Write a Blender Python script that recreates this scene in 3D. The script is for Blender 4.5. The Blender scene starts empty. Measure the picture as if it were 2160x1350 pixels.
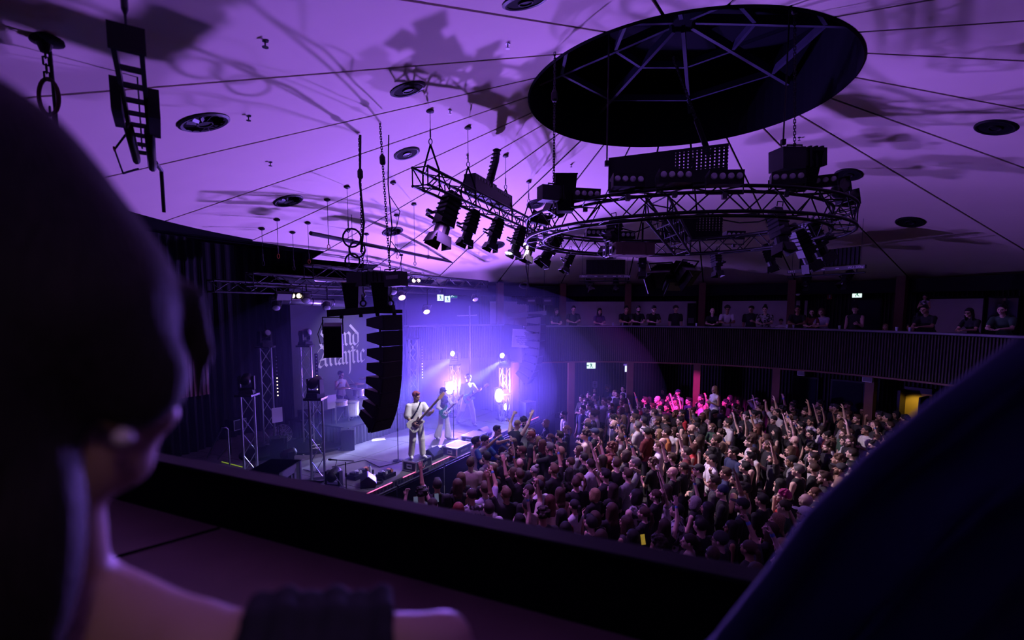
import bpy, bmesh, math, random
import numpy as np
from mathutils import Vector, Matrix
random.seed(7)
rng = np.random.default_rng(11)
PI = math.pi
SC = bpy.context.scene
COL = SC.collection

# ------------------------------------------------------------------ camera
FPX, PCX, PCY, PITCH, CAMZ = 1050.0, 1080.0, 750.0, math.radians(5.4), 4.9
cam = bpy.data.cameras.new('camera')
cam.sensor_width = 36.0
cam.lens = FPX / 2160.0 * 36.0
cam.shift_y = (PCY - 675.0) / 2160.0
cam.clip_start, cam.clip_end = 0.01, 200
cam.dof.use_dof = True
cam.dof.focus_distance = 13.0
cam.dof.aperture_fstop = 1.5
camo = bpy.data.objects.new('camera', cam)
COL.objects.link(camo)
camo.location = (0, 0, CAMZ)
camo.rotation_euler = (PI / 2 - PITCH, 0, 0)
SC.camera = camo

# ------------------------------------------------------------------ world, view, sampling
w = bpy.data.worlds.new('dark_hall')
SC.world = w
w.use_nodes = True
w.node_tree.nodes['Background'].inputs[0].default_value = (0.35, 0.25, 0.8, 1)
w.node_tree.nodes['Background'].inputs[1].default_value = 0.0012
SC.view_settings.view_transform = 'Standard'
SC.view_settings.look = 'None'
SC.view_settings.gamma = 1.0
SC.view_settings.use_curve_mapping = False
SC.view_settings.exposure = 0.0
cy = SC.cycles
cy.max_bounces = 3
cy.diffuse_bounces = 1
cy.glossy_bounces = 1
cy.transmission_bounces = 3
cy.transparent_max_bounces = 8
cy.volume_bounces = 0
cy.use_denoising = True
cy.caustics_reflective = False
cy.caustics_refractive = False
cy.sample_clamp_indirect = 4.0
cy.use_adaptive_sampling = True
cy.adaptive_threshold = 0.09
cy.light_sampling_threshold = 0.02


# ------------------------------------------------------------------ stage frame and room measures
CEN = Vector((3.2, 9.9, 0))          # centre of the round hall
R_OC, Z_OC, SLOPE = 2.9, 8.91, 0.328  # opening in the ceiling, its height, fall of the ceiling
R_RAIL, R_WALL = 9.0, 12.2
Z_RAIL, Z_UND, Z_BAL = 4.255, 2.87, 3.25
ST_A = Vector((-3.45, 10.62, 0))     # near front corner of the stage
ST_U = Vector((0.4725, 0.8813, 0))   # along the stage front, away from the camera
ST_N = Vector((-0.8813, 0.4725, 0))  # from the stage front to the back wall
Z_ST = 0.75


def st(u, n, z=Z_ST):
    p = ST_A + ST_U * u + ST_N * n
    return Vector((p.x, p.y, z))


def zceil(x, y):
    return Z_OC - (math.hypot(x - CEN.x, y - CEN.y) - R_OC) * SLOPE


def pol(R, az, z):
    a = math.radians(az)
    return Vector((CEN.x + R * math.cos(a), CEN.y + R * math.sin(a), z))


# ------------------------------------------------------------------ stage and house lights
def look(loc, target):
    d = (Vector(target) - Vector(loc)).normalized()
    return d.to_track_quat('-Z', 'Y').to_euler()


def spot(name, loc, target, power, color, size_deg, blend=0.3, radius=0.05):
    l = bpy.data.lights.new(name, 'SPOT')
    l.energy, l.color, l.spot_size, l.spot_blend, l.shadow_soft_size = power, color, math.radians(size_deg), blend, radius
    o = bpy.data.objects.new(name, l)
    COL.objects.link(o)
    o.location = loc
    o.rotation_euler = look(loc, target)
    return o


def area(name, loc, target, power, color, sx, sy=None, spread=180):
    l = bpy.data.lights.new(name, 'AREA')
    l.energy, l.color = power, color
    l.shape = 'RECTANGLE' if sy else 'SQUARE'
    l.size = sx
    if sy:
        l.size_y = sy
    l.spread = math.radians(spread)
    o = bpy.data.objects.new(name, l)
    COL.objects.link(o)
    o.location = loc
    o.rotation_euler = look(loc, target)
    return o


def point(name, loc, power, color, radius=0.08):
    l = bpy.data.lights.new(name, 'POINT')
    l.energy, l.color, l.shadow_soft_size = power, color, radius
    o = bpy.data.objects.new(name, l)
    COL.objects.link(o)
    o.location = loc
    return o


BL_A, BL_B = Vector((-2.37, 18.65, 1.9)), Vector((-0.48, 18.2, 1.7))
VIO, BLU, MAG = (0.27, 0.12, 1.0), (0.06, 0.08, 1.0), (0.75, 0.1, 1.0)
# the two blinders on the far towers: they light the ceiling and throw the rig's shadows on it
area('blinder_light', BL_A + Vector((0.18, -0.12, 0)), BL_A + Vector((0.6, -8.0, 5.5)), 1250, VIO, 0.16, 0.26, 140)
area('blinder_light', BL_B + Vector((0.18, -0.12, 0)), BL_B + Vector((1.0, -8.0, 4.5)), 560, VIO, 0.16, 0.26, 140)
# added upward light, no lamp of its own: brightens far ceiling and balcony
area('added_uplight', BL_B + Vector((0.1, 0.0, 0.35)), BL_B + Vector((3.5, 0.6, 3.2)), 420, VIO, 0.2)
# moving heads on the far towers: white cores and wide blue wash across the stage
HEAD_A, HEAD_B = Vector((-2.18, 19.0, 3.07)), Vector((-0.27, 18.6, 3.03))
spot('moving_head_beam', HEAD_A + Vector((-0.1, -0.22, -0.05)), (-4.7, 15.2, 1.3), 6500, (0.4, 0.45, 1.0), 22, 0.7)
spot('moving_head_beam', HEAD_B + Vector((-0.1, -0.22, -0.05)), (-3.0, 15.9, 1.3), 7500, (0.4, 0.45, 1.0), 22, 0.7)
spot('moving_head_wash', HEAD_A + Vector((-0.1, -0.3, -0.1)), (-3.0, 13.0, 0.6), 520, BLU, 95, 1.0)
spot('moving_head_wash', HEAD_B + Vector((0.0, -0.3, -0.1)), (-0.6, 13.0, 0.4), 900, BLU, 105, 1.0)
# beams from the overhead rig
def pix(px, py, Y):
    x, y = (px - PCX) / FPX, -(py - PCY) / FPX
    d = Vector((x, math.cos(PITCH) + math.sin(PITCH) * y, -math.sin(PITCH) + math.cos(PITCH) * y))
    return Vector((0, 0, CAMZ)) + d * (Y / d.y)


def pixz(px, py, z):
    x, y = (px - PCX) / FPX, -(py - PCY) / FPX
    d = Vector((x, math.cos(PITCH) + math.sin(PITCH) * y, -math.sin(PITCH) + math.cos(PITCH) * y))
    return Vector((0, 0, CAMZ)) + d * ((z - CAMZ) / d.z)


RIG = [((848, 628), 15.2, pixz(965, 918, 0.75), 6500, MAG, 17), ((900, 658), 17.0, pixz(990, 890, 0.75), 2800, MAG, 9),
       ((735, 620), 13.4, pixz(890, 965, 0.75), 2200, MAG, 16), ((583, 652), 13.8, pix(720, 760, 17.5), 900, MAG, 8), ((690, 652), 14.5, pix(830, 740, 19), 900, MAG, 9)]
for q, Y, tgt, pw, colr, deg in RIG:
    spot('rig_beam', pix(q[0], q[1], Y), tgt, pw, colr, deg, 0.4, 0.04)
# wash from the straight truss onto the crowd, wash on the band, magenta on the back of the crowd
spot('crowd_wash', (-1.2, 9.6, 6.6), (4.0, 8.0, 0.8), 3800, (1.0, 0.7, 0.8), 72, 0.7, 0.12)
spot('crowd_wash', (0.3, 13.2, 6.6), (5.4, 12.2, 0.6), 3600, (0.95, 0.68, 0.88), 70, 0.7, 0.12)
spot('band_wash', (0.3, 11.6, 6.7), (-3.0, 14.4, 0.9), 1300, (0.93, 0.85, 1.0), 42, 0.5, 0.08)
spot('front_row_wash', (-1.35, 9.2, 6.6), (0.4, 9.8, 1.2), 1100, (0.55, 0.2, 1.0), 75, 0.8, 0.1)
spot('added_banner_fill', st(5.2, 3.5, 5.35), st(5.9, 6.3, 3.0), 420, (0.62, 0.5, 1.0), 75, 0.8, 0.1)  # added light to lift the banner and its lettering, no fixture built for it
spot('magenta_spot', (0.55, 12.5, 6.5), (6.4, 17.9, 1.4), 9000, (1.0, 0.05, 0.8), 18, 0.4, 0.05)
spot('balcony_lamp', (0.7, -0.9, 6.2), (-0.36, 0.55, 4.62), 16, (1.0, 0.62, 0.55), 15, 0.6, 0.1)


# ------------------------------------------------------------------ materials
MATS = {}


def mat(name, color, rough=0.6, metal=0.0, var=0.15, scale=8.0, bump=0.0, emit=None, estr=0.0, spec=0.5):
    if name in MATS:
        return MATS[name]
    m = bpy.data.materials.new(name)
    m.use_nodes = True
    nt = m.node_tree
    b = nt.nodes['Principled BSDF']
    b.inputs['Roughness'].default_value = rough
    b.inputs['Metallic'].default_value = metal
    b.inputs['Specular IOR Level'].default_value = spec
    tc = nt.nodes.new('ShaderNodeTexCoord')
    no = nt.nodes.new('ShaderNodeTexNoise')
    no.inputs['Scale'].default_value = scale
    no.inputs['Detail'].default_value = 3
    nt.links.new(tc.outputs['Object'], no.inputs['Vector'])
    mx = nt.nodes.new('ShaderNodeMix')
    mx.data_type = 'RGBA'
    mx.inputs['A'].default_value = (*[c * (1 - var) for c in color], 1)
    mx.inputs['B'].default_value = (*[min(1, c * (1 + var)) for c in color], 1)
    nt.links.new(no.outputs['Fac'], mx.inputs['Factor'])
    nt.links.new(mx.outputs['Result'], b.inputs['Base Color'])
    if bump:
        bp = nt.nodes.new('ShaderNodeBump')
        bp.inputs['Strength'].default_value = bump
        bp.inputs['Distance'].default_value = 0.02
        nt.links.new(no.outputs['Fac'], bp.inputs['Height'])
        nt.links.new(bp.outputs['Normal'], b.inputs['Normal'])
    if emit:
        b.inputs['Emission Color'].default_value = (*emit, 1)
        b.inputs['Emission Strength'].default_value = estr
    MATS[name] = m
    return m


def mat_obj(name, rough=0.8, bump=0.0, scale=30.0, pattern=None, sheen=0.0):
    """colour from the object's own colour"""
    if name in MATS:
        return MATS[name]
    m = bpy.data.materials.new(name)
    m.use_nodes = True
    nt = m.node_tree
    b = nt.nodes['Principled BSDF']
    b.inputs['Roughness'].default_value = rough
    oi = nt.nodes.new('ShaderNodeObjectInfo')
    tc = nt.nodes.new('ShaderNodeTexCoord')
    no = nt.nodes.new('ShaderNodeTexNoise')
    no.inputs['Scale'].default_value = scale
    mp = nt.nodes.new('ShaderNodeMapping')
    nt.links.new(tc.outputs['Object'], mp.inputs['Vector'])
    nt.links.new(mp.outputs['Vector'], no.inputs['Vector'])
    if pattern == 'strand':
        mp.inputs['Scale'].default_value = (6, 6, 0.6)
    mx = nt.nodes.new('ShaderNodeMix')
    mx.data_type = 'RGBA'
    mx.blend_type = 'MULTIPLY'
    mx.inputs['Factor'].default_value = 1.0
    rp = nt.nodes.new('ShaderNodeValToRGB')
    lo = 0.35 if pattern else 0.86
    rp.color_ramp.elements[0].color = (lo, lo, lo, 1)
    rp.color_ramp.elements[0].position = 0.35
    rp.color_ramp.elements[1].color = (1, 1, 1, 1)
    rp.color_ramp.elements[1].position = 0.65
    src = no.outputs['Fac']
    if pattern == 'plaid':
        wv = nt.nodes.new('ShaderNodeTexChecker')
        wv.inputs['Scale'].default_value = 22
        nt.links.new(mp.outputs['Vector'], wv.inputs['Vector'])
        src = wv.outputs['Fac']
    if pattern == 'blotch':
        no.inputs['Scale'].default_value = 14
        lo = 0.1
        rp.color_ramp.elements[0].color = (lo, lo, lo, 1)
        rp.color_ramp.elements[0].position = 0.47
        rp.color_ramp.elements[1].position = 0.55
    nt.links.new(src, rp.inputs['Fac'])
    nt.links.new(oi.outputs['Color'], mx.inputs['A'])
    nt.links.new(rp.outputs['Color'], mx.inputs['B'])
    nt.links.new(mx.outputs['Result'], b.inputs['Base Color'])
    if bump:
        bp = nt.nodes.new('ShaderNodeBump')
        bp.inputs['Strength'].default_value = bump
        bp.inputs['Distance'].default_value = 0.01
        nt.links.new(no.outputs['Fac'], bp.inputs['Height'])
        nt.links.new(bp.outputs['Normal'], b.inputs['Normal'])
    MATS[name] = m
    return m


def mat_skin():
    m = bpy.data.materials.new('skin')
    m.use_nodes = True
    nt = m.node_tree
    b = nt.nodes['Principled BSDF']
    b.inputs['Roughness'].default_value = 0.5
    oi = nt.nodes.new('ShaderNodeObjectInfo')
    rp = nt.nodes.new('ShaderNodeValToRGB')
    e = rp.color_ramp.elements
    e[0].color = (0.7, 0.47, 0.37, 1)
    e[1].position, e[1].color = 1.0, (0.28, 0.15, 0.09, 1)
    x = e.new(0.7)
    x.color = (0.55, 0.33, 0.23, 1)
    x = e.new(0.3)
    x.color = (0.78, 0.55, 0.45, 1)
    nt.links.new(oi.outputs['Random'], rp.inputs['Fac'])
    nt.links.new(rp.outputs['Color'], b.inputs['Base Color'])
    MATS['skin'] = m
    return m


BLACK = mat('black_paint', (0.008, 0.008, 0.011), 0.5, spec=0.25)
BLACKM = mat('black_matt', (0.006, 0.006, 0.008), 0.85, spec=0.1)
DARKM = mat('dark_metal', (0.05, 0.05, 0.06), 0.4, 0.7)
STEEL = mat('bare_steel', (0.55, 0.55, 0.58), 0.32, 0.9, 0.1, 20)
ALU = mat('aluminium', (0.72, 0.72, 0.75), 0.3, 0.9, 0.08, 20)
RUBBER = mat('rubber', (0.015, 0.015, 0.017), 0.9)
CASE = mat('grey_case_laminate', (0.022, 0.022, 0.03), 0.55, spec=0.3)
WOODD = mat('dark_batten_wood', (0.03, 0.019, 0.017), 0.7, 0, 0.35, 3)
WOODC = mat('brown_timber', (0.13, 0.055, 0.035), 0.6, 0, 0.3, 4)
WALLD = mat('dark_wall_paint', (0.014, 0.013, 0.02), 0.8, spec=0.2)
PLAST = mat('ceiling_plaster', (0.88, 0.72, 0.6), 0.85, 0, 0.04, 1.5)
PALEW = mat('pale_wall_paint', (0.66, 0.64, 0.66), 0.8, 0, 0.06, 1.5)
LEDGE = mat('grey_ledge_laminate', (0.16, 0.15, 0.18), 0.5)
CARPET = mat('stage_deck_vinyl', (0.12, 0.115, 0.12), 0.7, 0, 0.2, 6)
CURT = mat('black_drape_cloth', (0.011, 0.011, 0.014), 0.95, 0, 0.2, 3)
SKIRT = mat('grey_stage_skirt_cloth', (0.055, 0.055, 0.07), 0.95, 0, 0.3, 5)
BANNERM = mat('grey_banner_cloth', (0.1, 0.1, 0.12), 0.95, 0, 0.1, 2)
LETTER = mat('pale_banner_print', (0.85, 0.83, 0.88), 0.95, 0, 0.06, 4)
WHITE = mat('white_plastic', (0.75, 0.75, 0.78), 0.5)
ORANGE = mat('orange_steel', (0.5, 0.13, 0.04), 0.5, 0.3)
GLASSD = mat('dark_glass', (0.02, 0.022, 0.035), 0.12, 0, 0.05)
LENS = mat('lamp_lens', (0.45, 0.45, 0.5), 0.15, 0, 0.05)
LIT_W = mat('lit_lens_white', (1, 1, 1), 0.5, 0, 0, 5, 0, (0.72, 0.74, 1.0), 40)
LIT_BL = mat('lit_blinder', (1, 1, 1), 0.5, 0, 0, 5, 0, (0.68, 0.7, 1.0), 60)
LIT_M = mat('lit_lens_magenta', (1, 1, 1), 0.5, 0, 0, 5, 0, (1.0, 0.35, 1.0), 25)
LIT_Y = mat('lit_lens_amber', (1, 1, 1), 0.5, 0, 0, 5, 0, (1.0, 0.75, 0.5), 3)
LIT_P = mat('pink_edge_light', (1, 0.3, 0.5), 0.5, 0, 0, 5, 0, (1.0, 0.16, 0.42), 1.6)
LIT_G = mat('exit_sign_face', (0.9, 1, 0.95), 0.5, 0, 0, 5, 0, (0.75, 1.0, 0.88), 1.2)
GREEN = mat('exit_sign_green', (0.01, 0.2, 0.09), 0.5, 0, 0, 5, 0, (0.01, 0.25, 0.12), 0.5)
FLOORM = mat('hall_floor', (0.06, 0.055, 0.06), 0.5, 0, 0.2, 3)
NAVY = mat('navy_cloth', (0.008, 0.017, 0.07), 0.9, 0, 0.25, 6)


# ------------------------------------------------------------------ mesh builder
class MB:
    def __init__(s):
        s.v, s.f = [], []

    def add(s, vs, fs):
        o = len(s.v)
        s.v += [tuple(x) for x in vs]
        s.f += [tuple(i + o for i in q) for q in fs]
        return s

    def box(s, c, d, M=None):
        x, y, z = d[0] / 2, d[1] / 2, d[2] / 2
        vs = [Vector((sx * x, sy * y, sz * z)) for sx in (-1, 1) for sy in (-1, 1) for sz in (-1, 1)]
        if M is not None:
            vs = [M @ q for q in vs]
        vs = [q + Vector(c) for q in vs]
        return s.add(vs, [(0, 1, 3, 2), (4, 6, 7, 5), (0, 4, 5, 1), (2, 3, 7, 6), (0, 2, 6, 4), (1, 5, 7, 3)])

    def hull8(s, vs):
        return s.add(vs, [(0, 1, 3, 2), (4, 6, 7, 5), (0, 4, 5, 1), (2, 3, 7, 6), (0, 2, 6, 4), (1, 5, 7, 3)])

    def tube(s, pts, r, n=8, caps=True):
        pts = [Vector(p) for p in pts]
        rs = r if isinstance(r, (list, tuple)) else [r] * len(pts)
        t0 = (pts[1] - pts[0]).normalized()
        a = t0.orthogonal().normalized()
        rings = []
        for i, p in enumerate(pts):
            t = (pts[min(i + 1, len(pts) - 1)] - pts[max(i - 1, 0)]).normalized()
            a = (a - t * a.dot(t)).normalized()
            b = t.cross(a)
            rings.append([p + (a * math.cos(k * 2 * PI / n) + b * math.sin(k * 2 * PI / n)) * rs[i] for k in range(n)])
        vs = [q for rg in rings for q in rg]
        fs = [(i * n + k, i * n + (k + 1) % n, (i + 1) * n + (k + 1) % n, (i + 1) * n + k) for i in range(len(pts) - 1) for k in range(n)]
        if caps:
            fs += [tuple(range(n - 1, -1, -1)), tuple((len(pts) - 1) * n + k for k in range(n))]
        return s.add(vs, fs)

    def lathe(s, prof, n=16, c=(0, 0, 0), M=None):
        vs = []
        for (r, z) in prof:
            for k in range(n):
                q = Vector((r * math.cos(2 * PI * k / n), r * math.sin(2 * PI * k / n), z))
                if M is not None:
                    q = M @ q
                vs.append(q + Vector(c))
        m = len(prof)
        fs = [(i * n + k, i * n + (k + 1) % n, (i + 1) * n + (k + 1) % n, (i + 1) * n + k) for i in range(m - 1) for k in range(n)]
        fs += [tuple(range(n - 1, -1, -1)), tuple((m - 1) * n + k for k in range(n))]
        return s.add(vs, fs)

    def prism(s, poly, d, M=None, c=(0, 0, 0)):
        """polygon in the local XZ plane, thickness d along Y"""
        n = len(poly)
        vs = [Vector((x, -d / 2, z)) for x, z in poly] + [Vector((x, d / 2, z)) for x, z in poly]
        if M is not None:
            vs = [M @ q for q in vs]
        vs = [q + Vector(c) for q in vs]
        return s.add(vs, [tuple(range(n)), tuple(range(2 * n - 1, n - 1, -1))] + [(k, k + n, (k + 1) % n + n, (k + 1) % n) for k in range(n)])

    def mesh(s, name, m, smooth=False):
        me = bpy.data.meshes.new(name)
        me.from_pydata(s.v, [], s.f)
        if m is not None:
            me.materials.append(m)
        bm = bmesh.new()
        bm.from_mesh(me)
        bmesh.ops.recalc_face_normals(bm, faces=bm.faces)
        bm.to_mesh(me)
        bm.free()
        if smooth:
            me.polygons.foreach_set('use_smooth', [True] * len(me.polygons))
        return me


def obj(name, me, parent=None, M=None, world=False):
    o = bpy.data.objects.new(name, me)
    COL.objects.link(o)
    if parent is not None:
        o.parent = parent
        if world:
            o.matrix_parent_inverse = parent.matrix_basis.inverted()
    if M is not None:
        o.matrix_basis = M
    return o


def part(name, mb, m, parent, smooth=False, world=False, label=None, stuff=False):
    o = obj(name, mb.mesh(name, m, smooth), parent, None, world)
    if label:
        o['label'] = label
    if stuff:
        o['kind'] = 'stuff'
    return o


def tag(o, label, cat, group=None):
    o['label'], o['category'] = label, cat
    if group:
        o['group'] = group
    return o


def thing(name, label, cat, M=None, group=None):
    o = bpy.data.objects.new(name, None)
    COL.objects.link(o)
    if M is not None:
        o.matrix_basis = M if isinstance(M, Matrix) else Matrix.Translation(Vector(M))
    return tag(o, label, cat, group)


def struct(name, mb, m, smooth=False):
    o = obj(name, mb.mesh(name, m, smooth))
    o['kind'] = 'structure'
    return o


UNIT = {}


def bar(name, p, q, r, m, parent, world=True):
    """straight round bar sharing one unit mesh per material"""
    k = m.name
    if k not in UNIT:
        UNIT[k] = MB().lathe([(1, 0), (1, 1)], 8).mesh('bar', m, False)
    p, q = Vector(p), Vector(q)
    d = q - p
    M = Matrix.Translation(p) @ d.to_track_quat('Z', 'Y').to_matrix().to_4x4() @ Matrix.Diagonal((r, r, d.length, 1))
    return obj(name, UNIT[k], parent, M, world)


def frame(loc, ydir, up=(0, 0, 1)):
    """matrix whose local +Y points along ydir"""
    y = Vector(ydir).normalized()
    z = Vector(up)
    x = y.cross(z)
    if x.length < 1e-4:
        x = Vector((1, 0, 0))
    x.normalize()
    z = x.cross(y)
    M = Matrix((x, y, z)).transposed().to_4x4()
    M.translation = Vector(loc)
    return M


def copy_tree(o, M=None, parent=None):
    c = o.copy()
    COL.objects.link(c)
    c.parent = parent
    if M is not None:
        c.matrix_basis = M
    for ch in list(o.children):
        copy_tree(ch, None, c)
    return c


def box_truss(name, label, p0, p1, w, h, nseg, m, r=0.025, rb=0.012, up=(0, 0, 1), group=None, cat='truss'):
    p0, p1 = Vector(p0), Vector(p1)
    t = thing(name, label, cat, p0, group)
    F = frame(p0, p1 - p0, up)
    L = (p1 - p0).length
    cs = [(-w / 2, -h / 2), (w / 2, -h / 2), (w / 2, h / 2), (-w / 2, h / 2)]
    for x, z in cs:
        bar('chord', F @ Vector((x, 0, z)), F @ Vector((x, L, z)), r, m, t)
    for k in range(4):
        a, b = cs[k], cs[(k + 1) % 4]
        for i in range(nseg):
            y0, y1 = L * i / nseg, L * (i + 1) / nseg
            s, e = (a, b) if i % 2 == 0 else (b, a)
            bar('brace', F @ Vector((s[0], y0, s[1])), F @ Vector((e[0], y1, e[1])), rb, m, t)
    for y in (0, L):
        for k in range(4):
            a, b = cs[k], cs[(k + 1) % 4]
            bar('end_bar', F @ Vector((a[0], y, a[1])), F @ Vector((b[0], y, b[1])), rb, m, t)
    return t


def chain_mb(p, q, link=0.05, r=0.012):
    mb = MB()
    p, q = Vector(p), Vector(q)
    d = q - p
    n = max(2, int(d.length / (link * 0.75)))
    t = d.normalized()
    a = t.orthogonal().normalized()
    b = t.cross(a)
    for i in range(n):
        c = p + d * ((i + 0.5) / n)
        s = a if i % 2 else b
        for k in (-1, 1):
            mb.tube([c + s * k * r - t * link / 2, c + s * k * r + t * link / 2], r * 0.4, 4)
        for k in (-1, 1):
            mb.tube([c + t * k * link / 2 - s * r, c + t * k * link / 2 + s * r], r * 0.4, 4)
    return mb


def text_mesh(txt, size, m, depth=0.002, align='CENTER'):
    cu = bpy.data.curves.new('lettering', 'FONT')
    cu.body = txt
    cu.size = size
    cu.extrude = depth
    cu.align_x = align
    cu.align_y = 'CENTER'
    cu.resolution_u = 2
    o = bpy.data.objects.new('tmp', cu)
    COL.objects.link(o)
    dg = bpy.context.evaluated_depsgraph_get()
    me = bpy.data.meshes.new_from_object(o.evaluated_get(dg))
    bpy.data.objects.remove(o)
    me.materials.clear()
    me.materials.append(m)
    return me


# ================================================================== the hall
# floor
mb = MB()
n = 72
mb.add([pol(14.5, k * 360 / n, 0) for k in range(n)] + [pol(14.5, k * 360 / n, -0.1) for k in range(n)],
       [tuple(range(n)), tuple(range(2 * n - 1, n - 1, -1))] + [(k, k + n, (k + 1) % n + n, (k + 1) % n) for k in range(n)])
struct('floor', mb, FLOORM)

# ceiling: dark deck with white plaster panels hung under it, a dark joint between each two
RIBS = sorted([-129.5, -146.4, -164.4, -180.0, 164.6, 150.3, 136.8, 122.1, 108.8, 95.2, 81.4, 66.6, 50.6, 34.2, 17.5, 1.0, -16.1, -34.2, -50.3, -64.2, -80.0, -96.5, -113.0])


def cone_patch(mb, a0, a1, r0, r1, dz, th, gap=0.0, na=6):
    """annular sector of the conical ceiling; gap is the half joint width in metres"""
    vs = []
    for lay in (0, th):
        for r in (r0, r1):
            ga = math.degrees(gap / r)
            for i in range(na + 1):
                a = a0 + ga + (a1 - a0 - 2 * ga) * i / na
                vs.append(pol(r, a, Z_OC - (r - R_OC) * SLOPE + dz + lay))
    m = na + 1
    fs = []
    for i in range(na):
        fs += [(i, i + 1, m + i + 1, m + i), (2 * m + i, 3 * m + i, 3 * m + i + 1, 2 * m + i + 1),
               (i, 2 * m + i, 2 * m + i + 1, i + 1), (m + i, m + i + 1, 3 * m + i + 1, 3 * m + i)]
    fs += [(0, m, 3 * m, 2 * m), (m - 1, 3 * m - 1, 4 * m - 1, 2 * m - 1)]
    return mb.add(vs, fs)


mb = MB()
cone_patch(mb, -164, 129, R_OC, 14.3, 0.035, 0.08, 0, 72)
cone_patch(mb, 129, 196, R_OC, 9.95, 0.035, 0.08, 0, 24)
cone_patch(mb, 128, 139, 9.9, 11.2, 0.035, 0.08, 0, 4)
deck = struct('ceiling', mb, BLACKM)
edges = RIBS + [RIBS[0] + 360]


def edge_R(a):
    """where the white ceiling ends towards the stage house"""
    return float(np.interp(a, [128.5, 138, 148, 160, 196], [11.8, 11.0, 10.3, 9.95, 9.95]))


for a0, a1 in zip(edges[:-1], edges[1:]):
    mid = (a0 + a1) / 2 % 360
    r1 = edge_R(mid) if 122 < mid < 195 else R_WALL
    o = part('ceiling_panel', cone_patch(MB(), a0, a1, R_OC, r1, 0.0, 0.025, 0.024), PLAST, deck)
# trim of the opening
mb = MB()
vs, fs = [], []
for k in range(96):
    a = k * 360 / 96
    for r, z in ((R_OC, 0.0), (R_OC - 0.03, -0.03), (R_OC - 0.03, 1.6), (R_OC + 0.02, 1.6)):
        vs.append(pol(r, a, Z_OC + z))
for k in range(96):
    j = (k + 1) % 96
    for i in range(3):
        fs.append((k * 4 + i, j * 4 + i, j * 4 + i + 1, k * 4 + i + 1))
mb.add(vs, fs)
LANT = mat('lantern_navy_paint', (0.005, 0.005, 0.011), 0.8, spec=0.1)
drum = struct('trim_1', mb, LANT)
mb = MB()
mb.add([pol(R_OC + 0.05, k * 7.5, Z_OC + 1.6) for k in range(48)] + [pol(R_OC + 0.05, k * 7.5, Z_OC + 1.7) for k in range(48)],
       [tuple(range(48)), tuple(range(95, 47, -1))])
part('lantern_roof', mb, LANT, drum)
LBEAM = mat('lantern_beam_paint', (0.035, 0.035, 0.07), 0.5)
for k in range(8):
    a = 22.5 + k * 45
    p, q = pol(R_OC - 0.05, a, Z_OC + 0.75), pol(0.25, a, Z_OC + 1.35)
    F = frame((p + q) / 2, q - p)
    part('lantern_rafter', MB().box((0, 0, 0), (0.07, (q - p).length, 0.16), F.to_3x3()).add([], []), LBEAM, drum).location = (p + q) / 2
    for R, z in ((2.35, 0.86), (1.25, 1.12)):
        p, q = pol(R, a, Z_OC + z), pol(R, a + 45, Z_OC + z)
        F = frame((p + q) / 2, q - p)
        part('lantern_purlin', MB().box((0, 0, 0), (0.06, (q - p).length, 0.13), F.to_3x3()), LBEAM, drum).location = (p + q) / 2

# outer wall with vertical battens
def arc_wall(mb, R, a0, a1, z0, z1, th=0.1, step=1.5):
    n = max(1, int(round((a1 - a0) / step)))
    vs = []
    for i in range(n + 1):
        a = a0 + (a1 - a0) * i / n
        vs += [pol(R, a, z0), pol(R + th, a, z0), pol(R + th, a, z1), pol(R, a, z1)]
    fs = [(0, 3, 2, 1), (4 * n, 4 * n + 1, 4 * n + 2, 4 * n + 3)]
    for i in range(n):
        for k in range(4):
            fs.append((i * 4 + k, i * 4 + (k + 1) % 4, i * 4 + 4 + (k + 1) % 4, i * 4 + 4 + k))
    return mb.add(vs, fs)


wall = struct('wall_back', arc_wall(MB(), R_WALL, -75, 127, 0, 6.4), WALLD)
struct('wall_left', arc_wall(MB(), R_WALL, 192, 262, 0, 6.4), WALLD)


def battens(name, R, a0, a1, z0, z1, pitch, parent, m, w=0.03, d=0.035):
    mb = MB()
    n = int(math.radians(a1 - a0) * R / pitch)
    for i in range(n + 1):
        a = a0 + (a1 - a0) * i / n
        c = pol(R, a, (z0 + z1) / 2)
        Rm = Matrix.Rotation(math.radians(a), 3, 'Z')
        mb.box(c, (d, w, z1 - z0), Rm)
    o = part(name, mb, m, parent)
    o['kind'] = 'stuff'
    return o


battens('wall_battens', R_WALL - 0.03, -38, 112, 0.0, 2.85, 0.12, wall, WOODD)
battens('upper_wall_battens', R_WALL - 0.03, -38, 112, 4.0, 5.9, 0.12, wall, WOODD)

# far balcony: slab, fascia with battens, grey ledge on top, timber edge below
AZ0, AZ1, AZ2, R_REC = -30, 108, 129, 11.3
bal = struct('trim_2', arc_wall(MB(), R_RAIL, AZ0, AZ1, Z_UND + 0.02, Z_RAIL - 0.05, 0.12), WALLD)
part('balcony_slab', arc_wall(MB(), R_RAIL + 0.1, AZ0, AZ1, Z_UND + 0.05, Z_BAL, R_WALL - R_RAIL - 0.1), WALLD, bal)
battens('fascia_battens', R_RAIL - 0.02, AZ0, AZ1, Z_UND + 0.04, Z_RAIL - 0.08, 0.075, bal, WOODD, 0.035, 0.04)
part('ledge', arc_wall(MB(), R_RAIL - 0.1, AZ0, AZ1, Z_RAIL - 0.05, Z_RAIL, 0.42), LEDGE, bal, label='grey laminate ledge along the balcony rail')
part('timber_edge', arc_wall(MB(), R_RAIL - 0.06, AZ0, AZ1, Z_UND - 0.02, Z_UND + 0.03, 0.16), WOODC, bal)
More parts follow.
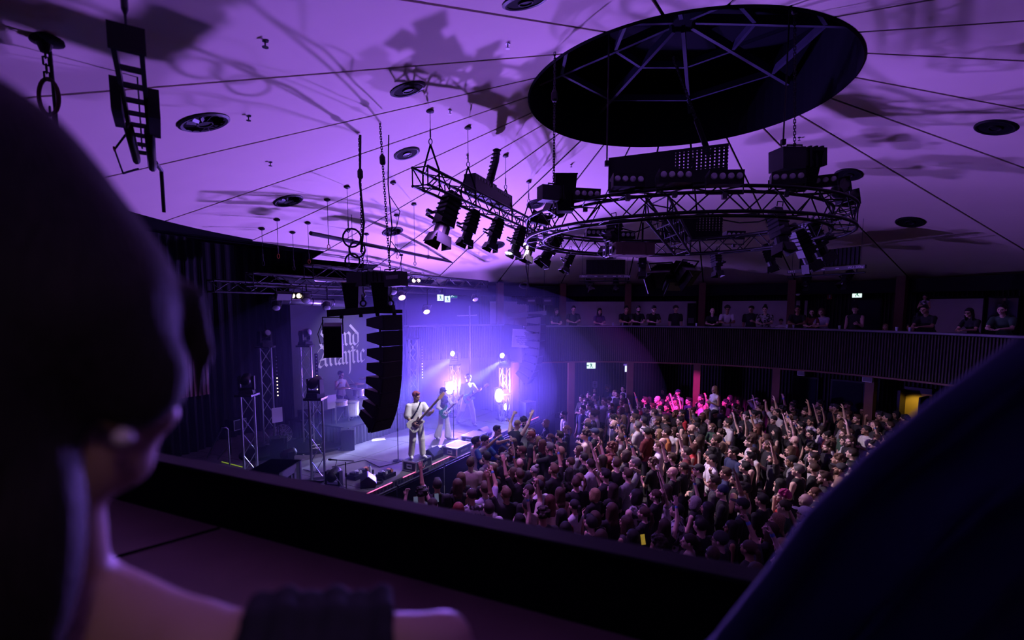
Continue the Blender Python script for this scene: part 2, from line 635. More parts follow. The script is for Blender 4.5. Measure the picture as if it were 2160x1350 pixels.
# the balcony steps back behind the far end of the stage
part('recessed_fascia', arc_wall(MB(), R_REC, AZ1, AZ2, Z_UND + 0.02, Z_RAIL - 0.05, 0.12), WALLD, bal)
battens('recessed_battens', R_REC - 0.02, AZ1, AZ2, Z_UND + 0.04, Z_RAIL - 0.08, 0.075, bal, WOODD, 0.035, 0.04)
part('recessed_ledge', arc_wall(MB(), R_REC - 0.1, AZ1, AZ2, Z_RAIL - 0.05, Z_RAIL, 0.42), LEDGE, bal)
part('end_wall', MB().box(pol((R_RAIL + R_REC) / 2, AZ1, (Z_UND + Z_RAIL) / 2), (R_REC - R_RAIL, 0.12, Z_RAIL - Z_UND), Matrix.Rotation(math.radians(AZ1), 3, 'Z')), WALLD, bal)

# columns: below and above the balcony on one line each
for i, a in enumerate((34.2, 50.6, 66.6, 81.4, 95.2, 108.8, 17.5)):
    Rm = Matrix.Rotation(math.radians(a), 3, 'Z')
    mb = MB()
    mb.box(pol(R_RAIL + 0.62, a, 1.42), (0.26, 0.24, 2.84), Rm)
    mb.box(pol(R_WALL - 0.7, a, 4.6), (0.26, 0.26, 2.7), Rm)
    o = struct('trim_%d' % (i + 3), mb, WOODC)
# beam above the far windows
part('header_beam', arc_wall(MB(), R_WALL - 0.55, -38, 120, 5.42, 5.86, 0.3), WALLD, wall)

# pale wall panels behind the balcony (openings to the lit lounge), dark screens and a door
def az_at(px, R, Y0=20):
    x, y = (px - PCX) / FPX, (PCY - 660) / FPX
    d = Vector((x, math.cos(PITCH) + math.sin(PITCH) * y, 0))
    A, B, Cc = d.x ** 2 + d.y ** 2, -2 * (d.x * CEN.x + d.y * CEN.y), CEN.x ** 2 + CEN.y ** 2 - R * R
    t = (-B + math.sqrt(B * B - 4 * A * Cc)) / (2 * A)
    p = d * t
    return math.degrees(math.atan2(p.y - CEN.y, p.x - CEN.x))


WIN = [(1030, 1112, 0), (1178, 1321, 0), (1329, 1470, 0), (1522, 1690, 0), (1696, 1706, 0), (1793, 1862, 1), (1960, 2080, 0), (2086, 2155, 1)]
for i, (x0, x1, dark) in enumerate(WIN):
    a1, a0 = az_at(x0, R_WALL), az_at(x1, R_WALL)
    o = struct('window_%d' % (i + 1), arc_wall(MB(), R_WALL - 0.12, a0, a1, 3.7, 5.25, 0.08), WALLD)
    part('pane', arc_wall(MB(), R_WALL - 0.14, a0 + 0.15, a1 - 0.15, 3.75, 5.2, 0.03), GLASSD if dark else PALEW, o)
    if i == 2:
        b = az_at(1450, R_WALL), az_at(1468, R_WALL)
        part('door_leaf', arc_wall(MB(), R_WALL - 0.19, b[1], b[0], 3.3, 5.12, 0.05), BLACK, o)
        part('notice', arc_wall(MB(), R_WALL - 0.2, b[1] + 0.3, b[0] - 0.2, 4.28, 4.5, 0.01), LEDGE, o)
# lower wall: two dark windows and a doorway lit from a yellow room
for i, (x0, x1, z0, z1) in enumerate([(1680, 1737, 1.15, 2.3), (1763, 1838, 1.0, 2.3)]):
    a1, a0 = az_at(x0, R_WALL), az_at(x1, R_WALL)
    o = struct('window_%d' % (i + 9), arc_wall(MB(), R_WALL - 0.14, a0, a1, z0, z1, 0.1), DARKM)
    part('pane', arc_wall(MB(), R_WALL - 0.16, a0 + 0.3, a1 - 0.3, z0 + 0.06, z1 - 0.06, 0.02), GLASSD, o)
a1, a0 = az_at(1925, R_WALL), az_at(1985, R_WALL)
YEL = mat('yellow_room_paint', (0.75, 0.52, 0.1), 0.8, 0, 0.05, 2)
o = struct('door_1', arc_wall(MB(), R_WALL - 0.2, a0, a1, 2.12, 2.3, 0.12), DARKM)
part('lit_wall', arc_wall(MB(), R_WALL - 0.17, a0, a1, 0.0, 2.12, 0.02), YEL, o, label='yellow wall of the lit room behind the doorway')
part('door_leaf', MB().box(pol(R_WALL - 0.5, a0 + 0.4, 1.05), (0.7, 0.05, 2.05), Matrix.Rotation(math.radians((a0 + a1) / 2), 3, 'Z')), DARKM, o)
part('jamb', MB().box(pol(R_WALL - 0.4, a1, 1.1), (0.5, 0.08, 2.2), Matrix.Rotation(math.radians(a1), 3, 'Z')), DARKM, o)
spot('doorway_lamp', pol(R_WALL - 0.75, (a0 + a1) / 2, 2.05), pol(R_WALL, (a0 + a1) / 2, 1.2), 9, (1.0, 0.7, 0.2), 100, 0.5, 0.05)

# stage house behind the ceiling edge: black drapes
def drape(name, pts, z0, z1, m, amp=0.06, wl=0.22, th=0.01):
    """cloth hung in folds along a line of points"""
    mb = MB()
    P = [Vector(p) for p in pts]
    seg = []
    for a, b in zip(P[:-1], P[1:]):
        n = max(2, int((b - a).length / (wl / 6)))
        t = (b - a).normalized()
        nn = Vector((-t.y, t.x, 0))
        seg += [(a.lerp(b, i / n), nn) for i in range(n)]
    seg.append((P[-1], nn))
    vs, m2 = [], len(seg)
    for z, ka in ((z0, 1.25), (z0 + (z1 - z0) * 0.5, 1.0), (z1, 0.7)):
        for i, (p, nn) in enumerate(seg):
            ph = i * 2 * PI / 6
            q = p + nn * amp * ka * (math.sin(ph) + 0.35 * math.sin(ph * 0.37 + 1.3))
            vs.append((q.x, q.y, z))
    fs = [(r * m2 + i, r * m2 + i + 1, (r + 1) * m2 + i + 1, (r + 1) * m2 + i) for r in range(2) for i in range(m2 - 1)]
    mb.add(vs, fs)
    return mb


back = struct('wall_stage', drape('wall_stage', [st(-5.5, 6.2), st(-5.5, 7.4), st(10.2, 7.4), st(10.2, 5.0)], 0.0, 6.9, CURT, 0.05, 0.3), CURT)
part('stage_ceiling', MB().box(st(2.5, 6.4, 6.95), (4.6, 17, 0.1), frame((0, 0, 0), ST_U).to_3x3()), BLACKM, back)
part('side_drape', drape('d', [st(-5.3, 3.6), st(-2.2, 6.2), st(1.0, 6.9)], 0.75, 6.9, CURT, 0.05, 0.26), CURT, back)
part('batten_panel', MB().box(st(-1.35, 4.3, 3.6), (0.06, 1.6, 1.6), frame((0, 0, 0), ST_U).to_3x3()), WOODC, back)
for k in range(16):
    part('batten', MB().box(st(-2.1 + k * 0.1, 4.25, 3.6), (0.05, 0.05, 1.6), frame((0, 0, 0), ST_U).to_3x3()), WOODC, back)

# near balcony: parapet, drink ledge, floor
RA, RB = Vector((-1.441, 2.079, 0)), Vector((0.637, 1.139, 0))
rd = (RB - RA).normalized()
rn = Vector((-rd.y, rd.x, 0))           # towards the hall
if rn.y < 0:
    rn = -rn
def strip(mb, off0, off1, z0, z1, ext0=-5.0, ext1=7.0):
    a, b = RA + rd * ext0, RB + rd * (ext1)
    q = [a + rn * off0, a + rn * off1, b + rn * off0, b + rn * off1]
    return mb.hull8([Vector((p.x, p.y, z)) for p in q for z in (z0, z1)])


nb = struct('wall_front', strip(MB(), 0.0, -0.05, 2.9, Z_RAIL), BLACKM)
part('rail_cap', strip(MB(), 0.012, -0.062, Z_RAIL, Z_RAIL + 0.012), BLACK, nb)
LEDGEW = mat('dark_timber_ledge', (0.2, 0.12, 0.12), 0.5, 0, 0.3, 5)
part('drink_ledge', strip(MB(), -0.05, -0.62, 4.0, 4.04), LEDGEW, nb, label='dark timber drink ledge behind the parapet')
part('ledge_seam', MB().tube([RA + rd * 0.35 + rn * -0.06 + Vector((0, 0, 4.043)), RA + rd * 0.15 + rn * -0.6 + Vector((0, 0, 4.043))], 0.006, 5), BLACKM, nb)
part('balcony_floor', strip(MB(), 0.0, -4.0, 2.9, Z_BAL), FLOORM, nb)

# ================================================================== exit signs, notices, house fittings on the far side
def on_wall(px, py, R):
    x, y = (px - PCX) / FPX, -(py - PCY) / FPX
    d = Vector((x, math.cos(PITCH) + math.sin(PITCH) * y, -math.sin(PITCH) + math.cos(PITCH) * y))
    A, B, Cc = d.x ** 2 + d.y ** 2, -2 * (d.x * CEN.x + d.y * CEN.y), CEN.x ** 2 + CEN.y ** 2 - R * R
    t = (-B + math.sqrt(B * B - 4 * A * Cc)) / (2 * A)
    return Vector((0, 0, CAMZ)) + d * t


def face_in(p):
    """matrix at p with local +Y towards the hall centre"""
    return frame(p, Vector((CEN.x - p.x, CEN.y - p.y, 0)))


def runner(mb, s, y):
    """running figure of the exit sign, facing local +Y, at height s"""
    def stroke(a, b, w):
        a, b = Vector((a[0] * s, y, a[1] * s)), Vector((b[0] * s, y, b[1] * s))
        t = (b - a).normalized()
        k = Vector((-t.z, 0, t.x)) * w * s / 2
        mb.hull8([a + k, a + k + Vector((0, .002, 0)), a - k, a - k + Vector((0, .002, 0)), b + k, b + k + Vector((0, .002, 0)), b - k, b - k + Vector((0, .002, 0))])
    stroke((0.05, 0.28), (0.05, 0.42), 0.16)
    stroke((0.05, 0.25), (-0.05, -0.05), 0.17)
    stroke((-0.05, -0.05), (0.16, -0.2), 0.1)
    stroke((0.16, -0.2), (0.12, -0.42), 0.09)
    stroke((-0.05, -0.05), (-0.14, -0.28), 0.1)
    stroke((-0.14, -0.28), (-0.34, -0.32), 0.09)
    stroke((0.03, 0.2), (0.26, 0.08), 0.08)
    stroke((0.0, 0.2), (-0.22, 0.1), 0.08)


SIGNS = [(1247, 771, R_RAIL + 0.9, 0.34, True, 'lit exit sign with arrow below the balcony timber edge'),
         (1325, 778, R_RAIL + 0.9, 0.24, False, 'lit exit sign under a white canopy below the balcony'),
         (954, 622, R_WALL - 0.4, 0.42, True, 'green exit sign high beyond the far end of the stage'),
         (929, 628, R_WALL - 0.4, 0.26, False, 'small dim exit sign next to the green one'),
         (944, 631, R_WALL - 0.5, 0.22, False, 'narrow exit sign hanging lowest beyond the stage'),
         (1808, 620, R_WALL - 0.5, 0.28, False, 'lit exit sign hanging above the balcony screen')]
for px, py, R, wd, arrow, lab in SIGNS:
    p = on_wall(px, py, R)
    t = thing('exit_sign', lab, 'sign', face_in(p))
    h = 0.24
    part('housing', MB().box((0, -0.03, 0), (wd + 0.02, 0.05, h + 0.02)), WHITE, t)
    green = (px == 954)
    part('face', MB().box((0, 0, 0), (wd, 0.012, h)), GREEN if green else LIT_G, t)
    mb = MB()
    runner(mb, h * 0.95, 0.008)
    part('running_figure', mb, LIT_G if green else GREEN, t)
    if arrow:
        mb = MB()
        mb.prism([(0.09, 0), (0.14, 0.05), (0.14, 0.015), (0.2, 0.015), (0.2, -0.015), (0.14, -0.015), (0.14, -0.05)], 0.004, None, (0, 0.009, 0))
        part('arrow', mb, LIT_G if green else GREEN, t)
    part('hanger', MB().box((0, -0.03, h / 2 + 0.08), (0.02, 0.02, 0.16)), WHITE, t)
    if px == 1325:
        part('canopy', MB().box((0, -0.02, 0.16), (0.36, 0.08, 0.07)), WHITE, t)
for px, py, s, lab in [(1691, 787, 0.22, 'small white wall speaker below the balcony near the pink glow'), (1831, 799, 0.26, 'small white wall speaker below the balcony above the dark window')]:
    p = on_wall(px, py, R_RAIL + 0.35)
    t = thing('wall_speaker', lab, 'speaker', face_in(p))
    part('cabinet', MB().box((0, 0, 0), (s, 0.14, s * 0.75)), WHITE, t)
    part('grille', MB().box((0, 0.075, 0), (s * 0.86, 0.01, s * 0.6)), LEDGE, t)
    part('bracket', MB().box((0, -0.02, s * 0.45), (0.05, 0.08, 0.1)), BLACK, t)
t = thing('wall_notice', 'framed paper notice on the dark wall below the balcony', 'notice', face_in(on_wall(1255, 811, R_WALL - 0.06)))
part('sheet', MB().box((0, 0, 0), (0.2, 0.01, 0.27)), LEDGE, t)
for z in (0.07, 0.0, -0.07):
    part('printed_block', MB().box((0.0, 0.007, z), (0.14, 0.004, 0.045)), BLACK, t)
t = thing('fire_extinguisher_sign', 'small red extinguisher sign on the upper wall battens', 'sign', face_in(on_wall(1750, 625, R_WALL - 0.1)))
part('plate', MB().box((0, 0, 0), (0.16, 0.01, 0.22)), mat('red_sign_paint', (0.4, 0.04, 0.04), 0.5), t)
part('bottle_mark', MB().box((0, 0.007, -0.01), (0.05, 0.004, 0.12)), WHITE, t)
t = thing('emergency_light', 'small white dome light above the balcony column', 'light', face_in(on_wall(1683, 622, R_WALL - 0.9)))
part('dome', MB().lathe([(0.001, -0.04), (0.05, -0.03), (0.07, 0.0), (0.07, 0.02)], 12), WHITE, t, True)
part('rose', MB().lathe([(0.08, 0.02), (0.08, 0.04)], 12), WHITE, t)

# hanging notice in front of the balcony beside the far speaker column
pA = on_wall(1083, 714, R_RAIL - 0.25)
pA = pix(1102, 714, 17.9)
t = thing('warning_banner', 'white crowd safety banner hanging beside the far speaker column', 'banner', frame(pA, Vector((0.12, -1, 0)), (0.06, 0, 1)))
PAPER = mat('white_banner_vinyl', (0.85, 0.84, 0.88), 0.7, 0, 0.04, 3)
INK = mat('dark_banner_ink', (0.03, 0.03, 0.05), 0.7)
part('sheet', MB().box((0.0, 0, 0), (0.74, 0.012, 0.66)), PAPER, t)
for i, s in enumerate(['CROWD SURFING IS DANGEROUS', 'IT CAN HURT SOMEONE', 'THIS ACTIVITY IS FORBIDDEN', 'AND YOU MAY BE EJECTED', 'FROM THE VENUE']):
    o = obj('lettering', text_mesh(s, 0.062, INK), t)
    o.matrix_basis = Matrix.Translation((-0.1, 0.01, 0.06 - i * 0.066)) @ Matrix.Rotation(PI, 4, 'Z') @ Matrix.Rotation(PI / 2, 4, 'X') @ Matrix.Diagonal((0.78, 1, 1, 1))
mb = MB()
mb.tube([(-0.1 + 0.05 * math.cos(a * PI / 10), 0.008, 0.19 + 0.05 * math.sin(a * PI / 10)) for a in range(21)], 0.006, 4)
mb.tube([(-0.13, 0.008, 0.16), (-0.07, 0.008, 0.22)], 0.006, 4)
mb.tube([(-0.1, 0.008, 0.22), (-0.1, 0.008, 0.17), (-0.12, 0.008, 0.155)], 0.008, 4)
part('prohibition_mark', mb, INK, t)
for x in (-0.34, 0.34):
    part('cord', MB().tube([(x, 0, 0.33), (x, 0, 0.62)], 0.004, 4), BLACK, t)

# ================================================================== ceiling fittings
VENT_MB = {}
def vent(px, py, dia, fins, lab):
    d = None
    for i in range(1, 6000):
        q = pix(px, py, 0.004 * i)
        if q.z > zceil(q.x, q.y):
            d = q
            break
    rad = Vector((d.x - CEN.x, d.y - CEN.y, 0)).normalized()
    nrm = Vector((rad.x * SLOPE, rad.y * SLOPE, 1)).normalized()
    M = frame(d - nrm * 0.012, rad - nrm * rad.dot(nrm), nrm)
    t = thing('ceiling_vent', lab, 'vent', M, 'round ceiling air vents')
    r = dia / 2
    part('rim', MB().lathe([(r, 0.012), (r, -0.004), (r - 0.03, -0.02), (r * 0.8, -0.012), (r * 0.8, 0.012)], 40), BLACK, t, False)
    part('plate', MB().lathe([(r * 0.81, -0.004), (r * 0.81, -0.001)], 32), BLACKM, t)
    part('core', MB().lathe([(r * 0.34, -0.004), (r * 0.32, -0.026), (r * 0.27, -0.026), (r * 0.25, -0.012), (0.001, -0.012)], 24), BLACK, t)
    if fins:
        for k in range(14):
            a = k * 2 * PI / 14
            Rm = Matrix.Rotation(a, 3, 'Z') @ Matrix.Rotation(math.radians(35), 3, 'X')
            part('fin', MB().box(Matrix.Rotation(a, 3, 'Z') @ Vector((r * 0.56, 0, -0.014)), (r * 0.42, 0.05, 0.003), Rm), DARKM, t)
    return d


vent(430, 257, 0.62, True, 'round swirl vent with fins beside the hanging light bar')
vent(608, 423, 0.62, True, 'round swirl vent with fins above the stage drape')
vent(860, 187, 0.55, False, 'flat dark round vent in the shadow of the rig')
vent(858, 323, 0.55, False, 'flat dark round vent between the hoist chains and truss')
vent(828, 488, 0.62, True, 'round finned vent above the hanging scaffold bar')
vent(1130, 430, 0.55, False, 'flat dark round vent over the end of the straight truss')
vent(1046, 517, 0.62, False, 'dark round vent behind the row of profile spotlights')
vent(1790, 368, 0.6, False, 'flat dark round vent beside the ring truss floodlights')
vent(1920, 468, 0.66, False, 'flat dark round vent alone on the dim ceiling beyond the ring')
vent(2100, 268, 0.6, False, 'flat dark round vent in the mottled shadow of the ring')
vent(1108, 0, 0.5, False, 'dark round vent between two ceiling joints over the hall')

for i, (px, py, lab) in enumerate([(559, 85, 'small sprinkler head on the ceiling above the long cable shadow'), (524, 244, 'small sprinkler head beside the near finned vent'), (570, 342, 'small sprinkler head between the two finned vents'),
                                   (1071, 92, 'small sprinkler head near the dark lantern opening'), (949, 233, 'small sprinkler head beside the truss hanging wire'), (1686, 290, 'pale sprinkler head beside the far hoist chain'),
                                   (986, 328, 'small sprinkler head over the straight truss'), (1205, 347, 'small sprinkler head between joints over the ring truss')]):
    for k in range(1, 6000):
        q = pix(px, py, 0.004 * k)
        if q.z > zceil(q.x, q.y):
            break
    t = thing('ceiling_sprinkler', lab, 'sprinkler', Matrix.Translation(q))
    part('rose', MB().lathe([(0.035, 0.005), (0.03, -0.01)], 12), DARKM, t)
    part('stem', MB().lathe([(0.008, 0), (0.008, -0.06)], 6), DARKM, t)
    part('deflector', MB().lathe([(0.03, -0.06), (0.03, -0.066)], 10), DARKM, t)


# ================================================================== flown rig
def rigging_wire(p, z1, lab, hook=None, cat='cable', name='rigging_wire', r=0.006, grp='rigging wires hanging from the ceiling'):
    """steel wire from a ceiling rose down to height z1"""
    zt = zceil(p[0], p[1])
    t = thing(name, lab, cat, Vector((p[0], p[1], z1)), grp)
    part('ceiling_rose', MB().lathe([(0.07, zt - z1), (0.07, zt - z1 - 0.03), (0.03, zt - z1 - 0.05)], 14), BLACK, t)
    part('wire', MB().tube([(0, 0, 0.16), (0, 0, zt - z1)], r, 6), DARKM, t)
    part('turnbuckle', MB().lathe([(0.006, 0.1), (0.014, 0.13), (0.014, 0.24), (0.006, 0.28)], 8), DARKM, t)
    mb = MB()
    mb.tube([(0.03 * math.sin(a * PI / 6), 0, 0.05 + 0.05 * math.cos(a * PI / 6)) for a in range(13)], 0.009, 6)
    part('shackle', mb, ORANGE if hook else DARKM, t)
    return t


# straight box truss left of the ring, with its slings
TZ = 7.12
T0, T1 = Vector((-1.55, 8.64, TZ)), Vector((0.62, 14.2, TZ))
tdir = (T1 - T0).normalized()
box_truss('box_truss', 'black straight box truss hung on slings beside the ring truss', T0, T1, 0.3, 0.3, 14, BLACK, 0.028, 0.012)
WP = [(-1.38, 8.96), (-0.77, 10.3), (-0.1, 12.2), (0.5, 13.75)]
for i, (x, y) in enumerate(WP):
    q = T0 + tdir * ((Vector((x, y, 0)) - Vector((T0.x, T0.y, 0))).dot(tdir))
    rigging_wire((q.x, q.y), TZ + 0.62, ['rigging wire at the free end of the straight truss', 'second rigging wire from the free end of the straight truss', 'third rigging wire from the free end of the straight truss', 'rigging wire beside the ring end of the straight truss'][i])
    t = thing('lifting_sling', 'black webbing sling spreading over the straight truss', 'sling', Vector((q.x, q.y, TZ + 0.3)), 'webbing slings on the straight truss')
    side = Vector((tdir.y, -tdir.x, 0))
    for s in (-1, 1):
        part('leg', MB().tube([(0, 0, 0.32), side * 0.16 * s + Vector((0, 0, -0.12)), side * 0.17 * s + Vector((0, 0, -0.46))], 0.018, 6), BLACKM, t)
for i, (u0, ln, ht) in enumerate([(1.9, 1.1, 0.34), (3.0, 0.95, 0.3)]):
    c = T0 + tdir * (u0 + ln / 2)
    t = thing('dimmer_rack', ['black dimmer box with a row of pale sockets on the straight truss', 'second dimmer box nearer the ring on the straight truss'][i], 'rack', frame(c + Vector((0.0, 0.0, 0.17 + ht / 2)), tdir))
    part('case', MB().box((0, 0, 0), (0.26, ln, ht)), CASE, t)
    for k in range(6):
        part('socket', MB().box((0.134, -ln * 0.35 + k * ln * 0.13, ht * 0.3), (0.012, 0.05, 0.05)), LEDGE, t)
# thick cable arm rising from the truss
part_pts = [T0 + tdir * 2.6 + Vector((0, 0, 0.2)), T0 + tdir * 2.7 + Vector((0.1, 0, 0.6)), T0 + tdir * 2.75 + Vector((0.2, 0.05, 1.0)), T0 + tdir * 2.8 + Vector((0.2, 0.1, 1.25))]
t = thing('cable_hose', 'ribbed black cable trunk rising from the dimmer box', 'cable', part_pts[0])
part('hose', MB().tube([p - part_pts[0] for p in part_pts], [0.09, 0.085, 0.07, 0.075], 10), BLACK, t, True)
for k in range(8):
    f = k / 7.0
    p = part_pts[1].lerp(part_pts[3], f) - part_pts[0]
    part('hose_rib', MB().lathe([(0.095, -0.008), (0.095, 0.008)], 10, p), BLACKM, t)


# ---------------- profile spotlight, built once and copied
def profile_proto():
    t = thing('profile_spotlight', 'black profile spotlight', 'spotlight', Matrix.Identity(4))
    # local: hung point at origin, lamp axis along +Y
    part('clamp', MB().box((0, 0, -0.04), (0.06, 0.05, 0.1)), DARKM, t)
    mb = MB()
    mb.box((-0.17, 0, -0.24), (0.012, 0.05, 0.32)).box((0.17, 0, -0.24), (0.012, 0.05, 0.32)).box((0, 0, -0.085), (0.35, 0.05, 0.012))
    part('yoke', mb, BLACK, t)
    M = Matrix.Rotation(-PI / 2, 3, 'X')
    mb = MB()
    mb.hull8([(x * k, y, -0.36 + z * k) for x in (-0.14, 0.14) for y, k in ((-0.42, 0.86), (0.1, 1.0)) for z in (-0.14, 0.14)])
    mb.lathe([(0.12, 0.1), (0.13, 0.12), (0.13, 0.26), (0.11, 0.27)], 14, (0, 0, -0.36), M)
    part('barrel', mb, BLACK, t)
    for k in range(4):
        part('cooling_fin', MB().box((0, -0.36 + k * 0.09, -0.36), (0.295, 0.02, 0.295)), BLACKM, t)
    part('lamp_cap', MB().box((0, -0.46, -0.36), (0.2, 0.08, 0.2)), BLACK, t)
    mb = MB()
    for s in (-1, 1):
        mb.box((0.165 * s, 0.36, -0.36), (0.01, 0.2, 0.28), Matrix.Rotation(-0.3 * s, 3, 'Z'))
        mb.box((0, 0.36, -0.36 + 0.165 * s), (0.28, 0.2, 0.01), Matrix.Rotation(0.3 * s, 3, 'X'))
    part('barn_doors', mb, BLACK, t)
    part('lens', MB().lathe([(0.09, 0.0), (0.06, 0.012), (0.001, 0.016)], 14, (0, 0.27, -0.36), M), LENS, t)
    part('handle', MB().tube([(-0.07, -0.5, -0.24), (-0.07, -0.58, -0.2), (0.07, -0.58, -0.2), (0.07, -0.5, -0.24)], 0.012, 6), BLACK, t)
    return t


PROTO_P = profile_proto()
PROTO_USED = set()


def place(proto, M, lab, group=None, kids=None):
    if proto.name not in PROTO_USED:
        PROTO_USED.add(proto.name)
        proto.matrix_basis = M
        o = proto
    else:
        o = copy_tree(proto, M)
    o['label'] = lab
    if group:
        o['group'] = group
    return o


def swing(hang, aim, s=1.0):
    """hang point, horizontal-ish aim direction: fixture tilts about its hang point"""
    a = Vector(aim).normalized()
    M = frame(hang, a, (0, 0, 1))
    return M @ Matrix.Scale(s, 4)


def fixture_at(proto, px, py, Y, aim, lab, s=1.0, group=None, drop=0.36):
    c = pix(px, py, Y)
    M = frame((0, 0, 0), aim)
    off = M.to_3x3() @ Vector((0, 0, -drop * s))
    M.translation = c - off
    return place(proto, M @ Matrix.Scale(s, 4), lab, group)


GRP = 'profile spotlights on the rig'
STAGE_AIM = Vector((-0.62, 0.45, -0.75))
ROW = [(938, 465, 9.6, 1.12, (-0.28, -0.25, -1.0), 'large profile spotlight at the free end of the straight truss'),
       (990, 483, 10.9, 0.86, (-0.3, -0.2, -1.0), 'second profile spotlight from the free end of the straight truss'),
       (1043, 495, 12.0, 0.86, (-0.32, -0.2, -1.0), 'third profile spotlight in front of the dark round vent'),
       (1091, 512, 12.8, 0.86, (-0.3, -0.2, -1.0), 'lit profile spotlight with a white glowing front'),
       (1117, 523, 13.4, 0.84, (-0.3, -0.2, -1.0), 'unlit profile spotlight right next to the glowing one'),
       (1160, 527, 12.2, 0.95, (-0.5, -0.2, -0.8), 'profile spotlight with an amber reflecting barn door under the ring'),
       (1198, 552, 14.0, 0.7, (-0.45, -0.2, -1.0), 'small profile spotlight hanging below the near side of the ring'),
       (1290, 502, 9.2, 0.75, (-0.3, -0.25, -1.0), 'profile spotlight hanging inside the ring above the projector'),
       (1355, 560, 14.0, 0.75, (-0.05, -0.2, -1.0), 'profile spotlight under the far rim between projector and cluster'),
       (1512, 557, 13.6, 0.75, (0.05, -0.2, -1.0), 'profile spotlight hanging alone below the far rim of the ring'),
       (1624, 545, 12.6, 0.75, (0.3, -0.2, -1.0), 'profile spotlight with looped cable below the far rim'),
       (1645, 490, 9.6, 0.95, (0.1, -0.3, -1.0), 'profile spotlight close under the ring beside the curved end'),
       (1722, 512, 10.2, 1.0, (0.5, 0.1, -0.8), 'profile spotlight with a blue grey door under the curved end'),
       (1700, 530, 10.0, 0.9, (0.45, 0.0, -0.9), 'lower profile spotlight of the pair under the curved end')]
for px, py, Y, s, aim, lab in ROW:
    o = fixture_at(PROTO_P, px, py, Y, aim, lab, s, GRP)
    if px == 1091:
        M = o.matrix_basis
        lens = [c for c in o.children if c.name.startswith('lens')][0]
        lens.data = lens.data.copy()
        lens.data.materials[0] = LIT_W
        lens.scale = (1.5, 1.5, 1.0)
        lens.location = (0, -0.0, 0.18)
        spot('profile_light', M @ Vector((0, 0.5, -0.36)), M @ Vector((0, 4, -0.36)), 420, (0.75, 0.78, 1.0), 80, 0.6, 0.06)


# ---------------- ring truss
RZ, RR_, RH, RW_ = 6.4, 2.75, 0.34, 0.34
ring = thing('ring_truss', 'large black circular truss hung below the ceiling lantern', 'truss', pol(0, 0, RZ))
NS = 48
for dr, dz in ((-RW_ / 2, -RH / 2), (RW_ / 2, -RH / 2), (RW_ / 2, RH / 2), (-RW_ / 2, RH / 2)):
    pts = [Vector(((RR_ + dr) * math.cos(k * 2 * PI / 96), (RR_ + dr) * math.sin(k * 2 * PI / 96), dz)) for k in range(97)]
    part('chord', MB().tube(pts, 0.026, 8, False), BLACK, ring, True)
cs = [(-RW_ / 2, -RH / 2), (RW_ / 2, -RH / 2), (RW_ / 2, RH / 2), (-RW_ / 2, RH / 2)]
for i in range(NS):
    a0, a1 = i * 2 * PI / NS, (i + 1) * 2 * PI / NS
    for k in range(4):
        a, b = cs[k], cs[(k + 1) % 4]
        if i % 2:
            a, b = b, a
        p = Vector(((RR_ + a[0]) * math.cos(a0), (RR_ + a[0]) * math.sin(a0), a[1]))
        q = Vector(((RR_ + b[0]) * math.cos(a1), (RR_ + b[0]) * math.sin(a1), b[1]))
        bar('brace', p, q, 0.011, BLACK, ring, False)
# cross truss through the ring
box_truss('cross_truss', 'black short box truss spanning across the inside of the ring', pix(1385, 437, 8.2), pix(1440, 520, 11.4), 0.34, 0.34, 8, BLACK, 0.026, 0.012)


# black louvred panels standing on the ring
PERF = mat('black_panel_paint', (0.007, 0.007, 0.011), 0.6, spec=0.2)
def louvre(c, ydir, wd, ht, lab, cols, rows):
    t = thing('speaker_panel', lab, 'panel', frame(c, ydir))
    # panel lies in local XZ; slots at the right end are real gaps between slats
    x0, x1 = -wd / 2, wd / 2
    xs = x1 - wd * 0.42
    part('panel_face', MB().box(((x0 + xs) / 2, 0, 0), (xs - x0, 0.03, ht)), PERF, t)
    part('lower_sheet', MB().box(((xs + x1) / 2, 0, -ht * 0.32), (x1 - xs, 0.03, ht * 0.36)), PERF, t)
    part('top_rail', MB().box(((xs + x1) / 2, 0, ht * 0.46), (x1 - xs, 0.03, ht * 0.08)), PERF, t)
    n = cols
    for k in range(n):
        x = xs + (x1 - xs) * (k + 0.5) / n
        part('slat', MB().box((x, 0, ht * 0.14), ((x1 - xs) / n * 0.72, 0.03, ht * 0.56)), PERF, t)
    for r in range(rows):
        part('cross_slat', MB().box(((xs + x1) / 2, 0, -ht * 0.14 + ht * 0.56 * (r + 0.5) / rows), (x1 - xs, 0.032, ht * 0.04)), PERF, t)
    part('frame_bar', MB().box((0, 0.04, -ht / 2), (wd, 0.05, 0.05)), BLACK, t)
    return t


def facing_span(pxa, pya, pxb, pyb, Ya, Yb):
    a, b = pix(pxa, pya, Ya), pix(pxb, pyb, Yb)
    d = b - a
    d.z = 0
    y = Vector((-d.y, d.x, 0)).normalized()
    return (a + b) / 2, y, d.length


c, yd, wd = facing_span(1286, 375, 1542, 350, 7.9, 7.2)
louvre(c + Vector((0, 0.1, 0.08)), -yd if yd.y > 0 else yd, wd, 0.5, 'wide black perforated panel standing on the near side of the ring', 12, 6).matrix_basis @= Matrix.Rotation(PI, 4, 'Z')
c, yd, wd = facing_span(1395, 483, 1524, 478, 12.4, 12.2)
louvre(c, -yd if yd.y > 0 else yd, wd, 0.55, 'smaller black perforated panel on the far side of the ring', 8, 5).matrix_basis @= Matrix.Rotation(PI, 4, 'Z')


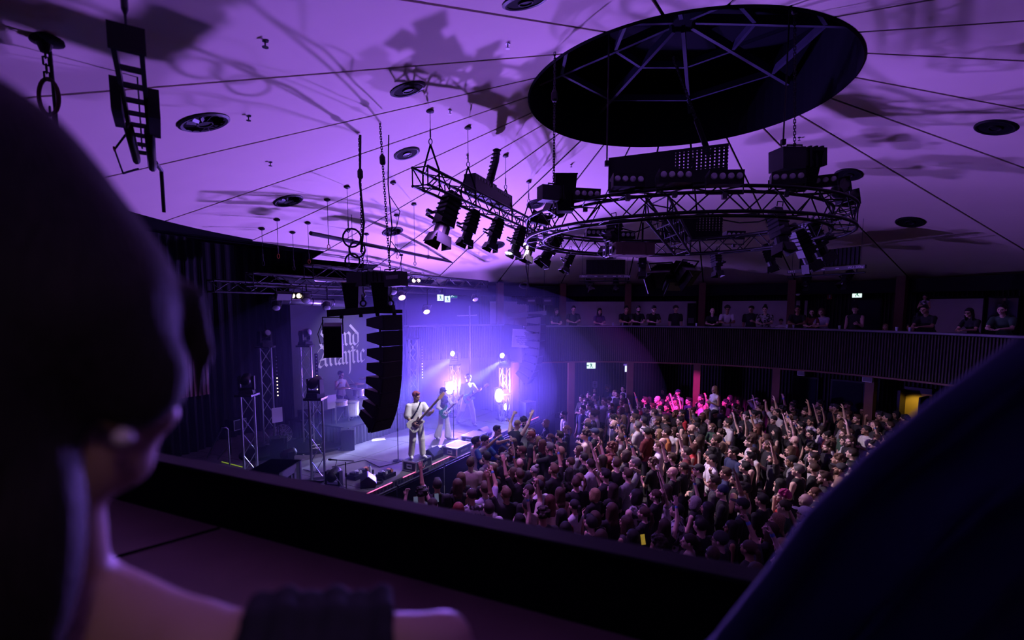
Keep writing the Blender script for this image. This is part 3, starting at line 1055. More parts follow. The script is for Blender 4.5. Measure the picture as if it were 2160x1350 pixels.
# ---------------- flood bars with four lenses, built once
def flood_proto():
    t = thing('flood_bar', 'four lamp flood', 'floodlight', Matrix.Identity(4))
    part('housing', MB().hull8([(x, y, z) for x in (-0.3, 0.3) for y, z in ((-0.12, -0.1), (-0.12, 0.1), (0.1, -0.12), (0.14, 0.12))]), BLACK, t)
    for k in range(4):
        part('lamp', MB().lathe([(0.062, 0), (0.05, 0.02), (0.001, 0.03)], 14, (-0.22 + k * 0.147, 0.115, 0.02), Matrix.Rotation(-PI / 2 + 0.08, 3, 'X')), LENS, t)
    mb = MB()
    mb.tube([(-0.33, 0, 0.0), (-0.33, 0, -0.26), (0.33, 0, -0.26), (0.33, 0, 0.0)], 0.015, 6)
    part('yoke', mb, BLACK, t)
    part('clamp', MB().box((0, 0, -0.3), (0.08, 0.08, 0.1)), DARKM, t)
    return t


PF = flood_proto()
FG = 'four lamp uplight floods on the ring'
for px, py, Y, yd, s, lab in [(1235, 412, 7.9, (0.2, -1, 0), 0.62, 'four lamp flood standing on the ring next to the near hoist'), (1323, 385, 7.3, (0.1, -1, 0.2), 0.66, 'four lamp flood in front of the wide perforated panel, hoist side'),
                              (1422, 376, 7.0, (0.0, -1, 0.2), 0.66, 'four lamp flood in front of the wide perforated panel, slotted end'), (1528, 378, 6.9, (-0.05, -1, 0.1), 0.66, 'four lamp flood overlapping the slotted end of the wide panel'),
                              (1660, 378, 7.3, (-0.3, -1, 0.1), 0.62, 'four lamp flood below the far hoist'), (1733, 384, 7.8, (-0.6, -1, 0), 0.6, 'four lamp flood on the curved end of the ring'),
                              (1548, 497, 12.5, (0.1, -1, 0), 0.7, 'four lamp flood on the far rim near the smaller panel'), (1255, 492, 12.3, (0.1, -1, 0), 0.66, 'four lamp flood on the far rim facing away near the stage'), (1318, 497, 12.4, (0, -1, 0), 0.66, 'four lamp flood on the far rim behind the projector')]:
    place(PF, frame(pix(px, py, Y), yd) @ Matrix.Scale(s * 1.15, 4), lab, FG)
# black par cans on the curved end
for px, py, Y, aim, lab in [(1770, 398, 8.3, (0.6, 0.5, 0.5), 'par can tilted up on the curved end of the ring'), (1785, 420, 8.6, (0.9, 0.3, 0.25), 'lower par can turned outward on the curved end of the ring'), (1172, 440, 8.6, (-0.6, -0.3, 0.35), 'par can below the near hoist on the ring'), (1140, 462, 9.4, (-0.9, 0.2, 0.3), 'pale fronted par can at the joint of ring and straight truss')]:
    t = thing('par_can', lab, 'spotlight', frame(pix(px, py, Y), aim))
    M = Matrix.Rotation(-PI / 2, 3, 'X')
    part('can', MB().lathe([(0.06, -0.18), (0.1, -0.14), (0.12, 0.1), (0.13, 0.14), (0.12, 0.14)], 14, (0, 0, 0), M), BLACK, t)
    part('gel_frame', MB().box((0, 0.15, 0), (0.26, 0.01, 0.26)), BLACK, t)
    part('yoke', MB().tube([(-0.14, 0, 0), (-0.14, 0, -0.2), (0.14, 0, -0.2), (0.14, 0, 0)], 0.012, 6), BLACK, t)


# ---------------- chain hoists
def hoist(p, ydir, lab, s=1.0, ztop=None, grp='electric chain hoists'):
    """hoist body hung on its own chain; p is the body centre"""
    t = thing('chain_hoist', lab, 'hoist', frame(p, ydir), grp)
    part('motor', MB().box((0.0, -0.2 * s, 0.02), (0.2 * s, 0.3 * s, 0.2 * s)), BLACK, t)
    part('gear_case', MB().box((0, 0.1 * s, 0.0), (0.24 * s, 0.3 * s, 0.24 * s)), CASE, t)
    for y in (-0.28, -0.2, -0.12):
        part('cooling_rib', MB().box((0, y * s, 0.02), (0.23 * s, 0.03 * s, 0.23 * s)), BLACK, t)
    part('handle', MB().tube([(0, -0.1 * s, 0.11 * s), (0, -0.1 * s, 0.17 * s), (0, 0.1 * s, 0.17 * s), (0, 0.1 * s, 0.13 * s)], 0.012, 6), BLACK, t)
    part('hook', MB().tube([(0, 0, -0.12 * s), (0, 0, -0.2 * s), (0.05 * s, 0, -0.26 * s), (0.0, 0, -0.31 * s), (-0.05 * s, 0, -0.26 * s)], 0.016 * s, 8), STEEL, t)
    part('name_plate', MB().box((0.122 * s, 0.1 * s, 0.03), (0.006, 0.22 * s, 0.06 * s)), LEDGE, t)
    zt = zceil(p[0], p[1]) if ztop is None else ztop
    ch = chain_mb((0, 0, 0.12 * s), (0, 0, zt - p[2] - 0.03), 0.055, 0.014)
    part('load_chain', ch, BLACK, t)
    part('chain_guide', MB().lathe([(0.03, zt - p[2] - 0.75), (0.05, zt - p[2] - 0.72), (0.05, zt - p[2] - 0.62), (0.03, zt - p[2] - 0.58)], 10), BLACK, t)
    return t


def chain_bag(p, lab, w=0.3, h=0.42):
    t = thing('chain_bag', lab, 'bag', Matrix.Translation(Vector(p)), 'chain bags below the hoists')
    part('bag', MB().hull8([(x * (1 if z > 0 else 0.72), y * (1 if z > 0 else 0.7), z) for x in (-w / 2, w / 2) for y in (-w / 2, w / 2) for z in (-h / 2, h / 2)]), BLACKM, t)
    part('rim', MB().tube([(-w / 2, -w / 2, h / 2), (w / 2, -w / 2, h / 2), (w / 2, w / 2, h / 2), (-w / 2, w / 2, h / 2), (-w / 2, -w / 2, h / 2)], 0.012, 6), RUBBER, t)
    return t


hoist(pix(1168, 410, 8.0), (-1, -0.35, 0), 'electric chain hoist on the stage side of the ring', 0.95, zceil(*pix(1168, 410, 8.0)[:2]))
chain_bag(pix(1192, 410, 8.1), 'black chain bag below the hoist on the stage side of the ring', 0.34, 0.55)
hoist(pix(1676, 338, 7.5), (-1, -0.2, -0.06), 'electric chain hoist over the far floods with a rounded lid', 1.25, Z_OC + 0.9)
chain_bag(pix(1690, 362, 7.6), 'black chain bag hanging under the lid of the far hoist', 0.4, 0.5)
t = thing('lifting_chain', 'thick slanting chain from the lantern to the wide panel', 'chain', pix(1495, 325, 8.0))
part('links', chain_mb((0, 0, 0), pix(1420, 120, 9.9) - pix(1495, 325, 8.0), 0.07, 0.02), BLACK, t)
part('sleeve', MB().tube([(0, 0, 0), (pix(1420, 120, 9.9) - pix(1495, 325, 8.0)) * 0.3], 0.045, 8), BLACKM, t)
for px, py, pt, lab in [(1280, 345, 312, 'thin hanging rod behind the wide panel'), (1652, 300, 245, 'thin hanging rod next to the far hoist chain')]:
    b = pix(px, py, 7.9)
    t = thing('hanging_rod', lab, 'rod', b)
    part('rod', MB().tube([(0, 0, 0), (0, 0, zceil(b.x, b.y) + 0.3 - b.z)], 0.012, 6), BLACK, t)
    part('clamp', MB().box((0, 0, 0), (0.06, 0.06, 0.08)), BLACK, t)


# ---------------- projector below the ring
c, yd, wd = facing_span(1285, 532, 1378, 522, 8.6, 8.2)
M = frame(c, Vector((-1.0, -0.15, 0)))
t = thing('projector', 'grey brown projector in a cradle below the ring', 'projector', M)
PROJ = mat('warm_grey_casing', (0.2, 0.13, 0.12), 0.5)
part('body', MB().box((0, 0, 0), (0.42, 0.66, 0.2)), PROJ, t)
part('lens', MB().lathe([(0.075, 0), (0.09, 0.05), (0.07, 0.05), (0.06, 0.01)], 16, (0, 0.33, 0), Matrix.Rotation(-PI / 2, 3, 'X')), GLASSD, t)
mb = MB()
for x0, x1, z0, z1 in [(-0.21, -0.1, -0.09, 0.0), (-0.21, -0.1, 0.02, 0.09), (0.1, 0.21, -0.09, 0.0), (0.1, 0.21, 0.02, 0.09), (-0.09, 0.09, -0.12, 0.13)]:
    mb.tube([(x0, 0.4, z0), (x1, 0.4, z0), (x1, 0.4, z1), (x0, 0.4, z1), (x0, 0.4, z0)], 0.012, 6)
part('front_cage', mb, WHITE, t)
part('vent_grille', MB().box((0.212, -0.05, 0.0), (0.006, 0.3, 0.1)), BLACK, t)
for y in (-0.2, 0.2):
    part('cradle_strap', MB().box((0, y, 0.0), (0.44, 0.04, 0.22)), PROJ, t)
    part('drop_arm', MB().tube([(0, y, 0.1), (0, y, 0.45)], 0.018, 6), BLACK, t)

# cluster of moving lights at the end of the cross truss
for px, py, Y, aim, s, lab in [(1400, 580, 10.2, (-0.5, -0.6, -0.6), 1.2, 'large black scoop light in the cluster below the ring'), (1440, 575, 10.0, (0.4, -0.6, -0.6), 1.2, 'large black scoop light with a bright strip in the cluster'), (1418, 592, 10.0, (0.0, -0.5, -0.8), 0.9, 'lower black scoop light of the cluster below the ring')]:
    t = thing('scoop_light', lab, 'floodlight', frame(pix(px, py, Y), aim) @ Matrix.Scale(s, 4))
    part('hood', MB().hull8([(x * k, y, z * k) for x in (-0.2, 0.2) for y, k in ((-0.16, 0.6), (0.16, 1.0)) for z in (-0.16, 0.16)]), BLACK, t)
    for k in range(4):
        part('fin', MB().box((0, -0.14 + k * 0.05, 0), (0.3 + k * 0.03, 0.01, 0.26 + k * 0.02)), BLACKM, t)
    part('door', MB().box((0.16, 0.24, 0), (0.02, 0.18, 0.3), Matrix.Rotation(-0.4, 3, 'Z')), BLACK, t)
    part('yoke', MB().tube([(-0.2, 0, 0), (-0.2, 0, 0.24), (0.2, 0, 0.24), (0.2, 0, 0)], 0.014, 6), BLACK, t)

# loose cable swags on the ring
for pts, lab in [([(1520, 463), (1560, 470), (1600, 468), (1640, 455)], 'black cable sagging between ring and far rim'), ([(1300, 478), (1340, 490), (1390, 470)], 'black cable looped under the near chord of the ring')]:
    P = [pix(a, b, 8.6 + 0.2 * i) for i, (a, b) in enumerate(pts)]
    t = thing('cable', lab, 'cable', P[0])
    part('run', MB().tube([p - P[0] for p in P], 0.011, 6), RUBBER, t, True)
    part('tie', MB().box((0, 0, 0), (0.03, 0.03, 0.03)), RUBBER, t)

# ---------------- light bars hung in front of the far balcony, each with a dark panel and spots
for (a, b, z, lab, txt) in [((1222, 583), (1330, 583), 6.02, 'light bar with load markings hung before the far windows', ('LBH-1', 'WLL 200kg')), ((1662, 574), (1826, 562), 6.05, 'light bar with load markings hung beyond the ring end', ('LBH-2', 'WLL 200kg'))]:
    p, q = pixz(a[0], a[1], z), pixz(b[0], b[1], z)
    F = frame((p + q) / 2, Vector((-(q - p).y, (q - p).x, 0)))      # local +Y away from camera
    L = (q - p).length
    t = thing('light_bar', lab, 'light bar', F)
    part('beam', MB().box((0, 0, 0), (L, 0.08, 0.1)), mat('grey_bar_paint', (0.1, 0.1, 0.12), 0.6), t)
    part('pipe', MB().tube([(-L / 2, 0, -0.16), (L / 2, 0, -0.16)], 0.024, 8), BLACK, t)
    for x in (-0.4, 0, 0.4):
        part('drop_bracket', MB().box((x * L, 0, -0.09), (0.02, 0.03, 0.14)), BLACK, t)
    for x in (-0.44, 0.44):
        zz = zceil((F @ Vector((x * L, 0, 0))).x, (F @ Vector((x * L, 0, 0))).y) - z
        part('hanger', MB().tube([(x * L, 0, 0.05), (x * L, 0, zz)], 0.006, 5), DARKM, t)
    for s, x in zip(txt, (-L / 2 + 0.16, L / 2 - 0.24)):
        o = obj('lettering', text_mesh(s, 0.09, LETTER), t)
        o.matrix_basis = Matrix.Translation((x, -0.045, 0)) @ Matrix.Rotation(PI / 2, 4, 'X')
    for x in (-0.18, 0.0, 0.18):
        part('lettering', MB().box((x * L, -0.043, 0.0), (0.1, 0.004, 0.02)), LETTER, t)
    pn = thing('acoustic_panel', ['dark upright panel above the light bar before the far windows', 'dark ribbed panel above the light bar beyond the ring end'][txt[0] == 'LBH-2'], 'panel', F @ Matrix.Translation((0.02 * L, 0.1, 0.33)))
    part('sheet', MB().box((0, 0, 0), (L * 0.76, 0.04, 0.5)), PERF, pn)
    for k in range(16):
        part('rib', MB().box((-L * 0.37 + k * L * 0.74 / 15, -0.03, 0), (0.03, 0.03, 0.5)), PERF, pn)
    for k, x in enumerate((-0.25, 0.22)):
        o = copy_tree(PROTO_P, F @ Matrix.Translation((x * L, 0, -0.17)) @ Matrix.Rotation(math.radians([200, 170][k]), 4, 'Z') @ Matrix.Rotation(-0.9, 4, 'X') @ Matrix.Scale(0.62, 4))
        o['label'], o['group'] = 'small spotlight under the light bar ' + ('before the far windows' if txt[0] == 'LBH-1' else 'beyond the ring end'), GRP

# ---------------- hanging wires without a load near the stage drape, plus the long scaffold bar
WIRES = [(552, 481, 560, 0), (584, 462, 545, 1), (617, 489, 570, 0), (649, 469, 556, 1), (690, 420, 525, 1), (732, 393, 490, 0), (734, 484, 560, 0), (773, 493, 560, 0), (836, 453, 545, 1), (873, 430, 560, 0), (846, 537, 580, 0), (829, 384, 390, 1)]
for i, (px, p0, p1, hk) in enumerate(WIRES):
    for k in range(1, 6000):
        q = pix(px, p0, 0.004 * k)
        if q.z > zceil(q.x, q.y):
            break
    z1 = max(pix(px, p1, q.y).z, 4.9)
    rigging_wire((q.x, q.y), z1, 'empty rigging wire with orange link above the stage' if hk else 'empty rigging wire with dark shackle above the stage', hk, grp='empty rigging wires over the stage, orange or dark')
p, q = Vector((-4.57, 11.51, 6.6)), Vector((-1.64, 20.01, 6.6))
q = p.lerp(q, 0.93)
t = thing('scaffold_bar', 'long dark scaffold bar hung under the ceiling over the stage edge', 'bar', p)
part('tube', MB().tube([Vector((0, 0, 0)), q - p], 0.05, 8), BLACK, t)
for f in (0.18, 0.42, 0.66, 0.9):
    c = p.lerp(q, f)
    part('hanger', MB().tube([c - p, c - p + Vector((0, 0, zceil(c.x, c.y) - c.z + 0.03))], 0.008, 5), DARKM, t)
    part('clamp', MB().box(c - p, (0.09, 0.09, 0.12)), DARKM, t)

# ---------------- near left: hanging chain with its oval link, and the light bar seen along its length
q = Vector((-3.51, 3.94, zceil(-3.51, 3.94)))
t = thing('rigging_chain', 'rusty chain with a large oval link hung from the ceiling behind the hair', 'chain', q)
part('ceiling_plate', MB().lathe([(0.12, 0.0), (0.12, -0.02), (0.05, -0.04), (0.03, -0.1)], 16), BLACK, t)
part('upper_links', chain_mb((0, 0, -0.08), (0, 0, -0.3), 0.06, 0.016), BLACK, t)
mb = MB()
mb.tube([(0.075 * math.sin(a * PI / 12), 0, -0.42 + 0.13 * math.cos(a * PI / 12)) for a in range(25)], 0.014, 8)
part('oval_link', mb, mat('rust_steel', (0.1, 0.035, 0.03), 0.6, 0.4), t, True)
part('lower_links', chain_mb((0, 0, -0.5), (0, 0, -1.3), 0.06, 0.016), BLACK, t)
part('lead_wire', MB().tube([(0.02, 0.02, -0.08), (0.03, 0.02, -1.3)], 0.012, 6), BLACK, t)

a, b = Vector((-2.15, 2.93, 6.4)), Vector((-3.66, 5.1, 6.4))
F = frame(a, b - a)
L = (b - a).length
t = thing('lamp_ladder', 'black lighting ladder running away under the ceiling beside the hair', 'light bar', F @ Matrix.Diagonal((0.72, 1, 1, 1)))
for x in (-0.09, 0.09):
    part('rail', MB().box((x, L / 2, 0), (0.035, L, 0.09)), BLACK, t)
for k in range(9):
    part('rung', MB().box((0, L * (k + 0.5) / 9, 0.0), (0.2, 0.03, 0.03)), DARKM, t)
part('end_plate', MB().box((0, 0, 0), (0.24, 0.02, 0.14)), BLACK, t)
part('side_box', MB().box((-0.14, 0.95, -0.06), (0.08, 0.4, 0.22)), BLACK, t)
part('side_box', MB().box((0.15, 1.1, -0.05), (0.1, 0.5, 0.2)), BLACK, t)
part('tube_lamp', MB().tube([(0.1, 1.3, -0.12), (0.1, 2.4, -0.14)], 0.05, 10), DARKM, t, True)
part('tube_lamp', MB().tube([(-0.08, 1.3, -0.12), (-0.06, 2.2, -0.14)], 0.045, 10), DARKM, t, True)
part('cable_loop', MB().tube([(-0.1, 1.5, -0.1), (-0.24, 1.7, -0.2), (-0.2, 2.1, -0.3), (-0.05, 2.3, -0.2)], 0.01, 6), RUBBER, t, True)
part('cable_plug', MB().box((-0.24, 1.68, -0.2), (0.02, 0.07, 0.02)), mat('red_plug', (0.4, 0.03, 0.02), 0.5), t)
part('bracket', MB().tube([(0.14, 2.4, -0.1), (0.2, 2.7, -0.1), (0.2, 2.8, -0.5)], 0.025, 8), BLACK, t)
zt = zceil(a.x, a.y) - 6.4
part('hang_wire', MB().tube([(0, 0.06, 0.05), (0, 0.06, zt)], 0.01, 6), DARKM, t)
part('hang_wire', MB().tube([(0, L - 0.1, 0.05), (0, L - 0.1, zceil(b.x, b.y) - 6.4)], 0.01, 6), DARKM, t)
part('turnbuckle', MB().lathe([(0.01, 0.15), (0.025, 0.18), (0.025, 0.34), (0.01, 0.37)], 8, (0, 0.06, 0)), DARKM, t)


# ================================================================== main speaker columns
def speaker_column(base, fdir, ncab, lab, grp, w=0.46, d=0.5, h=0.275, tilt0=-2, dt=3.2, cabm=None, beam=True):
    """curved column of cabinets hung from a frame; base is the top front centre of the first cabinet"""
    cabm = cabm or CASE
    t = thing('line_array', lab, 'loudspeaker', frame(base, fdir))
    y, z, ang = 0.0, 0.0, 0.0
    top = MB().box((0, -d * 0.5, 0.06), (w * 0.9, d * 1.15, 0.06))
    part('flying_frame', top, BLACK, t)
    for i in range(ncab):
        ang = math.radians([0, 1, 2.5, 5, 9, 14.5, 22, 31, 40][i] * dt / 3.2)
        f = Vector((0, math.cos(ang), -math.sin(ang)))       # facing direction of this cabinet
        dn = Vector((0, -math.sin(ang), -math.cos(ang)))     # down along the front
        p = Vector((0, y, z))
        k = h * 0.52
        vs = []
        for x in (-w / 2, w / 2):
            for back in (0, 1):
                for low in (0, 1):
                    q = p + dn * (h * 0.975 if low else 0)
                    if back:
                        q = q - f * d + dn * (-k * 0.5 if low else k * 0.5)
                    vs.append(q + Vector((x, 0, 0)))
        c = part('cabinet', MB().hull8(vs), cabm, t)
        gr = MB()
        q0, q1 = p + dn * h * 0.04 + f * 0.004, p + dn * h * 0.93 + f * 0.004
        gr.hull8([q + Vector((x, 0, 0)) + f * e for x in (-w * 0.48, w * 0.48) for q in (q0, q1) for e in (0, 0.008)])
        g = part('grille', gr, mat('speaker_grille', (0.02, 0.02, 0.028), 0.7), c)
        for x in (-w / 2 - 0.008, w / 2 + 0.008):
            part('link_plate', MB().box(p + dn * h * 0.95 - f * 0.06 + Vector((x, 0, 0)), (0.012, 0.05, 0.07)), DARKM, c)
        y, z = p.y + dn.y * h, p.z + dn.z * h
    return t


PA_F = Vector((0.81, -0.59, 0))
pa_top = pix(812, 664, 8.85)
speaker_column(pa_top + PA_F * 0.2, PA_F, 8, 'black line array hung in front of the stage banner', None, 0.44, 0.44, 0.275, cabm=mat('navy_cabinet_paint', (0.03, 0.03, 0.045), 0.6))
# its bumper beam
b0, b1 = pix(693, 661, 9.05), pix(831, 651, 8.7)
F = frame((b0 + b1) / 2, b1 - b0)
t = thing('spreader_beam', 'black spreader beam carrying the near line array', 'beam', F)
L = (b1 - b0).length
part('beam', MB().box((0, 0, 0), (0.1, L, 0.12)), BLACK, t)
for y in (-0.3, 0.0, 0.25, 0.5):
    part('lug', MB().box((0, y * L, -0.08), (0.03, 0.06, 0.06)), BLACK, t)
for px, Y, bagx, lab in [(766, 9.0, 745, 'electric hoist on the beam end nearer the stage'), (824, 8.7, 806, 'electric hoist on the beam end nearer the crowd')]:
    c = pix(px, 590, Y)
    hoist(c, (0.9, -0.3, 0.05) if px > 800 else (-0.9, 0.3, 0), lab + ' over the near line array', 1.05)
    chain_bag(pix(bagx, 628, Y + 0.05), 'black chain bag hanging below the hoist of the near line array', 0.3, 0.52)
    t = thing('hook_block', 'steel hook and shackle between hoist and spreader beam', 'hook', pix(px, 640, Y), 'hook blocks on the spreader beam')
    mb = MB()
    mb.tube([(0.05 * math.sin(k * PI / 8), 0, 0.05 * math.cos(k * PI / 8)) for k in range(17)], 0.016, 6)
    part('shackle', mb, DARKM, t)
    part('eye', MB().lathe([(0.02, 0.05), (0.03, 0.07), (0.03, 0.13), (0.015, 0.15)], 8), DARKM, t)
# feed cables along the chains
for px, Y, lab in [(760, 8.95, 'bundle of black feed cables beside the hoist chain nearer the stage'), (820, 8.65, 'single feed cable beside the hoist chain nearer the crowd')]:
    top = pix(px, 285, Y)
    t = thing('feed_cable', lab, 'cable', top)
    P = [Vector((0, 0, 0)), Vector((-0.03, 0, -0.8)), Vector((0.02, 0, -1.5)), Vector((-0.05, 0.02, -2.0))]
    part('run', MB().tube(P, 0.022 if px == 760 else 0.012, 6), RUBBER, t, True)
    if px == 760:
        for k, (cx, cz, rr) in enumerate([(-0.2, -1.75, 0.16), (-0.12, -1.95, 0.14), (-0.22, -2.15, 0.13)]):
            mb = MB()
            mb.tube([(cx + rr * math.cos(a * PI / 8), 0.03 * k, cz + rr * math.sin(a * PI / 8)) for a in range(17)], 0.017, 6)
            part('coil', mb, RUBBER, t, True)
    else:
        part('loop', MB().tube([(0, 0, -1.0), (0.16, 0, -1.25), (0.1, 0, -1.5), (0, 0, -1.6)], 0.008, 6), RUBBER, t, True)
        part('loop', MB().tube([(0, 0, -1.75), (0.18, 0, -2.0), (0.14, 0, -2.2), (-0.05, 0, -2.3)], 0.008, 6), RUBBER, t, True)
# side fill speaker on the beam
F = frame(pix(703, 716, 9.0), (0.25, -0.97, 0))
t = thing('side_speaker', 'black tapered speaker in a yoke below the beam end', 'loudspeaker', F)
part('cabinet', MB().hull8([(x, y, z) for x in (-0.155, 0.155) for y, z in ((-0.2, -0.28), (-0.12, 0.3), (0.14, -0.32), (0.1, 0.24))]), CASE, t)
part('grille', MB().box((0, 0.13, -0.04), (0.28, 0.02, 0.52), Matrix.Rotation(0.07, 3, 'X')), BLACKM, t)
part('yoke', MB().tube([(-0.17, 0, 0.1), (-0.17, 0, 0.4), (0.17, 0, 0.4), (0.17, 0, 0.1)], 0.014, 6), BLACK, t)
part('cable', MB().tube([(0.16, 0, 0.35), (0.26, 0, 0.1), (0.22, 0, -0.08), (0.15, 0, -0.06)], 0.008, 6), RUBBER, t, True)
# far column
far = pix(1146, 668, 17.7)
speaker_column(far, Vector((0.86, -0.35, 0)), 9, 'purple lit line array hung before the far balcony', None, 0.6, 0.55, 0.285, -2, 3.0, mat('grey_cabinet_paint', (0.12, 0.12, 0.15), 0.6))
b0, b1 = pix(1072, 667, 17.9), pix(1153, 660, 17.5)
F = frame((b0 + b1) / 2, b1 - b0)
t = thing('spreader_beam', 'spreader beam with a purple sheen over the far line array', 'beam', F)
part('beam', MB().box((0, 0, 0), (0.12, (b1 - b0).length, 0.16)), MATS['grey_cabinet_paint'], t)
part('lug', MB().box((0, 0.2, -0.1), (0.03, 0.06, 0.06)), BLACK, t)
for px in (1114, 1148):
    hoist(pix(px, 636, 17.7), (1, 0, 0), 'electric hoist over the far line array ' + ('nearer the stage' if px == 1112 else 'nearer the crowd'), 1.1)
t = thing('feed_cable', 'looped feed cable hanging over the far line array', 'cable', pix(1112, 520, 17.7))
part('run', MB().tube([(0, 0, 0), (-0.04, 0, -0.7), (0.03, 0, -1.2), (-0.05, 0, -1.8)], 0.025, 6), RUBBER, t, True)
mb = MB()
mb.tube([(-0.1 + 0.16 * math.cos(a * PI / 8), 0, -1.35 + 0.1 * math.sin(a * PI / 8)) for a in range(17)], 0.02, 6)
part('coil', mb, RUBBER, t, True)


# ================================================================== stage
FU = frame((0, 0, 0), ST_U).to_3x3()       # local +Y along the stage front, +X towards the crowd
stg = struct('trim_10', MB().box(st(3.2, 4.1, Z_ST / 2 - 0.02), (8.2, 12.6, Z_ST - 0.06), FU), BLACKM)
stg.name = 'trim_10'
for i in range(7):
    for j in range(4):
        c = st(-3.1 + 1.0 + i * 1.8 - 0.1, 0.0 + 1.0 + j * 2.03, Z_ST - 0.025)
        part('deck_panel', MB().box(c, (2.015, 1.785, 0.05), FU), CARPET, stg)
part('skirt', drape('s', [st(-3.1, -0.02), st(9.5, -0.02)], 0.0, Z_ST - 0.03, SKIRT, 0.022, 0.12), SKIRT, stg)
part('end_skirt', drape('s', [st(-3.12, 0.0), st(-3.12, 8.0)], 0.0, Z_ST - 0.03, SKIRT, 0.022, 0.12), SKIRT, stg)
for a, b in ((-1.9, 1.15), (1.55, 4.85), (5.0, 6.3), (7.6, 9.4)):
    part('edge_light', MB().tube([st(a, -0.03, Z_ST - 0.01), st(b, -0.03, Z_ST - 0.01)], 0.012, 6), LIT_P, stg, label='glowing pink light strip along the stage edge')

# drum riser
t = thing('drum_riser', 'black skirted drum riser at the back of the stage', 'riser', st(4.3, 4.5))
part('deck', MB().box((0, 0, 0.57), (2.6, 3.0, 0.06), FU), BLACK, t)
rp = [Vector((0, 0, 0)) + ST_U * a - ST_N * b for a, b in ((-1.5, -1.3), (-1.5, 1.3), (1.5, 1.3), (1.5, -1.3))]
part('skirt', drape('s', rp, 0.0, 0.55, SKIRT, 0.02, 0.14), SKIRT, t)

# banner with the blackletter band name
t = thing('stage_banner', 'grey backdrop banner with the band name in pale blackletter', 'banner', frame(st(5.9, 6.3, 3.3), ST_N))  # local +X along -? 
Bm = t.matrix_basis
part('cloth', MB().box((0, 0.03, 0), (4.9, 0.02, 5.1)), BANNERM, t)
part('top_pipe', MB().tube([(-2.9, 0, 2.58), (2.9, 0, 2.58)], 0.06, 10), STEEL, t)

NIB = (math.cos(math.radians(42)), math.sin(math.radians(42)))


def pen(mb, pts, w, ox, oz, s, sx):
    """sweep a slanted broad nib along a line"""
    k = Vector((NIB[0] * w * s / 2 * 1.0, 0, NIB[1] * w * s / 2))
    P = [Vector((ox + x * s * sx, 0, oz + z * s)) for x, z in pts]
    for a, b in zip(P[:-1], P[1:]):
        vs = []
        for p in (a, b):
            for sg in (-1, 1):
                for y in (-0.012, 0.0):
                    vs.append(p + k * sg + Vector((0, y, 0)))
        mb.hull8(vs)


def stem(x, z0, z1):
    return [(x - 0.1, z1 - 0.06), (x, z1 - 0.16), (x, z0 + 0.16), (x + 0.12, z0 + 0.05)]


GL = {'S': (0.62, [[(0.55, 1.12), (0.42, 1.3), (0.16, 1.26), (0.06, 1.0), (0.24, 0.78), (0.48, 0.58), (0.52, 0.28), (0.3, 0.02), (0.06, 0.1), (-0.02, 0.3)], [(0.3, 1.2), (0.3, 0.12)]]),
      't': (0.42, [stem(0.1, 0, 1.32), [(-0.08, 0.96), (0.3, 0.96)]]),
      'a': (0.56, [[(0.02, 0.84), (0.2, 0.98), (0.36, 0.84), (0.36, 0.16), (0.48, 0.05)], [(0.36, 0.56), (0.1, 0.42), (0.02, 0.2), (0.14, 0.04), (0.34, 0.2)]]),
      'n': (0.6, [stem(0.08, 0, 1.0), [(0.1, 0.8), (0.3, 0.98), (0.42, 0.82), (0.42, 0.16), (0.54, 0.05)]]),
      'd': (0.56, [[(0.06, 0.78), (0.06, 0.2), (0.2, 0.03), (0.42, 0.18), (0.42, 0.82), (0.2, 1.06), (-0.16, 1.5)], [(0.06, 0.76), (0.24, 0.94), (0.42, 0.82)]]),
      'A': (0.78, [[(-0.06, 1.05), (0.1, 1.3), (0.36, 1.36), (0.5, 1.2)], [(0.5, 1.2), (0.24, 0.6), (0.04, 0.3)], [(0.5, 1.3), (0.5, 0.2), (0.64, 0.05)], [(0.08, 0.5), (0.5, 0.56)], [(0.04, 0.3), (0.0, 0.1), (0.16, 0.0), (0.36, 0.16)]]),
      'l': (0.32, [stem(0.08, 0, 1.4)]),
      'i': (0.32, [stem(0.08, 0, 1.0), [(0.05, 1.2), (0.14, 1.36)]]),
      'c': (0.44, [[(0.36, 0.8), (0.2, 0.98), (0.04, 0.76), (0.04, 0.2), (0.16, 0.03), (0.36, 0.18)]]),
      'N': (0.6, [stem(0.08, 0, 1.0), [(0.1, 0.8), (0.3, 0.98), (0.42, 0.82), (0.42, -0.45), (0.34, -0.7)]])}


def write(word, x0, z0, s, sx):
    x = x0
    for ch in word:
        adv, strokes = GL[ch]
        mb = MB()
        for p in strokes:
            pen(mb, p, 0.2, x, z0, s, sx)
        part('letter', mb, LETTER, t)
        x += adv * s * sx


# local X of the banner runs along the stage (away from the camera is -X or +X)
sgn = 1.0 if (Bm.to_3x3() @ Vector((1, 0, 0))).dot(ST_U) > 0 else -1.0
write('Stand', (4.62 - 5.9) * sgn, 0.2, 0.52, 1.32)
write('AtlaNtic', (4.52 - 5.9) * sgn, -0.5, 0.52, 1.12)


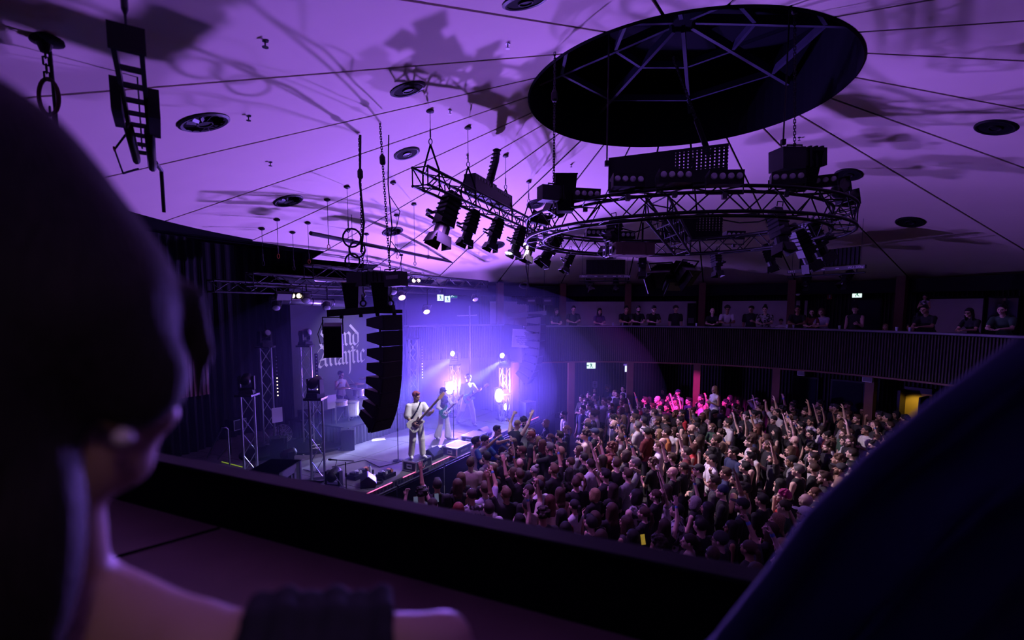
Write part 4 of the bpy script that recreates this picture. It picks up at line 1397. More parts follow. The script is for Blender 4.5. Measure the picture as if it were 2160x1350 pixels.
# ---------------- moving head lamp, built once
def head_proto():
    t = thing('moving_head', 'moving head lamp', 'stage light', Matrix.Identity(4))
    part('base', MB().hull8([(x * k, y * k, z) for x in (-0.17, 0.17) for y in (-0.15, 0.15) for z, k in ((0.0, 1.0), (0.11, 0.85))]), BLACK, t)
    mb = MB()
    mb.box((-0.16, 0, 0.27), (0.05, 0.14, 0.34)).box((0.16, 0, 0.27), (0.05, 0.14, 0.34)).box((0, 0, 0.13), (0.34, 0.14, 0.05))
    part('yoke', mb, BLACK, t)
    M = Matrix.Rotation(-PI / 2 + 0.25, 3, 'X')
    part('head', MB().lathe([(0.07, -0.2), (0.115, -0.16), (0.125, -0.02), (0.12, 0.12), (0.1, 0.18)], 16, (0, 0, 0.36), M), BLACK, t, True)
    part('lens', MB().lathe([(0.095, 0.175), (0.07, 0.195), (0.001, 0.2)], 16, (0, 0, 0.36), M), LENS, t, True)
    return t


PM = head_proto()


def tower(u, n, h, lab, w=0.29, head_aim=None, head_lab=None, rot=0.0, seg=None, lit=None, r=0.027):
    p = st(u, n)
    t = box_truss('truss_tower', lab, p + Vector((0, 0, 0.05)), p + Vector((0, 0, h)), w, w, seg or max(3, int(round(h / 0.52))), ALU, r, 0.011, (math.cos(rot), math.sin(rot), 0), None, 'truss')
    part('base_plate', MB().box(p + Vector((0, 0, 0.02)), (0.5, 0.5, 0.03)), DARKM, t, world=True)
    part('top_plate', MB().box(p + Vector((0, 0, h + 0.02)), (0.42, 0.42, 0.05)), BLACK, t, world=True)
    if head_lab:
        o = place(PM, frame(p + Vector((0, 0, h + 0.045)), head_aim or (1, -0.3, 0)), head_lab, 'moving head lamps')
        if lit:
            ln = [c for c in o.children if c.name.startswith('lens')][0]
            ln.data = ln.data.copy()
            ln.data.materials[0] = lit
        return o


tower(-0.08, 3.5, 2.0, 'short silver truss tower beside the grey subwoofer', head_aim=(-0.3, 1, 0), head_lab='dark moving head on the short tower beside the subwoofer', rot=0.5)
tower(0.38, 1.6, 2.0, 'short silver truss tower in front of the round platform', head_aim=(0.3, 1, 0), head_lab='dark moving head on the short tower in front of the round platform', rot=0.35)
tower(1.75, 5.3, 3.0, 'tall silver truss tower behind the short one by the subwoofer', head_aim=(0.8, -0.5, 0), head_lab='grey moving head on the tall tower next to the drape', rot=0.5)
tower(2.6, 4.6, 3.0, 'tall silver truss tower standing on the round platform', head_aim=(0.9, -0.3, 0), head_lab='moving head on the tall tower beside the banner', rot=0.4)
tower(6.9, 4.0, 3.0, 'tall hazy truss tower behind the bass player', rot=0.4)
tower(7.95, 2.82, 2.0, 'truss tower behind the singer carrying a glowing beam lamp', head_aim=(-0.5, -1, 0), head_lab='moving head shooting a white beam behind the singer', rot=0.45, lit=LIT_W)
tower(8.53, 0.97, 1.96, 'truss tower at the far stage corner carrying a glowing beam lamp', head_aim=(-0.6, -1, 0), head_lab='moving head shooting a white beam at the far stage corner', rot=0.45, lit=LIT_W)

# led strips on the tall towers
for u, n, lab in [(1.95, 5.1, 'upright led strip on the tall tower next to the drape'), (2.85, 4.45, 'upright led strip beside the banner lettering'), (7.05, 3.7, 'upright led strip on the hazy tower')]:
    p = st(u, n, 2.25)
    t = thing('led_strip', lab, 'light', frame(p, (0.5, -0.85, 0)))
    part('housing', MB().box((0, 0, 0.62), (0.09, 0.05, 1.3)), BLACK, t)
    for k in range(12):
        part('led', MB().lathe([(0.02, 0), (0.014, 0.012), (0.001, 0.016)], 8, (0, 0.026, 0.06 + k * 0.105), Matrix.Rotation(-PI / 2, 3, 'X')), LIT_Y if k < 6 else LENS, t)
    part('stand', MB().tube([(0, 0, 0), (0, 0, Z_ST - 2.25)], 0.015, 6), BLACK, t)

# blinders
for p, lab, s in [(BL_A, 'dazzling blinder lamp behind the singer', 1.0), (BL_B, 'dazzling blinder lamp over the far monitor desk', 1.1), (Vector((-0.24, 18.8, 1.15)), 'smaller glowing lamp low on the far tower', 0.55)]:
    t = thing('blinder', lab, 'stage light', frame(p, Vector((0.75, -1, 0))) @ Matrix.Scale(s, 4))
    part('frame', MB().box((0, -0.05, 0), (0.34, 0.08, 0.52)), BLACK, t)
    part('lamp', MB().lathe([(0.15, 0), (0.15, 0.02), (0.11, 0.05), (0.001, 0.06)], 20, (0, 0, 0), Matrix.Rotation(-PI / 2, 3, 'X') @ Matrix.Diagonal((1, 1.5, 1)).to_3x3()), LIT_BL, t, True)
    part('bracket', MB().tube([(-0.19, -0.05, 0), (-0.19, -0.05, -0.32), (0.19, -0.05, -0.32), (0.19, -0.05, 0)], 0.014, 6), BLACK, t)
    part('stand', MB().tube([(0, -0.05, -0.32), (0, -0.05, -(p.z - Z_ST) / s)], 0.02, 6), BLACK, t)

# round platform with pale crosses and a small one beside it
for u, n, r, lab in [(2.45, 4.2, 0.95, 'black round platform with pale tape crosses'), (1.15, 4.75, 0.62, 'smaller black round platform at the foot of the drape')]:
    p = st(u, n)
    t = thing('round_platform', lab, 'platform', p)
    part('disc', MB().lathe([(r, 0.0), (r, 0.07), (r - 0.03, 0.085), (0.01, 0.085)], 40), BLACK, t)
    if r > 0.8:
        for k, (dx, dy) in enumerate([(0.28, -0.5), (0.12, -0.2)]):
            for a in (0.6, 0.6 + PI / 2):
                part('tape_strip', MB().box((dx, dy, 0.088), (0.24, 0.06, 0.004), Matrix.Rotation(a, 3, 'Z')), LETTER, t)
        for k in range(5):
            a = -2.6 + k * 0.55
            part('castor', MB().lathe([(0.03, -0.01), (0.03, 0.03)], 8, ((r - 0.02) * math.cos(a), (r - 0.02) * math.sin(a), 0.0)), WHITE, t)


# ---------------- backline boxes and cabinets
def amp(p, yd, dim, lab, cat='amplifier', kind='amp_case'):
    t = thing(kind, lab, cat, frame(p, yd))
    w, d, h = dim
    part('shell', MB().box((0, 0, h / 2), (w, d, h)), BLACK, t)
    part('lid', MB().box((0, d * 0.62, h / 2), (w * 0.95, 0.07, h * 0.96)), BLACK, t)
    part('handle', MB().box((0, d * 0.2, h + 0.015), (w * 0.3, 0.03, 0.03)), RUBBER, t)
    for x in (-1, 1):
        for z in (0.03, h - 0.03):
            part('corner', MB().box((x * (w / 2 - 0.02), -d / 2 + 0.02, z), (0.05, 0.05, 0.05)), DARKM, t)
    part('tag', MB().box((-w / 2 - 0.003, 0.1 * d, h * 0.75), (0.006, 0.05, 0.12)), mat('red_sticker', (0.5, 0.04, 0.08), 0.6), t)
    part('tag', MB().box((-w / 2 - 0.003, 0.0, h * 0.2), (0.006, 0.07, 0.07)), MATS['red_sticker'], t)
    return t


amp(st(2.65, 3.05), (0.95, 0.3, 0), (0.34, 0.3, 0.62), 'open black flight case with red stickers beside the round platform', 'case', 'flight_case')
amp(st(1.05, 4.0), (0.9, 0.4, 0), (0.36, 0.36, 0.62), 'open black flight case behind the short tower by the subwoofer', 'case', 'flight_case')
amp(st(3.2, 5.4, Z_ST + 0.6), (0.6, -0.8, 0), (0.5, 0.3, 0.26), 'silver cornered case standing on the drum riser', 'case', 'flight_case')

SUBM = mat('subwoofer_paint', (0.06, 0.06, 0.068), 0.7)
def sub(c, dims, rot, lab, hand=True):
    t = thing('subwoofer', lab, 'loudspeaker', Matrix.Translation(c) @ Matrix.Rotation(rot, 4, 'Z'))
    w, d, h = dims
    part('cabinet', MB().box((0, 0, h / 2), (w, d, h)), SUBM, t)
    part('edge_trim', MB().box((0, 0, h - 0.01), (w + 0.015, d + 0.015, 0.02)), BLACK, t)
    if hand:
        part('handle_cup', MB().box((w / 2 + 0.001, 0.0, h * 0.55), (0.02, 0.26, 0.14)), BLACKM, t)
        part('handle_bar', MB().box((w / 2 + 0.012, 0.0, h * 0.55), (0.02, 0.04, 0.15)), SUBM, t)
    for x in (-1, 1):
        part('foot', MB().box((x * (w / 2 - 0.05), 0, 0.0), (0.05, d * 0.9, 0.03)), RUBBER, t)
    return t


ang = math.atan2(ST_U.y, ST_U.x)
sub(pixz(580, 982, 1.32) - Vector((0, 0, 0.62)), (0.75, 0.95, 0.62), ang - PI / 2 + 0.4, 'grey subwoofer with a square handle recess on the near stage corner')
sub(pixz(603, 1024, 1.2) + Vector((0.0, 0, -0.5)), (1.3, 0.75, 0.5), ang - PI / 2 + 0.32, 'dark subwoofer lying lower in front of the handled one', False)
sub(pixz(672, 1034, 1.1) + Vector((0.0, 0.0, -0.38)), (0.62, 0.6, 0.38), ang - PI / 2 + 0.32, 'low dark subwoofer beside the black floor lamp', False)
sub(pixz(505, 1002, 1.0) + Vector((0.0, 0.0, -0.3)), (0.8, 0.6, 0.3), ang - PI / 2 + 0.3, 'flat dark subwoofer behind the parapet by the hand rail', False)

for px, py, aim, lab in [(705, 1033, (0.2, 1, 0), 'black moving head standing on the near stage floor'), (610, 985, (0.6, 0.6, 0), 'black moving head lying behind the subwoofer'), (762, 925, (0.8, -0.4, 0), 'hazy moving head on the floor before the drum riser')]:
    place(PM, frame(pixz(px, py, Z_ST), aim) @ Matrix.Scale(1.0, 4), lab, 'moving head lamps')

# floor fan with wire guard
p = pixz(597, 932, Z_ST)
t = thing('floor_fan', 'tilted floor fan with a wire guard behind the short tower', 'fan', frame(p + Vector((0, 0, 0.26)), (0.7, -0.6, 0.35)))
for k in range(5):
    rr = 0.08 + k * 0.05
    part('guard_ring', MB().tube([(rr * math.cos(a * PI / 12), 0.1 - rr * 0.25, rr * math.sin(a * PI / 12)) for a in range(25)], 0.006, 5), STEEL, t)
for k in range(12):
    a = k * PI / 6
    part('guard_rib', MB().tube([(0.03 * math.cos(a), 0.1, 0.03 * math.sin(a)), (0.28 * math.cos(a), 0.03, 0.28 * math.sin(a)), (0.28 * math.cos(a), -0.1, 0.28 * math.sin(a))], 0.005, 5), STEEL, t)
for k in range(3):
    part('blade', MB().box((0, 0, 0), (0.04, 0.01, 0.1), Matrix.Rotation(k * 2 * PI / 3, 3, 'Y')), DARKM, t)
part('foot', MB().tube([(-0.25, -0.05, -0.2), (-0.2, 0.15, -0.32), (0.2, 0.15, -0.32), (0.25, -0.05, -0.2)], 0.012, 6), DARKM, t)

# stair hand rail and marker strip at the near end of the stage
a, b, c = pixz(432, 975, Z_ST - 0.2), pix(477, 902, 12.6), pixz(479, 960, Z_ST)
t = thing('hand_rail', 'bent steel hand rail of the stage stairs', 'rail', a)
part('top_bar', MB().tube([a - a, b + Vector((-0.08, -0.05, 0)) - a, b - a, b - a + Vector((0.03, 0.02, -0.05))], 0.02, 8), STEEL, t, True)
part('post', MB().tube([b - a + Vector((0.03, 0.02, -0.05)), Vector((b.x + 0.03, b.y + 0.02, Z_ST)) - a], 0.02, 8), STEEL, t)
part('mid_bar', MB().tube([a - a + Vector((0.25, 0, -0.05)), b - a + Vector((0.03, 0.02, -0.5))], 0.015, 8), STEEL, t)
t = thing('tape_marker', 'yellow green glow strip on the stair edge', 'marker', pixz(490, 980, Z_ST))
part('strip', MB().tube([pixz(468, 974, Z_ST + 0.01) - pixz(490, 980, Z_ST), pixz(511, 985, Z_ST + 0.01) - pixz(490, 980, Z_ST)], 0.012, 6), mat('yellow_glow_tape', (0.6, 0.75, 0.1), 0.6, 0, 0, 5, 0, (0.5, 0.7, 0.05), 0.35), t)
part('backing', MB().tube([pixz(468, 974, Z_ST) - pixz(490, 980, Z_ST), pixz(511, 985, Z_ST) - pixz(490, 980, Z_ST)], 0.018, 6), BLACK, t)

# desk rack left of the short tower
t = thing('mixing_rack', 'silver edged effects rack on a stand behind the short tower', 'rack', frame(pixz(500, 955, Z_ST), (0.8, -0.3, 0)))
part('rack_body', MB().box((0, 0, 0.85), (0.4, 0.35, 0.3)), CASE, t)
for z in (0.71, 0.99):
    part('edge_rail', MB().box((0, 0.18, z), (0.42, 0.02, 0.02)), STEEL, t)
for x in (-0.2, 0.2):
    part('edge_rail', MB().box((x, 0.18, 0.85), (0.02, 0.02, 0.3)), STEEL, t)
    part('stand_leg', MB().tube([(x, 0, 0.7), (x, 0, 0.0)], 0.018, 6), BLACK, t)
for u, n, z, lab in [(1.35, 4.35, 1.9, 'pale sheet panel leaning beside the short tower'), (2.95, 3.95, 2.05, 'pale sheet panel beside the moving head of the other short tower')]:
    t = thing('reflector_panel', lab, 'panel', frame(st(u, n, z), (0.75, -0.6, 0)))
    part('sheet', MB().box((0, 0, 0), (0.3, 0.015, 0.42)), PAPER, t)
    part('pole', MB().tube([(0, -0.02, -0.2), (0, -0.02, Z_ST - z)], 0.012, 6), DARKM, t)


# ---------------- microphone stands
def mic_stand(p, h, lab, boom=None, tri=True, round_base=False):
    t = thing('microphone_stand', lab, 'mic stand', Matrix.Translation(p))
    part('pole', MB().tube([(0, 0, 0.02), (0, 0, h)], 0.012, 8), DARKM, t)
    part('collar', MB().lathe([(0.022, h * 0.55), (0.022, h * 0.55 + 0.08)], 8), BLACK, t)
    if tri:
        for k in range(3):
            a = k * 2 * PI / 3 + 0.3
            part('leg', MB().tube([(0, 0, 0.1), (0.3 * math.cos(a), 0.3 * math.sin(a), 0.015)], 0.012, 6), BLACK, t)
    else:
        part('round_base', MB().lathe([(0.14, 0), (0.14, 0.02), (0.02, 0.04)], 20), BLACK, t)
    b = boom or [(0, 0, h), (0.12, -0.06, h + 0.01)]
    part('boom', MB().tube(b, 0.011, 6), BLACK, t)
    e = Vector(b[-1])
    d = (Vector(b[-1]) - Vector(b[-2])).normalized()
    part('microphone', MB().tube([e - d * 0.02, e + d * 0.12, e + d * 0.14, e + d * 0.19], [0.014, 0.018, 0.026, 0.02], 10), BLACK, t, True)
    return t


p = pixz(731, 1043, Z_ST)
ms = mic_stand(p, 0.75, 'low tripod microphone stand with a horizontal bar near the stage corner', [(0.2, -0.04, 0.78), (-0.22, 0.04, 0.78)])
part('cable', MB().tube([(-0.2, 0.04, 0.78), (-0.28, 0.0, 0.5), (-0.1, 0, 0.2), (0.2, 0, 0.05), (0.5, 0.2, 0.01)], 0.008, 6), LEDGE, ms, True)
p = pixz(840, 972, Z_ST)
mic_stand(p, 1.5, 'tall straight microphone stand beside the bass player with taped pole', [(0, 0, 1.5), (-0.05, 0.1, 1.62)], False)
p = pixz(957, 925, Z_ST)
mic_stand(p, 1.55, 'straight microphone stand in front of the singer', [(0.05, 0.03, 1.55), (-0.12, -0.05, 1.56)], False)
p = pixz(828, 872, Z_ST + 0.6)
mic_stand(pixz(846, 905, Z_ST), 1.25, 'boom stand with tangled cable at the riser corner', [(0, 0, 1.25), (-0.25, 0.3, 1.35)], True)

# ---------------- road cases along the stage edge
def road_case(c, yd, dims, lab):
    w, d, h = dims
    t = thing('road_case', lab, 'case', frame(c, yd))
    part('panel_body', MB().box((0, 0, h / 2), (w, d, h)), CASE, t)
    for x in (-1, 1):
        for y in (-1, 1):
            part('edge_angle', MB().box((x * w / 2, y * d / 2, h / 2), (0.035, 0.035, h)), ALU, t)
        for z in (0.015, h - 0.015):
            part('edge_angle', MB().box((x * w / 2, 0, z), (0.035, d, 0.035)), ALU, t)
    for y in (-1, 1):
        for z in (0.015, h - 0.015):
            part('edge_angle', MB().box((0, y * d / 2, z), (w, 0.035, 0.035)), ALU, t)
    part('handle_dish', MB().box((0, -d / 2 - 0.005, h * 0.5), (0.17, 0.02, 0.12)), ALU, t)
    part('handle', MB().box((0, -d / 2 - 0.018, h * 0.5), (0.1, 0.02, 0.03)), RUBBER, t)
    for k in range(5):
        part('stencil_mark', MB().box((w / 2 + 0.003, -d * 0.2 + k * d * 0.1, h * 0.52), (0.004, d * 0.06, h * 0.26)), LEDGE, t)
    return t


pc1 = pixz(880, 966, Z_ST + 0.272) - Vector((0, 0, 0.272))
road_case(pc1, ST_U, (0.42, 0.62, 0.27), 'aluminium edged road case under the bass player')
pc2 = pixz(964, 937, Z_ST + 0.27) - Vector((0, 0, 0.27))
road_case(pc2, ST_U, (0.48, 0.72, 0.27), 'empty aluminium edged road case at the stage edge before the singer')
pc3 = pixz(1001, 915, Z_ST + 0.27) - Vector((0, 0, 0.27))
road_case(pc3, ST_U, (0.48, 0.72, 0.27), 'far aluminium edged road case behind the blue shirted guard')

# wedge monitors, pedal boards, bottles, towel, cables
def wedge(c, yd, lab, s=1.0):
    t = thing('floor_monitor', lab, 'loudspeaker', frame(c, yd) @ Matrix.Scale(s, 4))
    mb = MB()
    mb.prism([(-0.22, 0), (0.2, 0), (0.24, 0.12), (-0.02, 0.34), (-0.22, 0.2)], 0.55)
    part('cabinet', mb, BLACK, t)
    a, b = Vector((0.24, 0, 0.12)), Vector((-0.02, 0, 0.34))
    F = Matrix.Rotation(math.atan2(-(b - a).z, (b - a).x), 3, 'Y')
    part('grille', MB().box((a + b) / 2 + Vector((0.008, 0, 0.008)), (0.3, 0.5, 0.012), F), DARKM, t)
    return t


wedge(st(0.72, 0.32), (-0.3, 1, 0), 'black wedge monitor at the stage edge near the coiled cable', 0.8)
wedge(st(3.2, 0.3), ST_U, 'black wedge monitor between the two near road cases', 0.85)
wedge(st(5.9, 0.3), ST_U, 'black wedge monitor beyond the empty road case', 0.85)
MATS['knob'] = mat('coloured_knobs', (0.6, 0.2, 0.1), 0.5)
for u, n, w, lab in [(1.1, 0.95, 0.62, 'pedal board with rows of switches beside the tall mic stand'), (1.35, 0.35, 0.4, 'pedal board with a red lamp at the stage edge'), (3.85, 0.32, 0.5, 'pedal board with red lamps before the empty road case')]:
    t = thing('pedal_board', lab, 'pedals', frame(st(u, n), ST_U))
    part('tray', MB().box((0, 0, 0.05), (0.3, w, 0.1)), BLACK, t)
    for k in range(4):
        part('pedal', MB().box((0.0, -w * 0.36 + k * w * 0.24, 0.13), (0.16, w * 0.18, 0.06)), [CASE, WHITE, DARKM, MATS['knob']][k % 4], t)
        part('knob', MB().lathe([(0.02, 0), (0.02, 0.03)], 8, (0.05, -w * 0.36 + k * w * 0.24, 0.16)), STEEL, t)
    part('lamp', MB().lathe([(0.014, 0), (0.001, 0.016)], 8, (-0.1, 0.05, 0.1)), mat('red_pilot', (1, 0.1, 0.1), 0.5, 0, 0, 5, 0, (1, 0.1, 0.12), 4), t)
t = thing('water_bottle', 'clear water bottle standing on a white towel', 'bottle', pixz(781, 1003, Z_ST) + Vector((0, 0, 0.03)))
part('body', MB().lathe([(0.034, 0), (0.036, 0.02), (0.036, 0.16), (0.016, 0.21), (0.016, 0.23)], 14), WHITE, t, True)
part('cap', MB().lathe([(0.018, 0.23), (0.018, 0.255)], 12), mat('blue_cap', (0.1, 0.2, 0.6), 0.5), t)
t = thing('towel', 'crumpled white towel on the deck beside the pedal board', 'towel', pixz(781, 1007, Z_ST))
g = 12
vs = [((i / g - 0.5) * 0.34, (j / g - 0.5) * 0.3, 0.012 + 0.03 * abs(math.sin(i * 1.3) * math.cos(j * 1.1 + i))) for i in range(g + 1) for j in range(g + 1)]
fs = [(i * (g + 1) + j, (i + 1) * (g + 1) + j, (i + 1) * (g + 1) + j + 1, i * (g + 1) + j + 1) for i in range(g) for j in range(g)]
TOWEL = mat('white_towel_cloth', (0.7, 0.7, 0.74), 0.95)
part('cloth', MB().add(vs, fs), TOWEL, t, True)
part('folded_edge', MB().tube([(-0.16, -0.12, 0.02), (0.0, -0.14, 0.035), (0.16, -0.11, 0.02)], 0.02, 6), TOWEL, t, True)
t = thing('towel', 'folded navy towel on the deck beside the bottle', 'towel', pixz(764, 1000, Z_ST))
part('fold', MB().box((0, 0, 0.025), (0.24, 0.2, 0.05), Matrix.Rotation(0.4, 3, 'Z')), mat('navy_towel_cloth', (0.03, 0.05, 0.13), 0.95), t)
part('top_fold', MB().box((0, 0, 0.058), (0.22, 0.16, 0.02), Matrix.Rotation(0.46, 3, 'Z')), MATS['navy_towel_cloth'], t)
t = thing('cable', 'coiled black cable on the deck near the stage corner', 'cable', pixz(790, 1018, Z_ST))
for k in range(4):
    rr = 0.2 - 0.02 * k
    part('coil', MB().tube([(rr * math.cos(a * PI / 12) + 0.02 * k, rr * math.sin(a * PI / 12), 0.012 + k * 0.012) for a in range(25)], 0.011, 6), RUBBER, t, True)
for i, (pts, lab) in enumerate([([(840, 975), (800, 985), (770, 970), (700, 985)], 'black cable running from the mic stand across the deck'), ([(735, 1045), (700, 1000), (660, 995), (640, 990)], 'black cable crossing between the near tower and tripod')]):
    P = [pixz(a, b, Z_ST + 0.012) for a, b in pts]
    t = thing('cable', lab, 'cable', P[0])
    part('run', MB().tube([q - P[0] for q in P], 0.01, 6), RUBBER, t, True)
    part('plug', MB().box((0, 0, 0), (0.05, 0.03, 0.03)), RUBBER, t)
for px, py, rz, lab in [(798, 927, 0.4, 'white set list sheet on the deck before the riser'), (926, 942, 0.3, 'white set list sheet behind the empty road case')]:
    t = thing('set_list', lab, 'paper', Matrix.Translation(pixz(px, py, Z_ST + 0.004)) @ Matrix.Rotation(rz, 4, 'Z'))
    part('sheet', MB().box((0, 0, 0), (0.42, 0.3, 0.004)), PAPER, t)
    part('tape', MB().box((0.2, 0.14, 0.003), (0.08, 0.04, 0.003)), LETTER, t)

# monitor desk at the far corner with bottles
p = pixz(1063, 885, Z_ST)
t = thing('monitor_desk', 'small black desk on a stand at the far stage corner', 'desk', frame(p, (0.5, -0.9, 0)))
part('top', MB().box((0, 0, 0.98), (0.42, 0.34, 0.05)), BLACK, t)
part('screen', MB().box((0.05, -0.05, 1.09), (0.3, 0.03, 0.2), Matrix.Rotation(-0.6, 3, 'X')), GLASSD, t)
for x in (-0.15, 0.15):
    part('leg', MB().tube([(x, 0, 0), (x, 0, 0.96)], 0.022, 8), BLACK, t)
part('foot', MB().box((0, 0, 0.02), (0.5, 0.4, 0.03)), BLACK, t)
for k, (px, py) in enumerate([(1054, 888), (1058, 889), (1063, 888)]):
    t = thing('water_bottle', 'pale water bottle standing in the row at the far stage corner', 'bottle', pixz(px, py, Z_ST), 'water bottles at the far stage corner')
    part('body', MB().lathe([(0.035, 0), (0.035, 0.17), (0.015, 0.21), (0.015, 0.23)], 10), WHITE, t, True)
    part('cap', MB().lathe([(0.018, 0.23), (0.018, 0.25)], 8), WHITE, t)
# speaker cabinet at the far end of the stage with a pale print
t = thing('far_speaker', 'grey speaker cabinet with a pale oval print at the far corner', 'loudspeaker', frame(pix(1120, 866, 18.9), (0.6, -0.9, 0)))
part('cabinet', MB().box((0, -0.25, 0), (0.5, 0.5, 0.66)), MATS['grey_cabinet_paint'], t)
part('front_print', MB().box((0, 0.004, 0), (0.4, 0.006, 0.52)), LEDGE, t)
part('oval', MB().lathe([(0.08, 0), (0.08, 0.004)], 16, (0, 0.008, 0), Matrix.Rotation(-PI / 2, 3, 'X') @ Matrix.Diagonal((0.8, 1.3, 1)).to_3x3()), BLACK, t)
part('riser', MB().box((0, -0.25, -0.33 - 0.35), (0.52, 0.52, 0.68)), BLACK, t)


# ================================================================== overhead rig over the stage
for i, (n, z, u0, u1, lab) in enumerate([(1.7, 5.75, 0.4, 8.3, 'dark overhead truss over the stage front'), (3.6, 5.62, 0.2, 8.0, 'dark overhead truss over the middle of the stage'), (5.4, 5.5, 0.3, 8.2, 'dark overhead truss over the drum riser')]):
    box_truss('overhead_truss', lab, st(u0, n, z), st(u1, n, z), 0.3, 0.3, 16, BLACK, 0.028, 0.012)
# wash lamps on it
LAMPS = [(735, 620, 13.4, LIT_M, 'small magenta lit wash lamp beside the chain bag'), (848, 628, 15.2, LIT_M, 'magenta lit wash lamp throwing the widest beam'), (900, 658, 17.0, LIT_M, 'distant magenta lit wash lamp with a narrow beam'), (583, 650, 13.8, LENS, 'wash lamp with a faint purple beam next to the drape'), (690, 650, 14.5, LENS, 'wash lamp behind the side speaker'),
         (646, 634, 13.6, LENS, 'round led wash lamp under the silver pipe'), (830, 617, 14.8, LENS, 'led wash lamp half hidden behind the near hoist'), (1003, 632, 18.4, LENS, 'dim purple lamp beyond the stage rig')]
for px, py, Y, m, lab in LAMPS:
    p = pix(px, py, Y)
    t = thing('wash_lamp', lab, 'stage light', frame(p, (0.35, -0.6, -0.7)))
    part('head', MB().lathe([(0.07, -0.22), (0.12, -0.16), (0.12, -0.02), (0.11, 0.0)], 14, (0, 0, 0), Matrix.Rotation(-PI / 2, 3, 'X')), BLACK, t)
    part('lens', MB().lathe([(0.1, 0.0), (0.06, 0.02), (0.001, 0.026)], 14, (0, 0, 0), Matrix.Rotation(-PI / 2, 3, 'X')), m, t)
    part('yoke', MB().tube([(-0.14, -0.1, 0), (-0.14, -0.1, 0.24), (0.14, -0.1, 0.24), (0.14, -0.1, 0)], 0.012, 6), BLACK, t)
    zt = 5.5 if py > 610 else 5.7
    part('drop_pipe', MB().tube([(0, -0.1, 0.24), Vector((0, -0.1, 0.24)) + frame((0, 0, 0), (0.35, -0.6, -0.7)).to_3x3().transposed() @ Vector((0, 0, max(0.1, zt - p.z - 0.2)))], 0.02, 6), BLACK, t)
for px, py, Y, lab in [(624, 624, 13.5, 'twin amber audience blinder beside the grey flood'), (790, 582, 14.2, 'twin amber audience blinder behind the hoist cables'), (878, 592, 16.5, 'twin amber audience blinder on the far part of the rig')]:
    t = thing('twin_blinder', lab, 'stage light', frame(pix(px, py, Y), (0.55, -0.8, -0.1)))
    part('box', MB().box((0, -0.06, 0), (0.34, 0.1, 0.18)), BLACK, t)
    for x in (-0.08, 0.08):
        part('lamp', MB().lathe([(0.065, 0), (0.04, 0.015), (0.001, 0.02)], 14, (x, -0.005, 0), Matrix.Rotation(-PI / 2, 3, 'X')), LIT_Y, t)
    part('yoke', MB().tube([(-0.19, -0.06, 0), (-0.19, -0.06, 0.25), (0.19, -0.06, 0.25), (0.19, -0.06, 0)], 0.012, 6), BLACK, t)
t = thing('strobe_flood', 'pale fronted strobe flood under the overhead truss next to the drape', 'stage light', frame(pix(600, 627, 13.3), (0.5, -0.6, -0.55)))
part('housing', MB().box((0, -0.06, 0), (0.42, 0.1, 0.24)), CASE, t)
part('front', MB().box((0, -0.004, 0), (0.36, 0.01, 0.2)), LENS, t)
part('yoke', MB().tube([(-0.23, -0.06, 0), (-0.23, -0.06, 0.25), (0.23, -0.06, 0.25), (0.23, -0.06, 0)], 0.012, 6), BLACK, t)
a, b = pix(572, 632, 15.2), pix(728, 640, 17.6)
t = thing('ventilation_duct', 'long pale duct pipe under the overhead rig above the banner', 'duct', a)
part('pipe', MB().tube([Vector((0, 0, 0)), b - a], 0.13, 14), STEEL, t, True)
for f in (0.2, 0.5, 0.8):
    part('strap', MB().tube([(b - a) * f - (b - a).normalized() * 0.02, (b - a) * f + (b - a).normalized() * 0.02], 0.14, 14), DARKM, t)
t = thing('pipe_stand', 'slim steel pipe with a crossbar beyond the far end of the stage', 'stand', pix(991, 690, 19.9))
part('pole', MB().tube([(0, 0, -2.6), (0, 0, 0.85)], 0.03, 8), STEEL, t)
part('crossbar', MB().tube([(-0.5, 0, 0.45), (0.3, 0, 0.48)], 0.02, 8), STEEL, t)


# ================================================================== people: one continuous surface each, from a signed distance field
def _rot(yaw=0.0, pitch=0.0, roll=0.0):
    """pitch > 0 looks up; yaw > 0 turns to the person's left"""
    return np.array(Matrix.Rotation(yaw, 3, 'Z') @ Matrix.Rotation(pitch, 3, 'X') @ Matrix.Rotation(roll, 3, 'Y'))


def cap(a, b, ra, rb, m, k=0.02):
    return ('c', np.array(a, float), np.array(b, float), ra, rb, m, k)


def ell(c, r, m, k=0.02, R=None):
    return ('e', np.array(c, float), np.array(r, float), None if R is None else np.array(R, float), None, m, k)


def sub_ell(c, r, k=0.01, R=None):
    return ('s', np.array(c, float), np.array(r, float), None if R is None else np.array(R, float), None, -1, k)


def prim_d(p, P):
    if p[0] == 'c':
        a, b = p[1], p[2]
        ba = b - a
        L = max(ba @ ba, 1e-9)
        h = np.clip(((P - a) @ ba) / L, 0, 1)
        return np.linalg.norm(P - a - h[..., None] * ba, axis=-1) - (p[3] + (p[4] - p[3]) * h)
    q = P - p[1]
    if p[3] is not None:
        q = q @ p[3]
    r = p[2]
    k0 = np.linalg.norm(q / r, axis=-1)
    k1 = np.linalg.norm(q / (r * r), axis=-1) + 1e-9
    return k0 * (k0 - 1) / k1


def prim_box(p):
    if p[0] == 'c':
        R = max(p[3], p[4])
        return np.minimum(p[1], p[2]) - R, np.maximum(p[1], p[2]) + R
    R = float(np.max(p[2])) if p[3] is not None else p[2]
    return p[1] - R, p[1] + R


